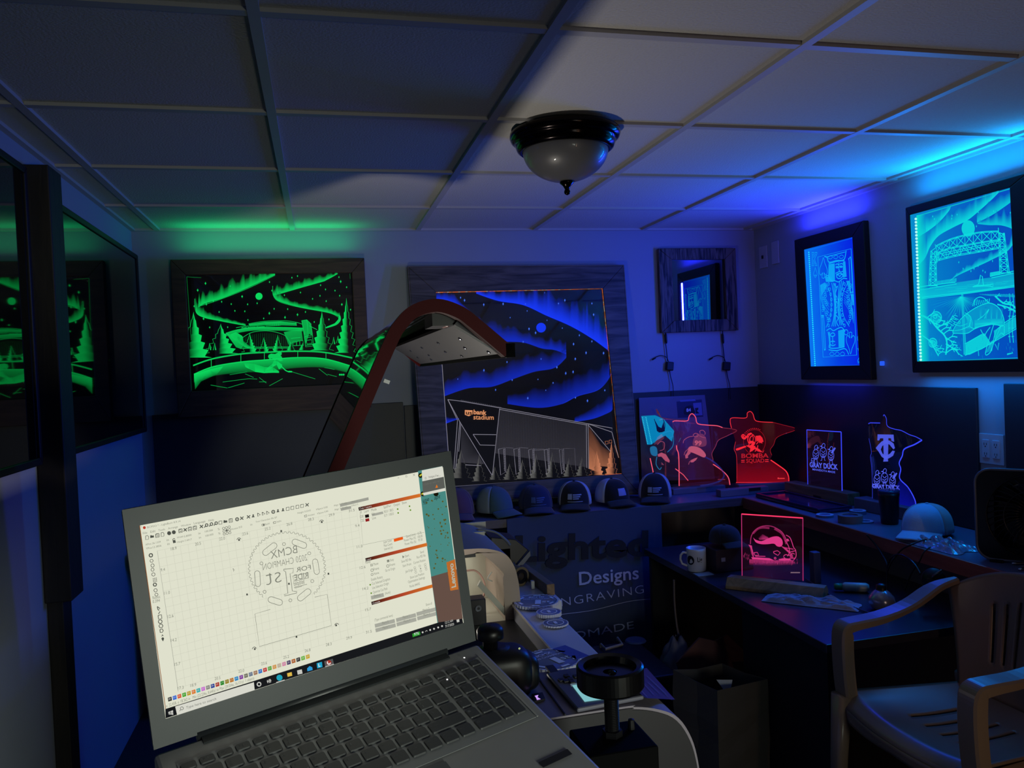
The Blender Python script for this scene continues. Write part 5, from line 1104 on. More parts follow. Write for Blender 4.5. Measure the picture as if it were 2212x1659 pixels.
wire([at_z(1872, 1155, ZC+.004), at_x(1890, 1175, CX-.02), at_x(1905, 1197, CX-.03), at_x(1916, 1220, CX-.05), at_x(1916, 1250, CX-.06), at_x(1917, 1290, CX-.08)], .003, 'black cable dropping over the counter edge from the plastic bag')
wire([at_z(2046, 1165, ZC+.01), at_z(2000, 1166, ZC+.02), at_z(1965, 1178, ZC+.02), at_x(1945, 1190, CX-.03), at_x(1925, 1215, CX-.06), at_x(1918, 1232, CX-.07)], .003, 'black fan cord running over the counter edge')
wire([at_x(1917, 1225, CX-.06), at_x(1925, 1205, CX-.06), at_x(1942, 1198, CX-.05), at_x(1962, 1206, CX-.06), at_x(1978, 1222, CX-.07), at_x(1988, 1240, CX-.08)], .0032, 'looped dark cable hanging before the counter edge', mat('cable_shiny', '14141a', rough=.15))
wire([at_z(2045, 1192, ZC+.004), at_z(2020, 1180, ZC+.006), at_x(1998, 1190, CX-.02), at_x(1985, 1215, CX-.04), at_x(1968, 1240, CX-.05), at_x(1955, 1275, CX-.05)], .0025, 'thin black cord curving down behind the looped cable')
wire([at_z(1740, 1250, ZD+.006), at_z(1800, 1290, ZD+.006), at_z(1835, 1308, ZD+.005), at_z(1880, 1325, ZD+.005)], .003, 'grey cable running over the low desk from the helmet sign', mat('cable_grey', '3a3848', rough=.4))
# paper shade (pale cone) behind chair
t = thing('clip_lamp', at_x(1985, 1300, 1.97), 'clip lamp with pale green cone shade and dark metal clip below the counter edge', 'lamp'); p = Vector(t['_o'])
b = MB(); b.lathe([(.012, .0), (.05, -.085), (.049, -.085), (.011, -.001)], p+Vector((0, 0, .03)), (0.35, 0, 1), 28, close=True); b.build('lamp_shade', mat('shade_pale', '5a6a70', rough=.4), t, smooth=True)
b = MB(); a = at_x(2002, 1256, 1.95); c = at_x(2034, 1232, 1.95); b.tube([a, a.lerp(c, .5), c], [.007, .006, .003], 8); b.build('metal_clip', mat('clip_metal', '8a8478', rough=.25, metal=.9), t, smooth=True)
b = MB(); b.lathe([(.001, 0), (.035, 0), (.038, .006), (.034, .03), (.001, .032)], at_x(2018, 1252, 1.97), (-.6, -.6, .3), 24); b.build('lamp_socket', M_black, t, smooth=True)
# ================================================================== LASER ENGRAVER
M_body = mat('engraver_body', '8c8490', rough=.45, var=.04)
M_cream = mat('engraver_cream', 'a39488', rough=.5, var=.03)
M_white = mat('inner_white', 'bcbcae', rough=.5, var=.03)
M_bed = mat('bed_black', '1b1c20', rough=.45, var=.15, scale=40)
M_rail = mat('rail_white', 'c4c8d4', rough=.35, var=.03)
M_red = mat('dark_red_rim', '481214', rough=.6, var=.1, spec=.15)
M_lidg = mat('lid_glass', '050607', rough=.03, var=0, ior=1.7)
M_metalg = mat('grey_metal', '4a4c50', rough=.4, metal=.5, var=.08)
PX = [(-.16, .89), (.40, .892), (.46, .889), (.504, .878), (.535, .86), (.556, .825), (.566, .785), (.57, .74), (.572, .55), (.572, .10)]
PX = cat_rom(PX[:8], 4)+PX[8:]
t = thing('laser_engraver', (.25, 1.8, 0), 'large laser engraving machine with raised dark curved lid, white front rail and control panel', 'machine')
def endhouse(name, y0, y1, m_, cut=None):
    b = MB(); pr = PX+[(-.16, .10)]
    if cut is None: b.prism([pv(x, y0, z) for x, z in pr], (0, y1-y0, 0)); return fixn(b.build(name, m_, t))
    n = len(cut); A = [pv(x, y0, z) for x, z in cut[0]]; B_ = [pv(x, y0, z) for x, z in cut[1]]
    N_ = len(A); A2 = [p+Vector((0, y1-y0, 0)) for p in A]; B2 = [p+Vector((0, y1-y0, 0)) for p in B_]
    b.add(A+B_+A2+B2, [(i, i+1, N_+i+1, N_+i) for i in range(N_-1)]+[(i, i+1, 2*N_+i+1, 2*N_+i) for i in range(N_-1)]+[(N_+i, N_+i+1, 3*N_+i+1, 3*N_+i) for i in range(N_-1)])
    return fixn(b.build(name, m_, t))
near = endhouse('near_housing', 1.165, 1.345, M_body)
b = MB(); b.prism([pv(x-.004*(x > .3), 1.1615, z-.003) for x, z in PX]+[pv(-.16, 1.1615, .10)], (0, .003, 0)); fixn(b.build('end_panel', mat('end_panel_dark', '1d1b21', rough=.5), t))
# far housing: arch shell with an open white bay inside
outer = [(-.16, .70), (-.16, .892), (.30, .894), (.40, .892), (.46, .889), (.504, .878), (.535, .86), (.556, .825), (.566, .785), (.57, .74), (.572, .66)]
inner = [(-.12, .70), (-.12, .862), (.30, .870), (.36, .872), (.40, .874), (.43, .876), (.455, .874), (.518, .812), (.519, .79), (.520, .75), (.521, .66)]
endhouse('far_arch', 2.355, 2.80, M_cream, (cat_rom(outer, 4), cat_rom(inner, 4)))
b = MB(); b.bb((-.12, 2.62, .66), (.521, 2.63, .885)); b.build('bay_back_wall', M_white, t)
b = MB(); b.bb((-.16, 2.355, .64), (.572, 2.80, .659)); b.bb((-.16, 2.79, .66), (.56, 2.80, .885)); b.build('bay_floor', M_white, t)
b = MB(); b.prism([pv(.45, 2.36, .79), pv(.52, 2.36, .70), pv(.52, 2.36, .675), pv(.44, 2.36, .775)], (0, .012, 0)); fixn(b.build('bay_bracket', M_white, t))
b = MB(); b.bb((.30, 2.37, .862), (.44, 2.40, .872)); b.bb((.30, 2.36, .852), (.33, 2.38, .866)); b.build('roller_chain', M_black, t)
# tubes and connectors in the bay
for k, (pts, r, mm) in enumerate((([(.36, 2.5, .86), (.40, 2.48, .80), (.46, 2.48, .79), (.485, 2.47, .74), (.46, 2.46, .69), (.40, 2.46, .68)], .003, 'hose_pink'), ([(.385, 2.45, .79), (.41, 2.44, .755), (.42, 2.43, .72), (.415, 2.42, .68)], .0035, 'hose_white'), ([(.36, 2.47, .86), (.36, 2.46, .82), (.38, 2.45, .79)], .004, 'hose_white'), ([(.34, 2.45, .70), (.38, 2.45, .71), (.40, 2.44, .74)], .0025, 'hose_white'), ([(.42, 2.5, .865), (.44, 2.49, .845), (.46, 2.49, .86)], .0025, 'hose_pink'), ([(.505, 2.45, .79), (.49, 2.45, .77), (.505, 2.45, .76)], .002, 'hose_white'))):
    b = MB(); b.tube(cat_rom(pts, 6), r, 8); b.build('hose', mat(mm, 'c89c90' if 'pink' in mm else 'c8ccc8', rough=.25), t, smooth=True)
b = MB(); b.lathe([(.001, 0), (.013, 0), (.016, .008), (.012, .02), (.001, .022)], (.385, 2.46, .795), (.4, -1, .1), 14); b.box((.405, 2.44, .803), (.018, .02, .01), bev=.002); b.build('fitting', mat('fitting', '3c4844', rough=.2, metal=.6), t, smooth=False)
b = MB(); b.box((.395, 2.49, .838), (.04, .015, .014), bev=.002); b.build('limit_switch', mat('switch_brown', '5a4038', rough=.5), t)
# bed, rail, body
b = MB(); b.bb((-.12, 1.371, .640), (.546, 2.354, .662)); b.build('bed', M_bed, t)
b = MB(); b.bb((-.16, 1.371, .10), (-.121, 2.80, .89)); b.build('back_wall', M_body, t)
b = MB(); b.bb((.547, 1.371, .10), (.655, 2.354, .704)); b.bb((.573, 2.354, .67), (.705, 2.82, .704)); b.bb((.573, 1.165, .10), (.60, 1.371, .704)); b.build('front_rail', M_rail, t, bevel=.006)
b = MB(); b.tube([(.546, 1.372, .706), (.546, 2.354, .706)], .004, 8); b.build('rail_lip', mat('rail_lip', 'd8d4c8', rough=.3), t, smooth=True)
b = MB(); b.bb((-.12, 1.371, .10), (.546, 2.354, .63)); b.build('lower_body', M_body, t)
# gantry head block at the far end
b = MB(); b.box((.405, 2.22, .745), (.052, .05, .075), bev=.003); gh = b.build('laser_head', mat('head_black', '24262a', rough=.4), t)
b = MB(); b.lathe([(.004, 0), (.009, 0), (.009, .003), (.004, .003)], (.408, 2.194, .758), (0, -1, 0), 20, close=True); b.build('lens_ring', M_chrome, gh)
b = MB()
for z in (.77, .735): b.bb((.30, 2.20, z-.006), (.378, 2.23, z+.004)); b.bb((.355, 2.19, z-.014), (.367, 2.2, z+.012))
b.bb((.27, 2.235, .700), (.43, 2.245, .708)); b.build('gantry_beam', M_metalg, t)
b = MB(); b.bb((.27, 2.19, .695), (.36, 2.25, .705)); b.bb((-.1, 2.22, .66), (.43, 2.27, .70)); b.build('gantry_rail', M_black, t)
b = MB(); b.bb((.33, 1.92, .668), (.40, 1.98, .674)); b.bb((.33, 1.80, .668), (.36, 1.90, .674)); b.build('white_plate', M_white, t)
# lid
LP = cat_rom([(-.16, .92), (-.07, 1.107), (.017, 1.292), (.105, 1.478), (.132, 1.522), (.160, 1.545), (.200, 1.553), (.240, 1.540), (.270, 1.517), (.325, 1.468)], 5)
Y0L, Y1L = 1.32, 2.53
def off(P, d):
    out = []
    for i, (x, z) in enumerate(P):
        a = P[max(i-1, 0)]; c = P[min(i+1, len(P)-1)]; tx, tz = c[0]-a[0], c[1]-a[1]; l = math.hypot(tx, tz); out.append((x+tz/l*d, z-tx/l*d))
    return out
IN = off(LP, .006); IN2 = off(LP, .020)
lid = None
b = MB(); n_ = len(LP); b.add([pv(x, y, z) for y in (Y0L+.02, Y1L-.02) for x, z in LP]+[pv(x, y, z) for y in (Y0L+.02, Y1L-.02) for x, z in IN], [(i, i+1, n_+i+1, n_+i) for i in range(n_-1)]+[(2*n_+i, 2*n_+i+1, 3*n_+i+1, 3*n_+i) for i in range(n_-1)])
lid = fixn(b.build('lid', M_lidg, t)); lid['label'] = 'raised curved lid of dark glossy plastic with dark red rims'
for y0, y1 in ((Y0L, Y0L+.03), (Y1L-.03, Y1L)):
    b = MB(); b.add([pv(x, y, z) for y in (y0, y1) for x, z in off(LP, -.002)]+[pv(x, y, z) for y in (y0, y1) for x, z in IN2], [(i, i+1, n_+i+1, n_+i) for i in range(n_-1)]+[(2*n_+i, 2*n_+i+1, 3*n_+i+1, 3*n_+i) for i in range(n_-1)]+[(i, i+1, 2*n_+i+1, 2*n_+i) for i in range(n_-1)]+[(n_+i, n_+i+1, 3*n_+i+1, 3*n_+i) for i in range(n_-1)]+[(n_-1, 2*n_-1, 4*n_-1, 3*n_-1)])
    fixn(b.build('side_rim', M_red, lid))
b = MB(); b.prism([pv(.232, Y0L+.032, 1.513), pv(.318, Y0L+.032, 1.457), pv(.326, Y0L+.032, 1.466), pv(.24, Y0L+.032, 1.522)], (0, Y1L-Y0L-.064, 0)); b.build('front_plate', mat('plate_grey', '3c3c40', rough=.5), lid)
b = MB(); b.bb((.314, Y0L, 1.452), (.330, Y1L, 1.476)); b.build('front_lip', mat('lip_black', '040404', rough=.8, spec=.1), lid)
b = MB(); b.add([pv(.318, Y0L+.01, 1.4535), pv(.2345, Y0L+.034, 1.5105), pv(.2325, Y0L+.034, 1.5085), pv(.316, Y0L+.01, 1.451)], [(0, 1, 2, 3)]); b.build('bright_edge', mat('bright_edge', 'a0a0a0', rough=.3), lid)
b = MB(); vv = Vector((.086, 0, -.056)).normalized(); nn_ = Vector((-.056, 0, -.086)).normalized()
for (f, y) in ((.35, 1.47), (.62, 1.55), (.3, 1.72), (.62, 1.8), (.3, 2.0), (.62, 2.08), (.3, 2.25), (.62, 2.32), (.85, 1.7), (.85, 1.42), (.8, 2.15)):
    p0 = Vector((.232, y, 1.513)).lerp(Vector((.318, y, 1.457)), f); b.lathe([(.001, 0), (.004, .0), (.004, .002), (.001, .003)], p0, nn_, 10)
b.build('screws', M_chrome, lid)
b = MB(); b.box((.215, 1.40, 1.522), (.03, .05, .016), R=Matrix.Rotation(.3, 3, 'Y'), bev=.003); b.build('lid_latch', mat('latch_orange', '8c3a24', rough=.4), lid)
b = MB(); b.bb((.195, 1.36, 1.512), (.245, 1.46, 1.535)); b.build('latch_recess', M_black, lid)
b = MB(); b.box((.110, 1.335, 1.420), (.010, .006, .006), R=Matrix.Rotation(.4, 3, 'Y')); b.build('hinge_screw', mat('bright_screw', 'e8e8e8', rough=.3), lid)
for y in (1.5, 2.3): b = MB(); b.tube([(-.17, y-.04, .905), (-.17, y+.04, .905)], .012, 12); b.build('hinge', M_black, t, smooth=True)
# control panel on the near housing
ZT = .893
def zt(px, py, z=ZT): return at_z(px, py, z)
b = MB(); P_ = [zt(1180, 1462), zt(1300, 1440), zt(1392, 1512), zt(1247, 1541)]; b.prism([p for p in reversed(P_)], (0, 0, .007)); cpn = fixn(b.build('control_panel', mat('panel_grey', '6a6a78', rough=.4, var=.04), t, bevel=.003))
b = MB(); P_ = [zt(1236, 1481, .9005), zt(1286, 1474, .9005), zt(1330, 1507, .9005), zt(1263, 1516, .9005)]; b.prism(list(reversed(P_)), (0, 0, .0006)); fixn(b.build('screen', glow('lcd_cyan', '8fd8e0', .75), cpn))
b = MB(); P_ = [zt(1232, 1478, .9003), zt(1290, 1470, .9003), zt(1292, 1473, .9003), zt(1234, 1483, .9003)]; b.prism(list(reversed(P_)), (0, 0, .0006)); fixn(b.build('screen_header', glow('lcd_pale', '7a94a8', .45), cpn))
for (x, y) in ((1212, 1470), (1224, 1461), (1232, 1468), (1244, 1462), (1236, 1474), (1222, 1472)):
    p = zt(x, y, .9003); b = MB(); b.box((p.x, p.y, p.z+.001), (.009, .012, .003), bev=.001); b.build('key', M_black, cpn)
b = MB(); b.mi = 0; g = Plane((.515, 1.2, .878), (.6, 0, 1)); P_ = [at_p(x, y, g.p, g.n) for x, y in ((1384, 1449), (1395, 1447), (1456, 1516), (1392, 1513), (1362, 1487))]; P_ = [p+g.n*.004 for p in P_]; b.poly(P_); b.mi = 1
g2 = g.up(.006)
lines(b, g2, [[(1400, 1474), (1425, 1498)], [(1392, 1478), (1412, 1500)], [(1384, 1490), (1398, 1505)], [(1398, 1460), (1440, 1500)]], .0016); lines(b, g2, [[(1387, 1452), (1452, 1513)]], .0007)
b.build('warning_sticker', [mat('sticker_navy', '14163c', rough=.35), mat('sticker_lines', '6c70a4', rough=.5)], t)
b = MB(); P_ = [zt(1148, 1503, .893), zt(1172, 1499, .893), zt(1178, 1513, .893), zt(1154, 1519, .893)]; b.prism(list(reversed(P_)), (0, 0, .003)); pb = fixn(b.build('power_switch', M_black, t))
b = MB(); P_ = [zt(1155, 1503, .8966), zt(1163, 1501, .8966), zt(1161, 1506, .8966), zt(1168, 1510, .8966), zt(1160, 1512, .8966), zt(1158, 1507, .8966)]; b.poly(P_); b.build('power_symbol', glow('violet_led', 'd0a0ff', 1.0), pb)
p = zt(1120, 1492); b = MB(); b.lathe([(.001, 0), (.022, 0), (.022, .012), (.016, .03), (.013, .034), (.001, .036)], (p.x, p.y, .893), seg=28); b.build('stop_button', M_black, t, smooth=True)
b = MB(); b.bb((.345, 1.166, .8925), (.347, 1.35, .8945)); b.bb((.37, 1.30, .893), (.385, 1.36, .897)); b.build('panel_seam', M_dark, t)

# ------------------------------------------------------------------ black rounded unit with knob on the machine
p = zt(1082, 1490); t = thing('pump_knob_unit', (.27, 1.28, .894), 'black rounded unit with a round knob, standing on the engraver behind the laptop', 'machine part')
b = MB()
def blob(c, r, e=.6):
    c = Vector(c)
    def s_(a): return math.copysign(abs(a)**e, a)
    return lambda u, v: c+Vector((r[0]*s_(math.cos((v-.5)*PI))*s_(math.cos(2*PI*u)), r[1]*s_(math.cos((v-.5)*PI))*s_(math.sin(2*PI*u)), r[2]*s_(math.sin((v-.5)*PI))))
c1 = at_y(1080, 1452, 1.27); b.grid(blob((c1.x, 1.27, .935), (.052, .04, .040)), 32, 16); b.build('housing', M_black, t, smooth=True)
c1 = at_y(1058, 1352, 1.27); b = MB(); b.lathe([(.001, -.0), (.012, 0), (.013, .012), (.022, .016), (.022, .030), (.017, .036), (.001, .037)], (c1.x, 1.27, c1.z-.036), seg=28); b.lathe([(.001, .0), (.034, 0), (.026, c1.z-.036-.955), (.001, c1.z-.036-.955)], (c1.x+.006, 1.27, .955), seg=24); b.build('knob', M_black, t, smooth=True)
c1 = at_y(1122, 1401, 1.225); b = MB(); b.lathe([(.001, 0), (.0016, 0), (.001, .001)], c1, (0, -1, 0), 8); b.build('pilot_light', glow('pilot_yellow', 'e0f0a0', .9), t)
c1 = at_y(1122, 1440, 1.29); b = MB(); b.grid(blob((c1.x, 1.285, .925), (.03, .035, .03)), 24, 12); b.build('side_cover', M_black, t, smooth=True)

# ------------------------------------------------------------------ round puck on threaded post
t = thing('clamp_stand', (.344, .95, 0), 'black round puck on a threaded post above a black box, right of the laptop', 'stand')
b = MB(); b.lathe([(.001, .010), (.008, .010), (.009, .0135), (.031, .0135), (.034, .021), (.0405, .023), (.043, .021), (.043, -.003), (.041, -.006), (.001, -.006)], (.344, .95, 1.026), seg=56); b.build('puck', mat('puck_black', '070708', rough=.25), t, smooth=False)
b = MB(); b.lathe([(.001, .007), (.004, .006), (.0065, .003), (.0065, 0), (.001, 0)], (.345, .945, 1.036), seg=20); b.build('screw_cap', mat('dark_screw', '3a3a40', rough=.25, metal=.6), t, smooth=True)
b = MB(); pr = []; z = .958
while z < 1.019: pr += [(.0085, z), (.0095, z+.001), (.0085, z+.002)]; z += .0022
b.lathe([(.001, .956)]+pr+[(.001, 1.0195)], (.344, .95, 0), seg=24); b.build('threaded_post', M_black, t, smooth=False)
b = MB(); b.lathe([(.001, 0), (.013, 0), (.013, .008), (.001, .008)], (.344, .95, .957), seg=6); b.build('nut', M_black, t)
b = MB(); b.bb((.296, .905, 0), (.388, .985, .957), bev=.003); b.build('post_box', mat('box_black', '020203', rough=.8, spec=.1), t)
b = MB(); b.lathe([(.001, 0), (.005, 0), (.004, .012), (.001, .013)], (.374, .96, .957), seg=12); b.build('small_knob', M_black, t)

# ------------------------------------------------------------------ trophies on the rail
M_acr = clear('award_acrylic', glossy=.4, veil=.35, veilcol='c0c8e0'); M_rimg = clear('award_rim', glossy=.6, veil=.6, veilcol='e8ecff'); M_eng = mat('award_engraving', 'e6eaff', rough=.8)
def sprocket(cx, cy, z, R_, label, teeth=40, th=.009, full=True, rot=0, plate=False):
    t = thing('acrylic_award', (cx, cy, z), label, 'award', 'clear acrylic awards')
    out = []
    for i in range(teeth*4):
        a = 2*PI*i/(teeth*4); r = R_*(1 if i % 4 in (0, 1) else .955); out.append((cx+r*math.cos(a), cy+r*math.sin(a)))
    inn = [(cx+R_*.90*math.cos(2*PI*i/(teeth*4)), cy+R_*.90*math.sin(2*PI*i/(teeth*4))) for i in range(teeth*4)]
    n = len(out); b = MB(); V = [pv(x, y, z+.0008) for x, y in out]+[pv(x, y, z+th) for x, y in out]+[pv(x, y, z+.0008) for x, y in inn]+[pv(x, y, z+th) for x, y in inn]
    F = []
    for i in range(n): j = (i+1) % n; F += [(i, j, n+j, n+i), (n+i, n+j, 3*n+j, 3*n+i), (i, 2*n+i, 2*n+j, j)]
    b.add(V, F); b.build('toothed_rim', M_rimg, t)
    b = MB(); b.lathe([(.0005, .0008), (R_*.9, .0008), (R_*.9, th-.001), (.0005, th-.001)], (cx, cy, z), seg=48); b.build('disc_body', M_acr, t)
    b = MB(); zt_ = z+th+.0004; ex = Vector((math.cos(rot), math.sin(rot), 0)); ey = Vector((-ex.y, ex.x, 0)); C_ = Vector((cx, cy, zt_))
    w = lambda x, y: C_+ex*x*R_+ey*y*R_
    def T(s, x0, x1, y, h, **k): text3(b, s, w(x0, y), w(x1, y), Vector((0, 0, 1)), height=h*R_, **k)
    if full:
        T('BCMX', -.35, .35, .42, .17, bold=.02); T('2020 CHAMPION', -.6, .6, .18, .13); T('1', -.05, .2, -.5, .6); T('st', .25, .62, -.3, .3)
        for k in range(6):
            a = PI/6+k*PI/3; 
            if k % 1 == 0: b.add([w(.72*math.cos(a-.22), .72*math.sin(a-.22)), w(.72*math.cos(a+.22), .72*math.sin(a+.22)), w(.84*math.cos(a+.2), .84*math.sin(a+.2)), w(.84*math.cos(a-.2), .84*math.sin(a-.2))], [(0, 1, 2, 3)])
    else:
        T('1', -.12, .12, -.3, .6)
        b.lathe([(R_*.6, 0), (R_*.66, 0), (R_*.66, .0004), (R_*.6, .0004)], C_, seg=36, close=True)
    b.build('engraving', M_eng, t)
    if plate:
        b = MB(); b.prism([w(.6, .75), w(1.15, .75), w(1.15, -.6), w(.6, -.6)], (0, 0, -.004)); fixn(b.build('base_plate', mat('blue_film', '4a5cb0', rough=.35, var=.05), t))
p = at_z(1159, 1304, .706); sprocket(p.x, p.y, .7065, .0705, 'large toothed clear acrylic award lying at the far end of the white rail', rot=-.3)
p = at_z(1186, 1330, .706); sprocket(p.x, p.y, .7065, .037, 'small thick clear acrylic disc on the rail, next to the large far award', teeth=32, th=.012, full=False)
p = at_z(1200, 1349, .706); sprocket(p.x, p.y, .7065, .037, 'small thin clear acrylic disc on the rail, nearest the camera of the two', teeth=28, th=.005, full=False)
p = at_z(1192, 1429, .709); sprocket(p.x, p.y, .7065, .0725, 'large toothed clear acrylic award with blue film, beside the control panel', rot=.35, plate=True)

# ------------------------------------------------------------------ things beyond the engraver
ZL = .7045
t = thing('tape_roll', (.62, 2.56, ZL), 'roll of brown tape standing on edge on the engraver ledge beside the wooden block', 'tape roll')
b = MB(); b.lathe([(.014, 0), (.032, 0), (.032, .05), (.014, .05)], (.607, 2.60, ZL+.0325), (.35, -.9, 0), 36, close=True); b.build('roll', mat('tape_brown', '6a5c44', rough=.4), t)
b = MB(); b.lathe([(.0135, 0), (.024, 0), (.024, .004), (.0135, .004)], (.6245, 2.555, ZL+.0325), (.35, -.9, 0), 30, close=True); b.build('core', M_black, t)
b = MB(); b.bb((.645, 2.50, ZL+.0005), (.657, 2.515, ZL+.028), bev=.002); tag(b.build('plastic_clip', mat('clip_pale', '9ca0a0', rough=.4)), 'small pale plastic clip standing between the tape roll and the wooden block', 'clip')
t = thing('wood_wedge', (.72, 2.56, ZL), 'pale wooden block lying on the engraver ledge, right of the tape roll', 'wood block')
O_ = Vector((.650, 2.79, ZL+.0005)); d_ = Vector((.024, -.40, 0)).normalized(); s_ = Vector((.026, 0, 0)); b = MB()
b.prism([O_, O_+s_, O_+s_+Vector((0, 0, .036)), O_+Vector((0, 0, .036))], d_*.38); fixn(b.build('block', wood('pine_block', '6a543c', '8f7454', axis=1), t, bevel=.002))
t = thing('desk_scanner', (.60, 2.72, ZL), 'dark angular device with a grey front lip and cable, standing behind the engraver arch', 'device')
b = MB(); b.bb((.585, 2.70, ZL+.0005), (.625, 2.76, .80)); b.build('stand', M_black, t)
q5 = lambda x, y: at_y(x, y, 2.70)
b = MB(); b.prism([q5(1060, 1160), q5(1115, 1165), q5(1143, 1188), q5(1105, 1232), q5(1058, 1222)], (0, .12, 0)); fixn(b.build('head', mat('device_black', '1a1c22', rough=.4), t, bevel=.004))
b = MB(); b.prism([q5(1105, 1232), q5(1143, 1188), q5(1144, 1199), q5(1107, 1246)], (0, -.012, 0)); fixn(b.build('grey_lip', mat('lip_grey', '5a6070', rough=.4), t))
b = MB(); b.tube(cat_rom([q5(1015, 1150), q5(1040, 1145), q5(1070, 1150), q5(1092, 1166), q5(1102, 1178)], 8), .005, 8); b.build('cable', mat('cable_grey2', '5a6068', rough=.4), t, smooth=True)
b = MB(); b.tube(cat_rom([q5(1108, 1215), q5(1113, 1235), q5(1110, 1252), at_z(1108, 1262, ZL+.006)], 6), .006, 8); b.build('lead', mat('cable_blue', '3a4a70', rough=.4), t, smooth=True)
# ------------------------------------------------------------------ banner
t = thing('banner', (1.18, 3.53, .03), 'dark blue hanging fabric banner reading Lighted Designs ENGRAVING HANDMADE below the row of caps', 'banner')
YB2 = 3.532; bpn = Plane((1.2, YB2, .4), (0, -1, 0), 1000, 1040, .217)
b = MB(); b.grid(lambda u, v: Vector((.80+.775*u+.02*(v-.5)*(1-u), YB2+.004*math.sin(u*9)+.003*math.sin(v*7+u*3), .03+.709*v)), 24, 20); b.build('cloth', mat('banner_cloth', '344260', rough=.75, var=.15, scale=8), t, smooth=True)
g = bpn.up(.010); b = MB(); text(b, g, 'Lighted', (520, 800), (1845, 735), bold=.03, h=.118); b.build('dark_lettering', mat('banner_dark_ink', '10141f', rough=.7), t)
b = MB(); text(b, g, 'Designs', (1158, 1032), (1752, 968), bold=.012, h=.062); text(b, g, 'ENGRAVING', (895, 1258), (1802, 1110), bold=-.012, h=.040, space=1.15)
ribbon(b, g, cat_rom([(820, 1340), (1020, 1318), (1300, 1280), (1600, 1205), (1750, 1180), (1915, 1168)], 6), .0026)
text(b, g, 'HANDMADE', (720, 1650), (1705, 1462), bold=-.005, h=.036)
lines(b, g, [circ(1960, 1172, 26, 18)+[(1986, 1172)], [(1940, 1172), (1980, 1172)], [(1960, 1152), (1960, 1192)]], .003)
b.build('pale_lettering', mat('banner_pale_ink', 'b4bedc', rough=.7), t)
# ------------------------------------------------------------------ floor things
t = thing('storage_case', (1.15, 3.0, 0), 'black case with a pale angular handle standing on the floor before the banner', 'case')
b = MB(); b.bb((1.0, 2.75, .001), (1.27, 3.15, .25), bev=.01); b.build('case_body', mat('case_black', '0e0f18', rough=.5), t)
b = MB(); g = [at_z(x, y, .262) for x, y in ((1298, 1392), (1308, 1402), (1344, 1392), (1334, 1378), (1346, 1380))]; b.tube(g[:4], .006, 6); b.tube([g[0], g[0]+Vector((0, 0, -.012))], .006, 6); b.tube([g[3], g[3]+Vector((0, 0, -.012))], .006, 6); b.build('handle', mat('handle_tan', '8a8070', rough=.5), t)
b = MB(); p = at_z(1373, 1384, .252); b.lathe([(.001, 0), (.045, 0), (.04, .006), (.001, .008)], (p.x, p.y, .251), seg=28); tag(b.build('round_plate', mat('lid_blue', '3a4670', rough=.4)), 'pale blue round plate lying on the black case', 'plate')
t = thing('plastic_bag', (1.42, 3.1, 0), 'crumpled white plastic bag standing on the floor beside the low desk', 'bag')
def bagf(c, r, h, seed, rough_=.18):
    c = Vector(c)
    def f(u, v):
        a = 2*PI*u; rr = r*(math.sin(PI*min(.97, v*.86+.12)))**.6*(1-.35*v); q_ = noise.noise(Vector((math.cos(a)*2+seed, math.sin(a)*2, v*4)))
        return c+Vector((rr*(1+rough_*2*q_)*math.cos(a), rr*(1+rough_*2*q_)*math.sin(a), h*v*(1+.1*q_)))
    return f
b = MB(); b.grid(bagf((1.375, 2.98, .002), .10, .30, 3), 36, 18); b.build('bag_film', mat('bag_white', '5a5c70', rough=.45, var=.1), t, smooth=True, solid=.001)
def paperbag(x0, y0, w, d, h, rot, col, label, seed, name='paper_bag'):
    t = thing(name, (x0, y0, 0), label, 'bag'); R = Matrix.Rotation(rot, 3, 'Z'); C_ = Vector((x0, y0, 0)); b = MB(); rng = random.Random(seed)
    pts = [(-w, -d), (0, -d*1.05), (w, -d), (w*.93, 0), (w, d), (0, d*1.05), (-w, d), (-w*.93, 0)]; V = []; rows = 6
    for j in range(rows+1):
        for (x, y) in pts:
            k = 1+.04*rng.uniform(-1, 1)*(j > 0); V.append(C_+R @ Vector((x*k, y*k*(1+.06*j/rows), .002+h*j/rows+(.03*rng.uniform(-1, 1) if j == rows else 0))))
    F = [(j*8+i, j*8+(i+1) % 8, (j+1)*8+(i+1) % 8, (j+1)*8+i) for j in range(rows) for i in range(8)]; F.append(tuple(range(7, -1, -1)))
    b.add(V, F); b.build('paper_body', mat(name+col, col, rough=.85, var=.12, scale=14, bump=.3), t, solid=.001); return t
tb = paperbag(1.31, 2.50, .12, .10, .33, .3, '3c3a38', 'open grey-brown paper bag standing on the floor in front of the low desk', 4)
b = MB(); p = Vector((1.27, 2.45, .34)); b.poly([p, p+Vector((.05, -.02, .0)), p+Vector((.03, -.03, -.055))]); b.build('white_tissue', mat('tissue', '9aa4b0', rough=.8), tb)
t = thing('cardboard_sheet', (1.5, 2.85, 0), 'folded reddish cardboard sheet leaning behind the paper bag', 'cardboard')
b = MB(); P_ = [at_y(x, y, 2.86) for x, y in ((1462, 1432), (1512, 1378), (1545, 1385), (1580, 1430), (1600, 1480), (1480, 1490))]; b.prism(P_, (0, .01, 0)); P2_ = [P_[2], P_[3], P_[3]+Vector((.12, .03, -.02)), P_[2]+Vector((.08, .05, .0))]; b.prism(P2_, (0, .008, 0)); b.prism([P_[5], P_[4], Vector((P_[4].x, 2.86, .001)), Vector((P_[5].x, 2.86, .001))], (0, .01, 0)); fixn(b.build('card', mat('red_card', '5c3c3c', rough=.8, var=.1), t))
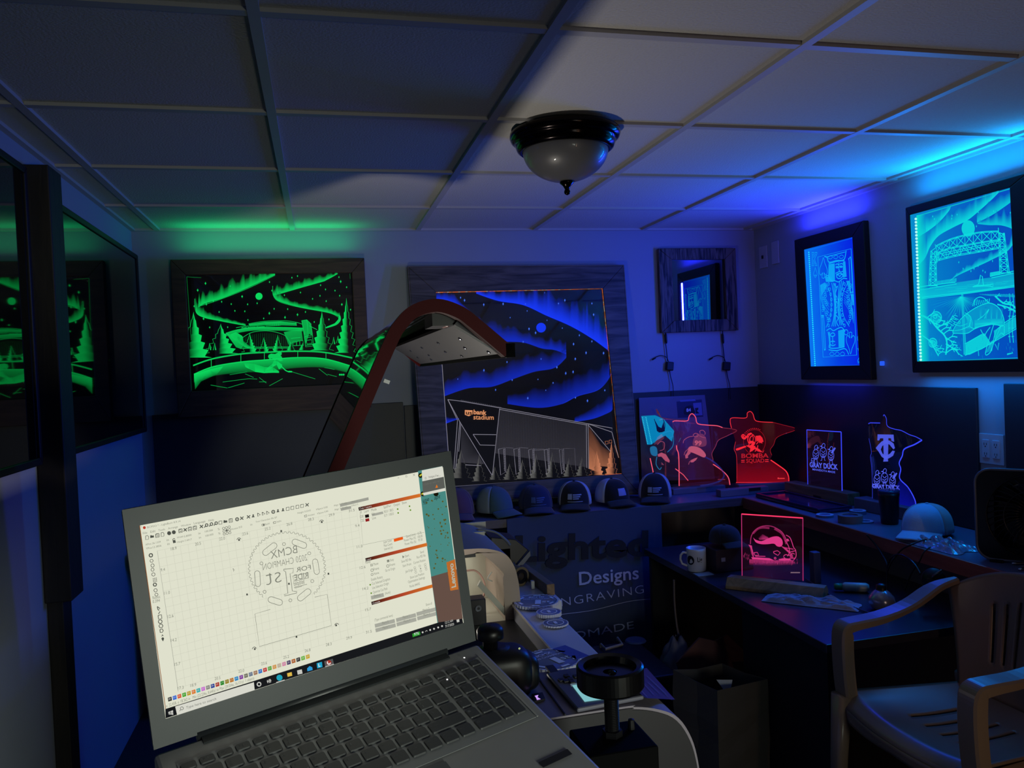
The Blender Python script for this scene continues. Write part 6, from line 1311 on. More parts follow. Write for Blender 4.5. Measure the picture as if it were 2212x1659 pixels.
wire([at_y(1456, 1252, 3.1), at_y(1457, 1300, 3.08), at_y(1462, 1350, 3.05), at_y(1470, 1390, 3.0), at_y(1474, 1420, 2.95)], .0045, 'pale cord hanging down beside the banner onto the white bag', mat('cord_pale', '6a5c58', rough=.5), 'cord', 'cord')
b = MB(); p = at_z(1570, 1668, .003); b.box((p.x, p.y, .002), (.16, .10, .002), R=Matrix.Rotation(.4, 3, 'Z')); tag(b.build('paper_sheet', mat('paper_floor', '9aa0d8', rough=.8)), 'pale paper sheet on the floor beside the engraver', 'paper')

# ================================================================== CHAIR
M_chair = mat('chair_plastic', '8a7460', rough=.28, var=.05)
t = thing('plastic_armchair', (1.66, 1.79, 0), 'beige moulded plastic armchair with slotted back beside the low desk', 'chair')
cy_ = 1.79; ZS = .425
def cw(x): return .222-.05*max(0, (x-1.62)/.28)
# seat
def seatf(u, v):   # u 0..1 across (-Y..+Y), v 0 front .. 1 back
    x = 1.455+.42*v; s_ = (u-.5)*2; w_ = (.245-.045*v)
    zz = ZS-.018*(1-s_*s_)*math.sin(PI*min(1, v*1.1))*1.0+.012*abs(s_)**3-.03*max(0, (.10-v)/.10)**2-.012*v
    return Vector((x-.030*(1-s_*s_)*(1-v)+.0, cy_+s_*w_, zz))
def seatskip(u, v):
    if .30 < v+.0 < .72 and abs(u-.5) < .30: return int(u*40) % 5 == 2
    return False
b = MB(); b.grid(seatf, 40, 50, seatskip); b.build('seat', M_chair, t, smooth=True, solid=.007)
b = MB()
for k in range(2): pass
def front_apron(u, v): p0 = seatf(u, 0); return p0+Vector((.006*v, 0, -.045*v*(1-.35*(1-abs(u-.5)*2))))
b.grid(front_apron, 24, 3); b.build('front_apron', M_chair, t, smooth=True, solid=.007)
# back
def backf(u, v):   # v 0 bottom .. 1 top
    s_ = (u-.5)*2; w_ = .20+.055*v**1.5; topz = .785-.085*abs(s_)**2.6
    z = ZS-.01+(topz-ZS+.01)*v; x = 1.855+.075*v-.075*(abs(s_)**2.2)*(.35+.65*v)
    return Vector((x, cy_+s_*w_, z))
def backskip(u, v):
    s_ = (u-.5)*2
    if abs(s_) < .62 and .28 < v < .80-.10*abs(s_): return int((s_+1)*24) % 4 in (0,)
    return False
b = MB(); b.grid(backf, 48, 32, backskip); b.build('backrest', M_chair, t, smooth=True, solid=.008)
# arms with their front legs
def armprof(w_, h_): return rbox2(-w_, -h_, w_, h_, min(w_, h_)*.7, 3)
for sg in (1, -1):
    arm = cat_rom([(1.865, cy_+sg*.235, .735), (1.80, cy_+sg*.252, .715), (1.70, cy_+sg*.252, .670), (1.60, cy_+sg*.247, .650), (1.50, cy_+sg*.243, .645), (1.465, cy_+sg*.241, .640), (1.447, cy_+sg*.239, .615), (1.443, cy_+sg*.238, .56), (1.446, cy_+sg*.238, .48), (1.452, cy_+sg*.238, .42)], 5)
    b = MB(); V = []; P_ = [Vector(p) for p in arm]; n_ = len(P_); F = []; prev = Vector((0, 1, 0))
    for i, p in enumerate(P_):
        tt = (P_[min(i+1, n_-1)]-P_[max(i-1, 0)]).normalized(); sd_ = Vector((0, 1, 0)); nn_ = tt.cross(sd_).normalized(); f = i/(n_-1)
        hw = .030 if f > .15 else .012+.12*f
        th = .016+.020*min(1, max(0, (f-.25)/.45))
        V += [p+sd_*hw+nn_*.005, p+sd_*(hw-.006), p-sd_*(hw-.006), p-sd_*hw+nn_*.005, p-sd_*hw+nn_*th, p-sd_*(hw-.008)+nn_*(th+.002), p+sd_*(hw-.008)+nn_*(th+.002), p+sd_*hw+nn_*th]
    b.add(V, [(i*8+j, i*8+(j+1) % 8, (i+1)*8+(j+1) % 8, (i+1)*8+j) for i in range(n_-1) for j in range(8)]+[tuple(range(8)), tuple(range((n_-1)*8, n_*8))]); fixn(b.build('armrest', M_chair, t, smooth=False))
    b = MB(); b.sweep([(1.452, cy_+sg*.235, .43), (1.440, cy_+sg*.24, .25), (1.430, cy_+sg*.245, .002)], lambda f: armprof(.030-.010*f, .022-.007*f), up=(1, 0, 0)); fixn(b.build('leg', M_chair, t, smooth=True))
    b = MB(); b.sweep([(1.86, cy_+sg*.205, .45), (1.89, cy_+sg*.225, .2), (1.93, cy_+sg*.24, .002)], lambda f: armprof(.028-.010*f, .022-.007*f), up=(1, 0, 0)); fixn(b.build('leg', M_chair, t, smooth=True))
    b = MB(); b.grid(lambda u, v: Vector((1.455+.42*u, cy_+sg*((.245-.045*u)-.004), ZS-.002-.04*v*(1-.3*math.sin(PI*u)))), 12, 2); b.build('side_apron', M_chair, t, smooth=True, solid=.006)
# ================================================================== LAPTOP
LX = Vector((.9373, .3428, .0626)).normalized(); LN = Vector((.339, -.939, .065)); LN = (LN-LX*LN.dot(LX)).normalized(); LZ = LN.cross(LX)*1.0
if LZ.z < 0: LZ = -LZ
LC = Vector((-.01038, .90452, 1.20747)); a_ = math.radians(20)
LD = LN*math.cos(a_)-LZ*math.sin(a_); LU = LD.cross(LX); LU = LU if LU.z > 0 else -LU; LU.normalize(); LH = LC-LZ*.125
t = thing('laptop', LH+LD*.12-LU*.022, 'open grey laptop showing engraving software, standing in front of the engraver', 'laptop')
M_case = mat('laptop_grey', '8c8c8c', rough=.45, metal=.25, var=.04, scale=60); M_bez = mat('laptop_bezel', '34393b', rough=.45, var=.06); M_key = mat('key_cap', '383a3c', rough=.5, var=.05); M_leg = mat('key_legend', '55585a', rough=.6)
RS = Matrix((LX, -LN, LZ)).transposed()   # local x,y(back),z
def S(u, v, o=0): return LC+LX*u+LZ*v+LN*o
b = MB(); b.box(S(0, -.004, -.0045), (.372, .007, .238), R=RS, bev=.0025); lidp = b.build('display_lid', M_bez, t)
b = MB(); 
for a, c in (((-.186, -.123), (-.1722, .115)), ((.1722, -.123), (.186, .115)), ((-.1722, .0970), (.1722, .115)), ((-.1722, -.123), (.1722, -.0970))):
    b.box(S((a[0]+c[0])/2, (a[1]+c[1])/2, .0001), (c[0]-a[0], .0016, c[1]-a[1]), R=RS)
b.build('bezel', M_bez, lidp)
b = MB(); b.tube([LH+LX*-.145-LN*.004, LH+LX*.145-LN*.004], .007, 12); b.build('hinge', mat('hinge_dark', '2c2f31', rough=.4), t, smooth=True)
# base
RB = Matrix((LX, LD, LU)).transposed(); RB = RB if RB.determinant() > 0 else Matrix((LX, -LD, LU)).transposed()
def D(u, v, o=0): return LH+LX*u+LD*v+LU*o
b = MB(); b.box(D(0, .122, -.010), (.374, .240, .018), R=RB, bev=.004); base = b.build('base', M_case, t)
def dq(u0, u1, v0, v1, o0, o1, bev=0): return MB().box(D((u0+u1)/2, (v0+v1)/2, (o0+o1)/2), (u1-u0, v1-v0, abs(o1-o0)), R=RB, bev=bev)
dq(-.142, .142, -.001, .0125, -.001, .0012).build('hinge_cover', mat('hinge_dark', '2c2f31'), t)
kb = dq(-.171, .172, .0275, .1475, -.0005, .0003).build('keyboard_deck', mat('deck_grey', '7c7e80', rough=.5, metal=.2), t)
b = MB()
for (u0, u1, v0, v1) in ((.1725, .1745, .028, .148),): b.box(D((u0+u1)/2, (v0+v1)/2, .0008), (u1-u0, v1-v0, .001), R=RB)
b.build('bright_edge', mat('deck_edge', '9c9c9a', rough=.4, metal=.3), t)
def key(u0, u1, v0, v1, leg='', dx=0, name='key'):
    g_ = .0013; b = MB(); b.mi = 0
    r = rbox2(u0+g_, v0+g_, u1-g_, v1-g_, .0022, 3); top = [D(u, v, .0020) for u, v in rbox2(u0+g_+.0006, v0+g_+.0006, u1-g_-.0006, v1-g_-.0006, .0022, 3)]; bot = [D(u, v, .0003) for u, v in r]; n = len(r)
    b.add(top+bot, [tuple(range(n))]+[(i, (i+1) % n, n+(i+1) % n, n+i) for i in range(n)])
    if leg:
        b.mi = 1; parts = leg.split('|')
        for q_, s_ in enumerate(parts):
            w_ = min(.0032*len(s_), (u1-u0)*.6) if len(s_) < 3 else min((u1-u0)*.62, .0017*len(s_)); h_ = .0032 if len(s_) < 3 else .0020
            uu = u0+.0035; vv = v0+.0065+q_*.0055 if len(parts) > 1 else v0+.0075
            text3(b, s_, D(uu, vv, .0022), D(uu+w_, vv, .0022), LU, height=h_)
    o = b.build(name, [M_key, M_leg], kb); fixn(o) if not leg else None; return o
P1 = .0190
fn = ['Esc', 'F1', 'F2', 'F3', 'F4', 'F5', 'F6', 'F7', 'F8', 'F9', 'F10', 'F11', 'F12', 'Ins', 'PrtSc', 'Del']
u = -.1705
wfn = (.1055+.1705)/16.0*1.0
for i, s_ in enumerate(fn): key(u+i*wfn, u+(i+1)*wfn, .030, .0425, s_)
for i, s_ in enumerate(('Hm', 'End', 'PU', 'PD')): key(.107+i*.0158, .107+(i+1)*.0158, .030, .0425, s_)
rows = [(.0445, .0615, [('`', 1)]+[(c, 1) for c in '!|1 @|2 #|3 $|4 %|5 ^|6 &|7 *|8 (|9 )|0 _|- +|='.split()]+[('Backspace', 1.52)]),
        (.0630, .0800, [('Tab', 1.5)]+[(c, 1) for c in 'QWERTYUIOP']+[('{|[', 1), ('}|]', 1), ('Enter', 1.02)]),
        (.0815, .0985, [('Caps', 1.75)]+[(c, 1) for c in 'ASDFGHJKL']+[(':|;', 1), ('"|\'', 1), ('||\\', .77), ('', 1.0)]),
        (.1000, .1170, [('Shift', 2.2)]+[(c, 1) for c in 'ZXCVBNM']+[('<|,', 1), ('>|.', 1), ('?|/', 1), ('Shift', 2.32)]),
        (.1185, .1365, [('Ctrl', 1.25), ('Fn', 1), ('Win', 1), ('Alt', 1), ('', 5.2), ('Alt', 1), ('Ctrl', 1), ('<', 1), ('^', 1.05), ('>', 1.02)])]
for v0, v1, ks in rows:
    u = -.1705; tot = sum(k[1] for k in ks); sc = (.1050+.1705)/tot
    for s_, w_ in ks:
        if s_ == '||\\': s_ = '\\'
        key(u, u+w_*sc, v0, v1, s_.replace('||', '|') if s_ != '' else ''); u += w_*sc
npd = [[('Num', 1, 1), ('/', 1, 1), ('*', 1, 1), ('-', 1, 1)], [('7', 1, 1), ('8', 1, 1), ('9', 1, 1), ('+', 1, 2)], [('4', 1, 1), ('5', 1, 1), ('6', 1, 1)], [('1', 1, 1), ('2', 1, 1), ('3', 1, 1), ('Enter', 1, 2)], [('0', 2, 1), ('.', 1, 1)]]
for r_, ks in enumerate(npd):
    u = .107; v0 = rows[r_][0]; 
    for s_, w_, h_ in ks:
        v1 = rows[r_][1] if h_ == 1 else rows[min(4, r_+1)][1]; key(u, u+.0158*w_, v0, v1, s_); u += .0158*w_
dq(-.055, .055, .155, .228, .0001, .0006).build('touchpad', mat('touchpad', '505254', rough=.4), t)
dq(.135, .172, .203, .211, .0001, .0005).build('sticker', mat('sticker_dark', '1e1e1f', rough=.4), t)
b = MB(); b.mi = 0
for (px, py) in ((1003, 1421), (966, 1468)):
    q_ = at_p(px, py, D(0, 0, .0023), LU); b.lathe([(.0001, 0), (.0011, 0), (.0011, .0004), (.0001, .0005)], q_, LU, 10)
b.build('status_light', glow('white_led', 'ffffff', 1.0), t)

# ---- screen content, drawn on the display plane
sp = Plane(LC, LN, 280, 980, .36168)
SU = lambda u, v, o=.0012: S(-.172+.344*u, .09675-.1935*v, o)
scr = MB(); scr.poly([SU(0, 0), SU(0, 1), SU(1, 1), SU(1, 0)])
M_scr = glow('screen_page', 'dfe0cc', 1.0, sample=True)
screen = scr.build('display', M_scr, lidp)
_lay = [0]
def pl_(k): return Plane(LC+LN*(.0013+.00012*k), LN, 280, 980, .36168)
def UI(name, col, es, k, fn):
    b = MB(); fn(b, pl_(k)); return b.build(name, glow('ui_'+col, col, es), screen)
# desktop strip at the right with its windows
def f_(b, g): fill(b, g, [(1722, 103), (1868, 74), (1990, 1013), (1838, 1010), (1755, 400)])
UI('wallpaper', '5aa8a0', .62, 1, f_)
def f_(b, g): fill(b, g, [(1800, 735), (1955, 690), (1990, 985), (1842, 1008)])
UI('wallpaper_floor', '84685c', .55, 2, f_)
rs = random.Random(6)
def f_(b, g):
    for i in range(60):
        x = 1765+rs.random()*150; y = 280+rs.random()*430+(0 if x < 1890 else 0); 
        if x > 1762+(y-260)*.09 and x < 1875+(y-100)*.1: fill(b, g, circ(x, y, 2+rs.random()*5, 6))
UI('wallpaper_rust', '7a7a38', .5, 3, f_)
def f_(b, g):
    for cx, cy in ((1738, 130), (1752, 240), (1830, 240)): fill(b, g, circ(cx, cy, 15, 12)); 
UI('stickers', '2a2a14', .3, 3, f_)
def f_(b, g):
    for cx, cy in ((1740, 128), (1752, 238)): fill(b, g, [(cx-11, cy+2), (cx+6, cy-10), (cx+11, cy-3), (cx-6, cy+9)])
UI('sticker_marks', 'd8d840', .8, 4, f_)
def f_(b, g): fill(b, g, [(1745, 100), (1868, 75), (1876, 138), (1748, 165)]); fill(b, g, [(1752, 235), (1884, 205), (1886, 222), (1756, 250)])
UI('popup_window', 'dcdccf', .95, 5, f_)
def f_(b, g): fill(b, g, [(1748, 165), (1876, 138), (1884, 205), (1752, 235)])
UI('popup_body', '7c7f78', .5, 5, f_)
def f_(b, g): text(b, g, 'https://w...', (1788, 146), (1856, 133)); lines(b, g, [[(1764, 142), (1770, 140), (1772, 152), (1765, 153), (1764, 142)]], .0004); text(b, g, 'Click or tabs to', (1758, 190), (1850, 168)); fill(b, g, []) if False else None
UI('popup_text', '74746e', .8, 6, f_)
def f_(b, g): fill(b, g, [(1826, 205), (1834, 184), (1842, 202)])
UI('popup_icon', 'e87a20', .9, 6, f_)
def f_(b, g): text(b, g, 'use', (1752, 290), (1790, 280), shear=.3); text(b, g, 'apt', (1820, 275), (1858, 264), shear=.3); text(b, g, '705', (1752, 306), (1780, 300), shear=.3)
UI('scribble', '2a4a50', .3, 3, f_)
# window title, menus
def f_(b, g):
    text(b, g, 'BCMX3 * - LightBurn 0.9.14', (106, 446), (304, 408)); 
    for s_, x0, x1 in (('File', 80, 106), ('Edit', 125, 155), ('Tools', 172, 212), ('Arrange', 230, 288), ('Window', 307, 367), ('Language', 384, 453), ('Help', 472, 504)):
        f = lambda x: 482-(x-80)*.196; text(b, g, s_, (x0, f(x0)), (x1, f(x1)))
    for s_, x0, y0, x1, y1 in (('XPos', 95, 549, 130, 542), ('26.1339', 135, 541, 186, 531), ('in', 222, 523, 235, 520), ('YPos', 98, 573, 133, 566), ('12.3856', 138, 565, 190, 554), ('in', 226, 547, 240, 544), ('Width', 283, 507, 322, 498), ('5.8000', 326, 500, 370, 490), ('Height', 285, 534, 326, 525), ('7.4917', 330, 526, 372, 516), ('in', 412, 483, 424, 480), ('in', 415, 508, 427, 505), ('100.000', 450, 471, 498, 461), ('100.000', 453, 497, 501, 486), ('%', 527, 458, 539, 456), ('%', 531, 484, 543, 481), ('Rotate', 610, 456, 648, 447), ('0.0', 653, 446, 672, 441), ('in', 722, 430, 733, 428), ('Font Clarendon Blk BT', 755, 412, 882, 384), ('Bold', 810, 428, 836, 421), ('Italic', 880, 412, 907, 405), ('Height 0.2343', 1003, 360, 1082, 343), ('Welded', 1064, 375, 1104, 366), ('HSpace 0.00', 1115, 338, 1183, 323), ('VSpace 0.00', 1120, 363, 1186, 347), ('Align X Middle', 1220, 315, 1300, 297), ('Align Y Middle', 1224, 340, 1304, 321), ('Normal', 1325, 293, 1362, 285), ('Offset 0', 1325, 316, 1365, 306)):
        text(b, g, s_, (x0, y0), (x1, y1))
    for s_, x, y in (('18.9', 247, 578), ('20.5', 392, 550), ('22.0', 536, 519), ('23.6', 674, 489), ('25.2', 808, 459), ('26.8', 938, 431), ('28.3', 1066, 403), ('29.9', 1190, 376), ('31.5', 1310, 350), ('9.4', 186, 704), ('11.0', 207, 843), ('12.6', 228, 983), ('14.2', 247, 1125), ('15.7', 268, 1268), ('17.3', 288, 1411), ('18.9', 363, 1394), ('20.5', 508, 1353), ('22.0', 650, 1309), ('23.6', 786, 1264), ('25.2', 918, 1226), ('26.8', 1046, 1186), ('28.3', 1172, 1150), ('29.9', 1294, 1111), ('31.5', 1412, 1075), ('9.4', 1348, 440), ('11.0', 1358, 565), ('12.6', 1375, 690), ('14.2', 1392, 816), ('15.7', 1408, 941), ('Radius:', 138, 870), ('0.394', 138, 893)):
        w_ = 8.6*len(s_) if s_ != 'Radius:' else 46; text(b, g, s_, (x, y), (x+w_, y-w_*.2), h=.0030)
    text(b, g, 'x: 22.458, y: 18.362 in   Min (23.234x, 8.640y) to Max (29.034x, 16.131y)  1 objects', (218, 1516), (745, 1347), h=.0030)
UI('menu_text', '85887a', 1.0, 1, f_)
def f_(b, g):
    # toolbar icons
    x = 92
    def T(x): return 500-(x-92)*.205
    for k, (dx, kind) in enumerate(((0, 'p'), (30, 'f'), (62, 's'), (92, 'p'), (132, 'd'), (160, 'd'), (200, 's'), (228, 'x'), (256, 's'), (286, 's'), (325, 'x'), (353, 'z'), (382, 'z'), (410, 'z'), (438, 'o'), (468, 'f'), (500, 's'), (538, 'g'), (566, 'x'), (606, 'x'), (634, 'm'), (668, 't'), (696, 't'), (722, 't'), (754, 'g'), (782, 'm'), (812, 'm'), (840, 'o'), (868, 'o'), (898, 'o'), (926, 'o'), (956, 'x'))):
        cx = x+dx+12; cy = T(x+dx)+2
        if kind == 'p': lines(b, g, [[(cx-8, cy-11), (cx+4, cy-13), (cx+9, cy-6), (cx+9, cy+9), (cx-8, cy+12), (cx-8, cy-11)]], .0005)
        if kind == 's': lines(b, g, [[(cx-10, cy-9), (cx+9, cy-12), (cx+10, cy+8), (cx-9, cy+12), (cx-10, cy-9)], [(cx-5, cy-8), (cx+4, cy-10)], [(cx-4, cy+3), (cx+5, cy+1)]], .0007)
        if kind == 'f': fill(b, g, [(cx-11, cy+8), (cx-11, cy-8), (cx-3, cy-9), (cx, cy-6), (cx+10, cy-8), (cx+12, cy+4)])
        if kind == 'd': fill(b, g, circ(cx, cy, 12, 14))
        if kind == 'x': lines(b, g, [[(cx-10, cy+9), (cx+10, cy-10)], [(cx-9, cy-9), (cx+9, cy+8)]], .0009)
        if kind == 'z': lines(b, g, [circ(cx+3, cy-3, 8, 12)+[(cx+11, cy-3)], [(cx-3, cy+3), (cx-11, cy+11)]], .0009)
        if kind == 'o': lines(b, g, [[(cx-9, cy-8), (cx+9, cy-11), (cx+9, cy+8), (cx-9, cy+10), (cx-9, cy-8)]], .0006)
        if kind == 'g': lines(b, g, [circ(cx, cy, 9, 12)+[(cx+9, cy)]], .0010); fill(b, g, circ(cx, cy, 3, 8))
        if kind == 'm': fill(b, g, circ(cx, cy-5, 5, 10)); fill(b, g, [(cx-9, cy+9), (cx-5, cy), (cx+5, cy), (cx+9, cy+7)])
        if kind == 't': lines(b, g, [[(cx-8, cy-10), (cx+9, cy), (cx-7, cy+9), (cx-8, cy-10)]], .0007)
    for i, (x, y) in enumerate(((127, 607), (131, 640), (137, 668), (137, 693), (142, 721), (151, 782), (155, 816), (160, 842))): 
        lines(b, g, [circ(x, y, 10, 6 if i % 2 else 14)+[(x+10, y)]], .0010 if i in (0, 5) else .0005)
    for i in range(3):
        for j in range(3): fill(b, g, [(138+i*9+j, 745+j*9-i*2), (143+i*9+j, 744+j*9-i*2), (144+i*9+j, 749+j*9-i*2), (139+i*9+j, 750+j*9-i*2)])
    lines(b, g, [[(165, 913), (182, 925), (174, 928), (176, 938), (168, 930), (165, 913)], [(172, 958), (182, 942)], [(170, 966), (190, 962), (193, 984), (173, 989), (170, 966)], circ(183, 1003, 11, 16)+[(194, 1003)], circ(187, 1029, 12, 6)+[(199, 1029)], [(181, 1050), (195, 1047), (201, 1058), (194, 1068), (183, 1068), (181, 1050)]], .0007)
    text(b, g, 'A', (190, 1092), (203, 1089), bold=.04); fill(b, g, circ(198, 1105, 8, 12)); fill(b, g, [(191, 1109), (205, 1107), (200, 1122)])
    fill(b, g, [(257, 518), (272, 515), (277, 531), (260, 535)]); ribbon(b, g, circ(265, 514, 7, 10), .0006)
    for i in range(3):
        for j in range(3): 
            c_ = (561+i*17+j*2, 446+j*17-i*4); ribbon(b, g, circ(c_[0], c_[1], 7, 10)+[(c_[0]+7, c_[1])], .0004)
    fill(b, g, circ(580, 459, 5, 8))
    for x, y in ((905, 462), (1187, 717), (701, 841), (951, 777), (996, 1094), (1233, 1025), (747, 1167), (653, 515), (1147, 408)): fill(b, g, [(x-5, y-5), (x+5, y-6), (x+6, y+5), (x-4, y+6)])
    for x, y in ((653, 515), (1147, 408), (1237, 1025), (745, 1167)): ribbon(b, g, circ(x, y, 12, 10, a0=PI, a1=1.9*PI), .0006)
    fill(b, g, [(798, 420), (804, 419), (804, 430), (798, 431)]); lines(b, g, [[(790, 422), (804, 419), (805, 430), (791, 432), (790, 422)], [(858, 408), (872, 405), (873, 415), (859, 418), (858, 408)], [(1044, 369), (1058, 366), (1059, 376), (1045, 379), (1044, 369)]], .0005)
    lines(b, g, [[(1648, 132), (1656, 130), (1658, 139), (1650, 141), (1648, 132)], [(1692, 121), (1704, 132)], [(1703, 119), (1694, 134)], [(1600, 146), (1610, 144)]], .0003)
    lines(b, g, [[(617, 685), (627, 697), (621, 698), (622, 704), (617, 685)]], .0003)
UI('toolbar_icons', '4c4f48', 1.0, 1, f_)
# faint page grid
def f_(b, g):
    def Q(u, v): return (165+(1255)*u+(60 if 0 else 0)+115*v*1.0, 580-255*u+ 850*v-0*u)
    for i in range(0, 27):
        u = i/26; b_ = [(165+u*1190, 580-u*250), (290+u*1150, 1400-u*345)]; ribbon(b, g, b_, .00028)
    for j in range(0, 18):
        v = j/17; ribbon(b, g, [(165+125*v, 580+820*v), (1355+85*v, 330+725*v)], .00028)
UI('page_grid', 'd2d3c0', .93, 0.4, f_)
def f_(b, g): lines(b, g, [[(165, 580), (290, 1420)], [(60, 430), (75, 440)]], .0003); fill(b, g, [(1256, 300), (1426, 260), (1428, 277), (1258, 318)]); fill(b, g, [(1260, 326), (1322, 312), (1324, 328), (1262, 342)])
UI('panel_tint', 'b4b5a8', .75, 0.6, f_)
# the engraving job: sprocket outline
def f_(b, g):
    cx, cy, rx, ry = 940, 685, 232, 220; pts = []
    for i in range(0, 121):
        a = math.radians(118)+math.radians(278)*i/120; pts.append((a, i))
    out = []; N_ = 44; a0 = math.radians(128); a1 = math.radians(405)
    for i in range(N_*4+1):
        a = a0+(a1-a0)*i/(N_*4); r = 1.0 if i % 4 in (0, 1) else .955; x = cx+rx*r*math.cos(a); y = cy+ry*r*math.sin(a)-0.05*(x-cx)*0; out.append((x, y))
    ribbon(b, g, out, .00045)
    lines(b, g, [[(840, 930), (748, 957), (775, 1152), (1205, 1027), (1180, 840), (1105, 857)]], .00045)
    def slot(x0, y0, x1, y1, r): 
        dx, dy = x1-x0, y1-y0; a = math.atan2(dy, dx); P_ = [(x1+r*math.cos(a-PI/2+PI*i/8), y1+r*math.sin(a-PI/2+PI*i/8)) for i in range(9)]+[(x0+r*math.cos(a+PI/2+PI*i/8), y0+r*math.sin(a+PI/2+PI*i/8)) for i in range(9)]; ribbon(b, g, P_, .00055, True)
    slot(812, 590, 862, 550, 18); slot(988, 528, 1040, 548, 18); slot(762, 715, 766, 778, 16); slot(1108, 645, 1118, 705, 16); slot(845, 872, 895, 888, 18); slot(1020, 862, 1065, 825, 18)
    for x, y in ((922, 540), (1073, 595), (787, 655), (1091, 761), (806, 825), (960, 876)): ribbon(b, g, circ(x, y, 9, 14), .0005, True)
    P0 = g.P; 
    def MT(s_, x0, y0, x1, y1, h, **k): text3(b, s_, P0(x0, y0), P0(x1, y1), g.n, height=h, mirror=True, **k)
    MT('BCMX', 845, 630, 1003, 592, .0088, bold=-.01); MT('2020 CHAMPION', 797, 697, 1062, 636, .0070, bold=-.015); MT('st', 818, 788, 908, 766, .0180, bold=-.02); MT('FOR', 996, 708, 1083, 690, .0050); MT('RIDE', 985, 757, 1068, 740, .0062); MT('beldupled', 980, 790, 1045, 775, .0050, shear=.2); lines(b, g, [[(982, 798), (1060, 780)], [(985, 803), (1030, 792)], [(975, 730), (1068, 712), (1070, 742), (980, 762), (975, 730)]], .0005)
    lines(b, g, [[(920, 690), (978, 685), (975, 712), (958, 716), (972, 820), (1000, 825), (998, 832), (925, 850), (922, 843), (945, 835), (932, 705), (922, 700), (920, 690)]], .0006)
UI('engraving_job', '7c7e72', 1.0, 1, f_)
# right side panels
def f_(b, g): fill(b, g, [(1366, 321), (1735, 238), (1740, 258), (1370, 341)]); fill(b, g, [(1407, 625), (1776, 532), (1779, 550), (1411, 645)]); fill(b, g, [(1443, 885), (1810, 780), (1813, 797), (1447, 905)])
def gradbars():
    m_ = bpy.data.materials.new('title_gradient'); m_.use_nodes = True; tt = m_.node_tree; tt.nodes.clear(); o = nd(tt, 'ShaderNodeOutputMaterial'); e = nd(tt, 'ShaderNodeEmission'); a = nd(tt, 'ShaderNodeAttribute', attribute_name='dens'); cr = nd(tt, 'ShaderNodeValToRGB')
    cr.color_ramp.elements[0].color = (*srgb('1a1412'), 1); cr.color_ramp.elements[1].color = (*srgb('e07828'), 1); el = cr.color_ramp.elements.new(.5); el.color = (*srgb('b8482c'), 1)
    tt.links.new(a.outputs['Fac'], cr.inputs[0]); tt.links.new(cr.outputs[0], e.inputs[0]); tt.links.new(e.outputs[0], o.inputs[0]); e.inputs[1].default_value = .9; m_.cycles.emission_sampling = 'NONE'
    g = pl_(1)
    for a, c, h in (((1366, 321), (1735, 238), 20), ((1407, 625), (1776, 532), 19), ((1443, 885), (1810, 780), 19)):
        V = []; Dn = []; n = 10; b = MB()
        for i in range(n+1):
            f = i/n; x = a[0]+(c[0]-a[0])*f; y = a[1]+(c[1]-a[1])*f; V += [g.P(x, y), g.P(x+4, y+h)]; Dn += [f*.99]*2
        b.add(V, [(2*i, 2*i+1, 2*i+3, 2*i+2) for i in range(n)], Dn)
        b.build('panel_title_bar', m_, screen)
gradbars()
def f_(b, g): text(b, g, 'Cuts / Layers', (1374, 334), (1445, 318)); text(b, g, 'Laser', (1414, 640), (1444, 632)); text(b, g, 'Console', (1452, 899), (1496, 886)); 
UI('panel_titles', 'd8d4cc', .9, 2, f_)
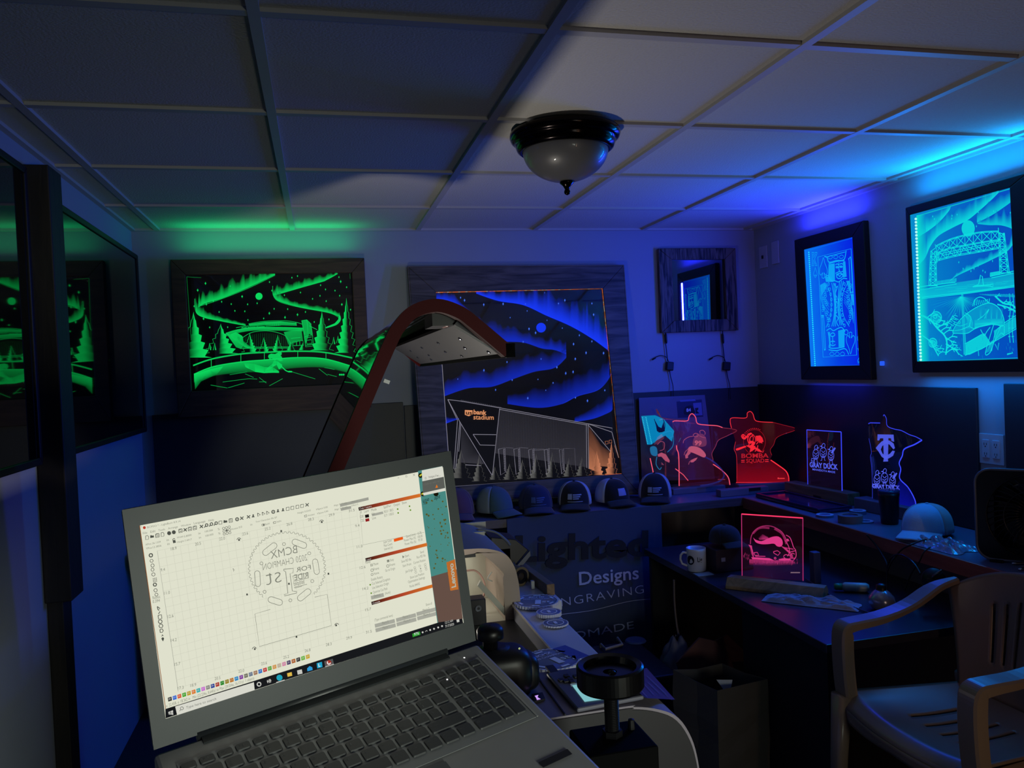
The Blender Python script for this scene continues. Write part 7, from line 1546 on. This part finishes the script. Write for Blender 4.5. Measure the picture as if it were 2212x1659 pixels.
def f_(b, g): 
    fill(b, g, [(1394, 545), (1766, 450), (1768, 456), (1396, 551)]) if 0 else None
    lines(b, g, [[(1376, 345), (1394, 545), (1760, 470)], [(1393, 300), (1393, 301)]], .0003)
    for s_, x0, y0, x1, y1 in (('#', 1380, 356, 1387, 354), ('Layer', 1402, 352, 1432, 345), ('Mode', 1444, 345, 1476, 337), ('Spd/Pwr', 1518, 328, 1562, 317), ('Output', 1578, 315, 1615, 306), ('Show', 1628, 303, 1656, 296), ('C00', 1377, 385, 1398, 380), ('C02', 1381, 409, 1402, 404), ('Fill', 1448, 370, 1463, 366), ('Line', 1450, 394, 1472, 388), ('30.0 / 38.5', 1520, 355, 1575, 342), ('0.7 / 100.0', 1522, 378, 1578, 365), ('Layer Color', 1517, 536, 1568, 523), ('Pass Count', 1520, 557, 1570, 544), ('Interval (in)', 1522, 578, 1572, 565), ('Speed (in/s)', 1652, 502, 1708, 487), ('Power Max (%)', 1640, 526, 1710, 508), ('Power Min (%)', 1645, 548, 1712, 531), ('0.75', 1722, 484, 1744, 478), ('100.00', 1722, 505, 1750, 497), ('97.50', 1725, 525, 1750, 518), ('Ready', 1410, 658, 1440, 650), ('Pause', 1458, 668, 1486, 661), ('Stop', 1556, 644, 1578, 638), ('Start', 1646, 620, 1670, 613), ('Send', 1736, 597, 1758, 591), ('Frame', 1458, 698, 1490, 690), ('Frame', 1554, 673, 1586, 665), ('Save RD file', 1624, 652, 1682, 637), ('Run RD file', 1716, 627, 1768, 613), ('Home', 1460, 725, 1490, 717), ('Go to Origin', 1528, 706, 1586, 691), ('Start From:', 1632, 678, 1684, 664), ('Current Position', 1696, 660, 1768, 641), ('Job Origin', 1648, 712, 1692, 700), ('Enable Rotary', 1444, 760, 1512, 742), ('Cut Selected Graphics', 1448, 785, 1556, 754), ('Use Selection Origin', 1450, 810, 1548, 780), ('Optimize Cut Path', 1454, 836, 1540, 812), ('Show Last Position', 1676, 748, 1760, 722), ('Optimization Settings', 1664, 774, 1764, 745), ('Devices', 1460, 858, 1498, 848), ('(Auto)', 1526, 842, 1558, 833), ('Ruida 644XS', 1674, 800, 1734, 783), ('(Type commands here)', 1464, 1002, 1572, 972), ('Show all', 1770, 910, 1806, 900), ('Macro 0', 1508, 1020, 1546, 1010), ('Macro 1', 1512, 1048, 1550, 1038), ('Macro 1', 1632, 985, 1670, 975), ('Macro 4', 1638, 1010, 1676, 1000), ('Macro 2', 1752, 943, 1790, 932), ('Macro 5', 1756, 972, 1794, 962)):
        text(b, g, s_, (x0, y0), (x1, y1), h=.0030)
    for (x, y) in ((1703, 681), (1733, 671), (1765, 662), (1706, 694), (1768, 676), (1709, 709), (1739, 701), (1771, 690)): ribbon(b, g, circ(x, y, 6, 10), .00035, True)
    fill(b, g, circ(1738, 686, 4, 8)); lines(b, g, [circ(1542, 671, 8, 10)+[(1550, 671)], circ(1448, 696, 8, 10)+[(1456, 696)], circ(1448, 722, 7, 6)+[(1455, 722)]], .0006)
    fill(b, g, [(1438, 659), (1442, 658), (1444, 674), (1440, 675)]); fill(b, g, [(1446, 657), (1450, 656), (1452, 672), (1448, 673)]); fill(b, g, [(1536, 635), (1550, 632), (1552, 646), (1538, 649)]); fill(b, g, [(1628, 608), (1642, 615), (1631, 626)])
UI('panel_text', '85887a', 1.0, 1, f_)
def f_(b, g):
    for (a, c, h) in (((1463, 1018), (1582, 987), 22), ((1467, 1045), (1587, 1013), 22), ((1590, 984), (1708, 952), 22), ((1593, 1010), (1710, 978), 22), ((1712, 948), (1826, 918), 22), ((1716, 974), (1830, 944), 22), ((1440, 850), (1516, 832), 22), ((1445, 360), (1512, 345), 14)):
        UI('button', 'b8b9ac', .8, .7, lambda b, g: fill(b, g, [a, c, (c[0]+4, c[1]+h), (a[0]+4, a[1]+h)]))
f_(None, None)
def f_(b, g): fill(b, g, [(1405, 366), (1428, 361), (1431, 379), (1408, 384)])
UI('layer_black', '2a1c1c', .3, 1, f_)
def f_(b, g): fill(b, g, [(1407, 390), (1430, 385), (1433, 402), (1410, 407)])
UI('layer_red', 'a02828', .8, 1, f_)
def f_(b, g): fill(b, g, [(1577, 510), (1631, 495), (1634, 512), (1580, 527)])
UI('layer_orange', 'e85a18', 1.0, 1, f_)
def f_(b, g):
    for x, y in ((1601, 331), (1672, 314), (1604, 354), (1677, 337), (1437, 783), (1443, 833)): fill(b, g, circ(x, y, 5, 8))
UI('green_switches', '6a9a20', .8, 1, f_)
pal = ['303030', '2a6ae0', 'e85a30', '40b020', 'c8a820', 'e87a20', '30b8b8', 'd878e0', '909088', '2040a0', 'b83020', '209020', 'a08818', 'c87820', '2a90d0', '8a3aa8', '7a7a68', '708098', 'a87858', '3078d0', 'd03838', '60b040', 'e0a050', 'c8b8a0', 'e090b0', '483868', 'b86020', '303030', '70c040', 'd8b030']
for i, c_ in enumerate(pal):
    x = 228+i*28.4; y = 1458-i*8.75
    UI('palette_swatch', c_, .85, 1, lambda b, g: fill(b, g, [(x, y), (x+22, y-7), (x+25, y+16), (x+3, y+23)]))
def f_(b, g):
    for i in range(30):
        x = 228+i*28.4; y = 1458-i*8.75; text(b, g, '%02d' % i, (x+6, y+14), (x+18, y+10), h=.0018)
UI('swatch_numbers', 'e8e8e0', .7, 2, f_)
# taskbar
def f_(b, g): fill(b, g, [(213, 1525), (1838, 1010), (1985, 970), (1992, 1012), (215, 1581)])
UI('taskbar', '24262a', .5, 1.2, f_)
def f_(b, g): fill(b, g, [(272, 1510), (742, 1365), (747, 1412), (284, 1562)])
UI('search_box', 'dcdcd0', .95, 2, f_)
def f_(b, g): text(b, g, 'Type here to search', (338, 1524), (518, 1470)); lines(b, g, [circ(312, 1521, 9, 12)+[(321, 1521)], [(306, 1528), (298, 1538)]], .0006)
UI('search_text', '7a7c74', 1.0, 3, f_)
def f_(b, g):
    fill(b, g, [(231, 1543), (243, 1538), (243, 1548), (231, 1550)]); fill(b, g, [(245, 1537), (259, 1532), (260, 1546), (246, 1548)]); fill(b, g, [(232, 1552), (244, 1550), (246, 1558), (233, 1557)]); fill(b, g, [(246, 1550), (260, 1548), (261, 1560), (247, 1558)])
    lines(b, g, [circ(773, 1377, 11, 16)+[(784, 1377)]], .0011); lines(b, g, [[(822, 1352), (826, 1370)], [(832, 1349), (840, 1347), (843, 1365), (835, 1368), (832, 1349)], [(820, 1362), (846, 1354)]], .0007)
    fill(b, g, [(1000, 1295), (1028, 1288), (1033, 1313), (1004, 1320)]); text(b, g, '12:12 AM', (1885, 1017), (1932, 1003), h=.0030); text(b, g, '7/17/2020', (1886, 1039), (1938, 1024), h=.0030); fill(b, g, [(1952, 992), (1968, 988), (1970, 1004), (1955, 1008)])
    for x, y in ((1750, 1067), (1795, 1053), (1818, 1046), (1843, 1038), (1866, 1030)): fill(b, g, circ(x, y, 6, 6))
    ribbon(b, g, [(1766, 1064), (1772, 1056), (1779, 1060)], .0006); ribbon(b, g, [(876, 1367), (926, 1352)], .0010); ribbon(b, g, [(1168, 1272), (1220, 1257)], .0008)
UI('taskbar_icons', 'e8e8e0', .95, 2, f_)
def f_(b, g): fill(b, g, [(1162, 1240), (1213, 1225), (1220, 1256), (1168, 1271)])
UI('active_button', '6a6c6e', .6, 2, f_)
for nm, c_, sh in (('browser_icon', '20a8c0', circ(895, 1338, 18, 16)), ('folder_icon', 'e8c050', [(940, 1312), (968, 1304), (971, 1326), (944, 1333)]), ('mail_icon', '30a0e0', [(1060, 1283), (1075, 1268), (1091, 1276), (1093, 1292), (1062, 1300)]), ('letter_icon', '20a8d0', [(1117, 1252), (1148, 1243), (1152, 1274), (1121, 1283)]), ('app_icon', 'b03020', circ(1190, 1248, 15, 14)), ('app_icon_small', 'c04030', circ(88, 442, 9, 8)), ('battery_icon', '30a030', [(1688, 1076), (1734, 1062), (1737, 1081), (1691, 1096)])):
    UI(nm, c_, .9, 3, lambda b, g: fill(b, g, sh))
def f_(b, g): text(b, g, 'L', (1128, 1273), (1140, 1270), bold=.03); text(b, g, '97%', (1699, 1087), (1728, 1079), h=.0032); ribbon(b, g, circ(1190, 1248, 9, 8, a0=0, a1=4), .0012)
UI('icon_letters', 'e8f4f0', .9, 4, f_)
def f_(b, g): ribbon(b, g, [(60, 430), (215, 1525)], .0006)
UI('window_edge', 'b87848', .6, 2, f_)
# brand sticker on the right bezel
b = MB(); lp = Plane(LC+LN*.0022, LN, 960, 1140, .19285); b.mi = 0; fill(b, lp, [(22, 388), (118, 352), (158, 690), (66, 706)]); b.mi = 1; text(b, lp.up(.0004), 'Lenovo', (129, 662), (97, 395), bold=.03, h=.0062); b.build('brand_sticker', [mat('orange_sticker', 'ff8410', rough=.5, var=0), mat('sticker_white', 'f4ece0', rough=.6, var=0)], lidp)
# stand under the laptop
t = thing('laptop_stand', D(0, .12, -.03)*1.0, 'dark sloped stand carrying the laptop', 'stand')
dq(-.15, .15, .01, .235, -.0195, -.032, .002).build('tray', M_black, t)
p = D(0, .10, -.033); b = MB(); b.tube([(p.x, p.y, p.z+.004), (p.x, p.y, .03)], .025, 20); b.build('column', M_black, t, smooth=True)
b = MB(); b.lathe([(.001, 0), (.22, 0), (.22, .012), (.03, .03), (.001, .03)], (p.x, p.y, .001), seg=40); b.build('foot', M_black, t)
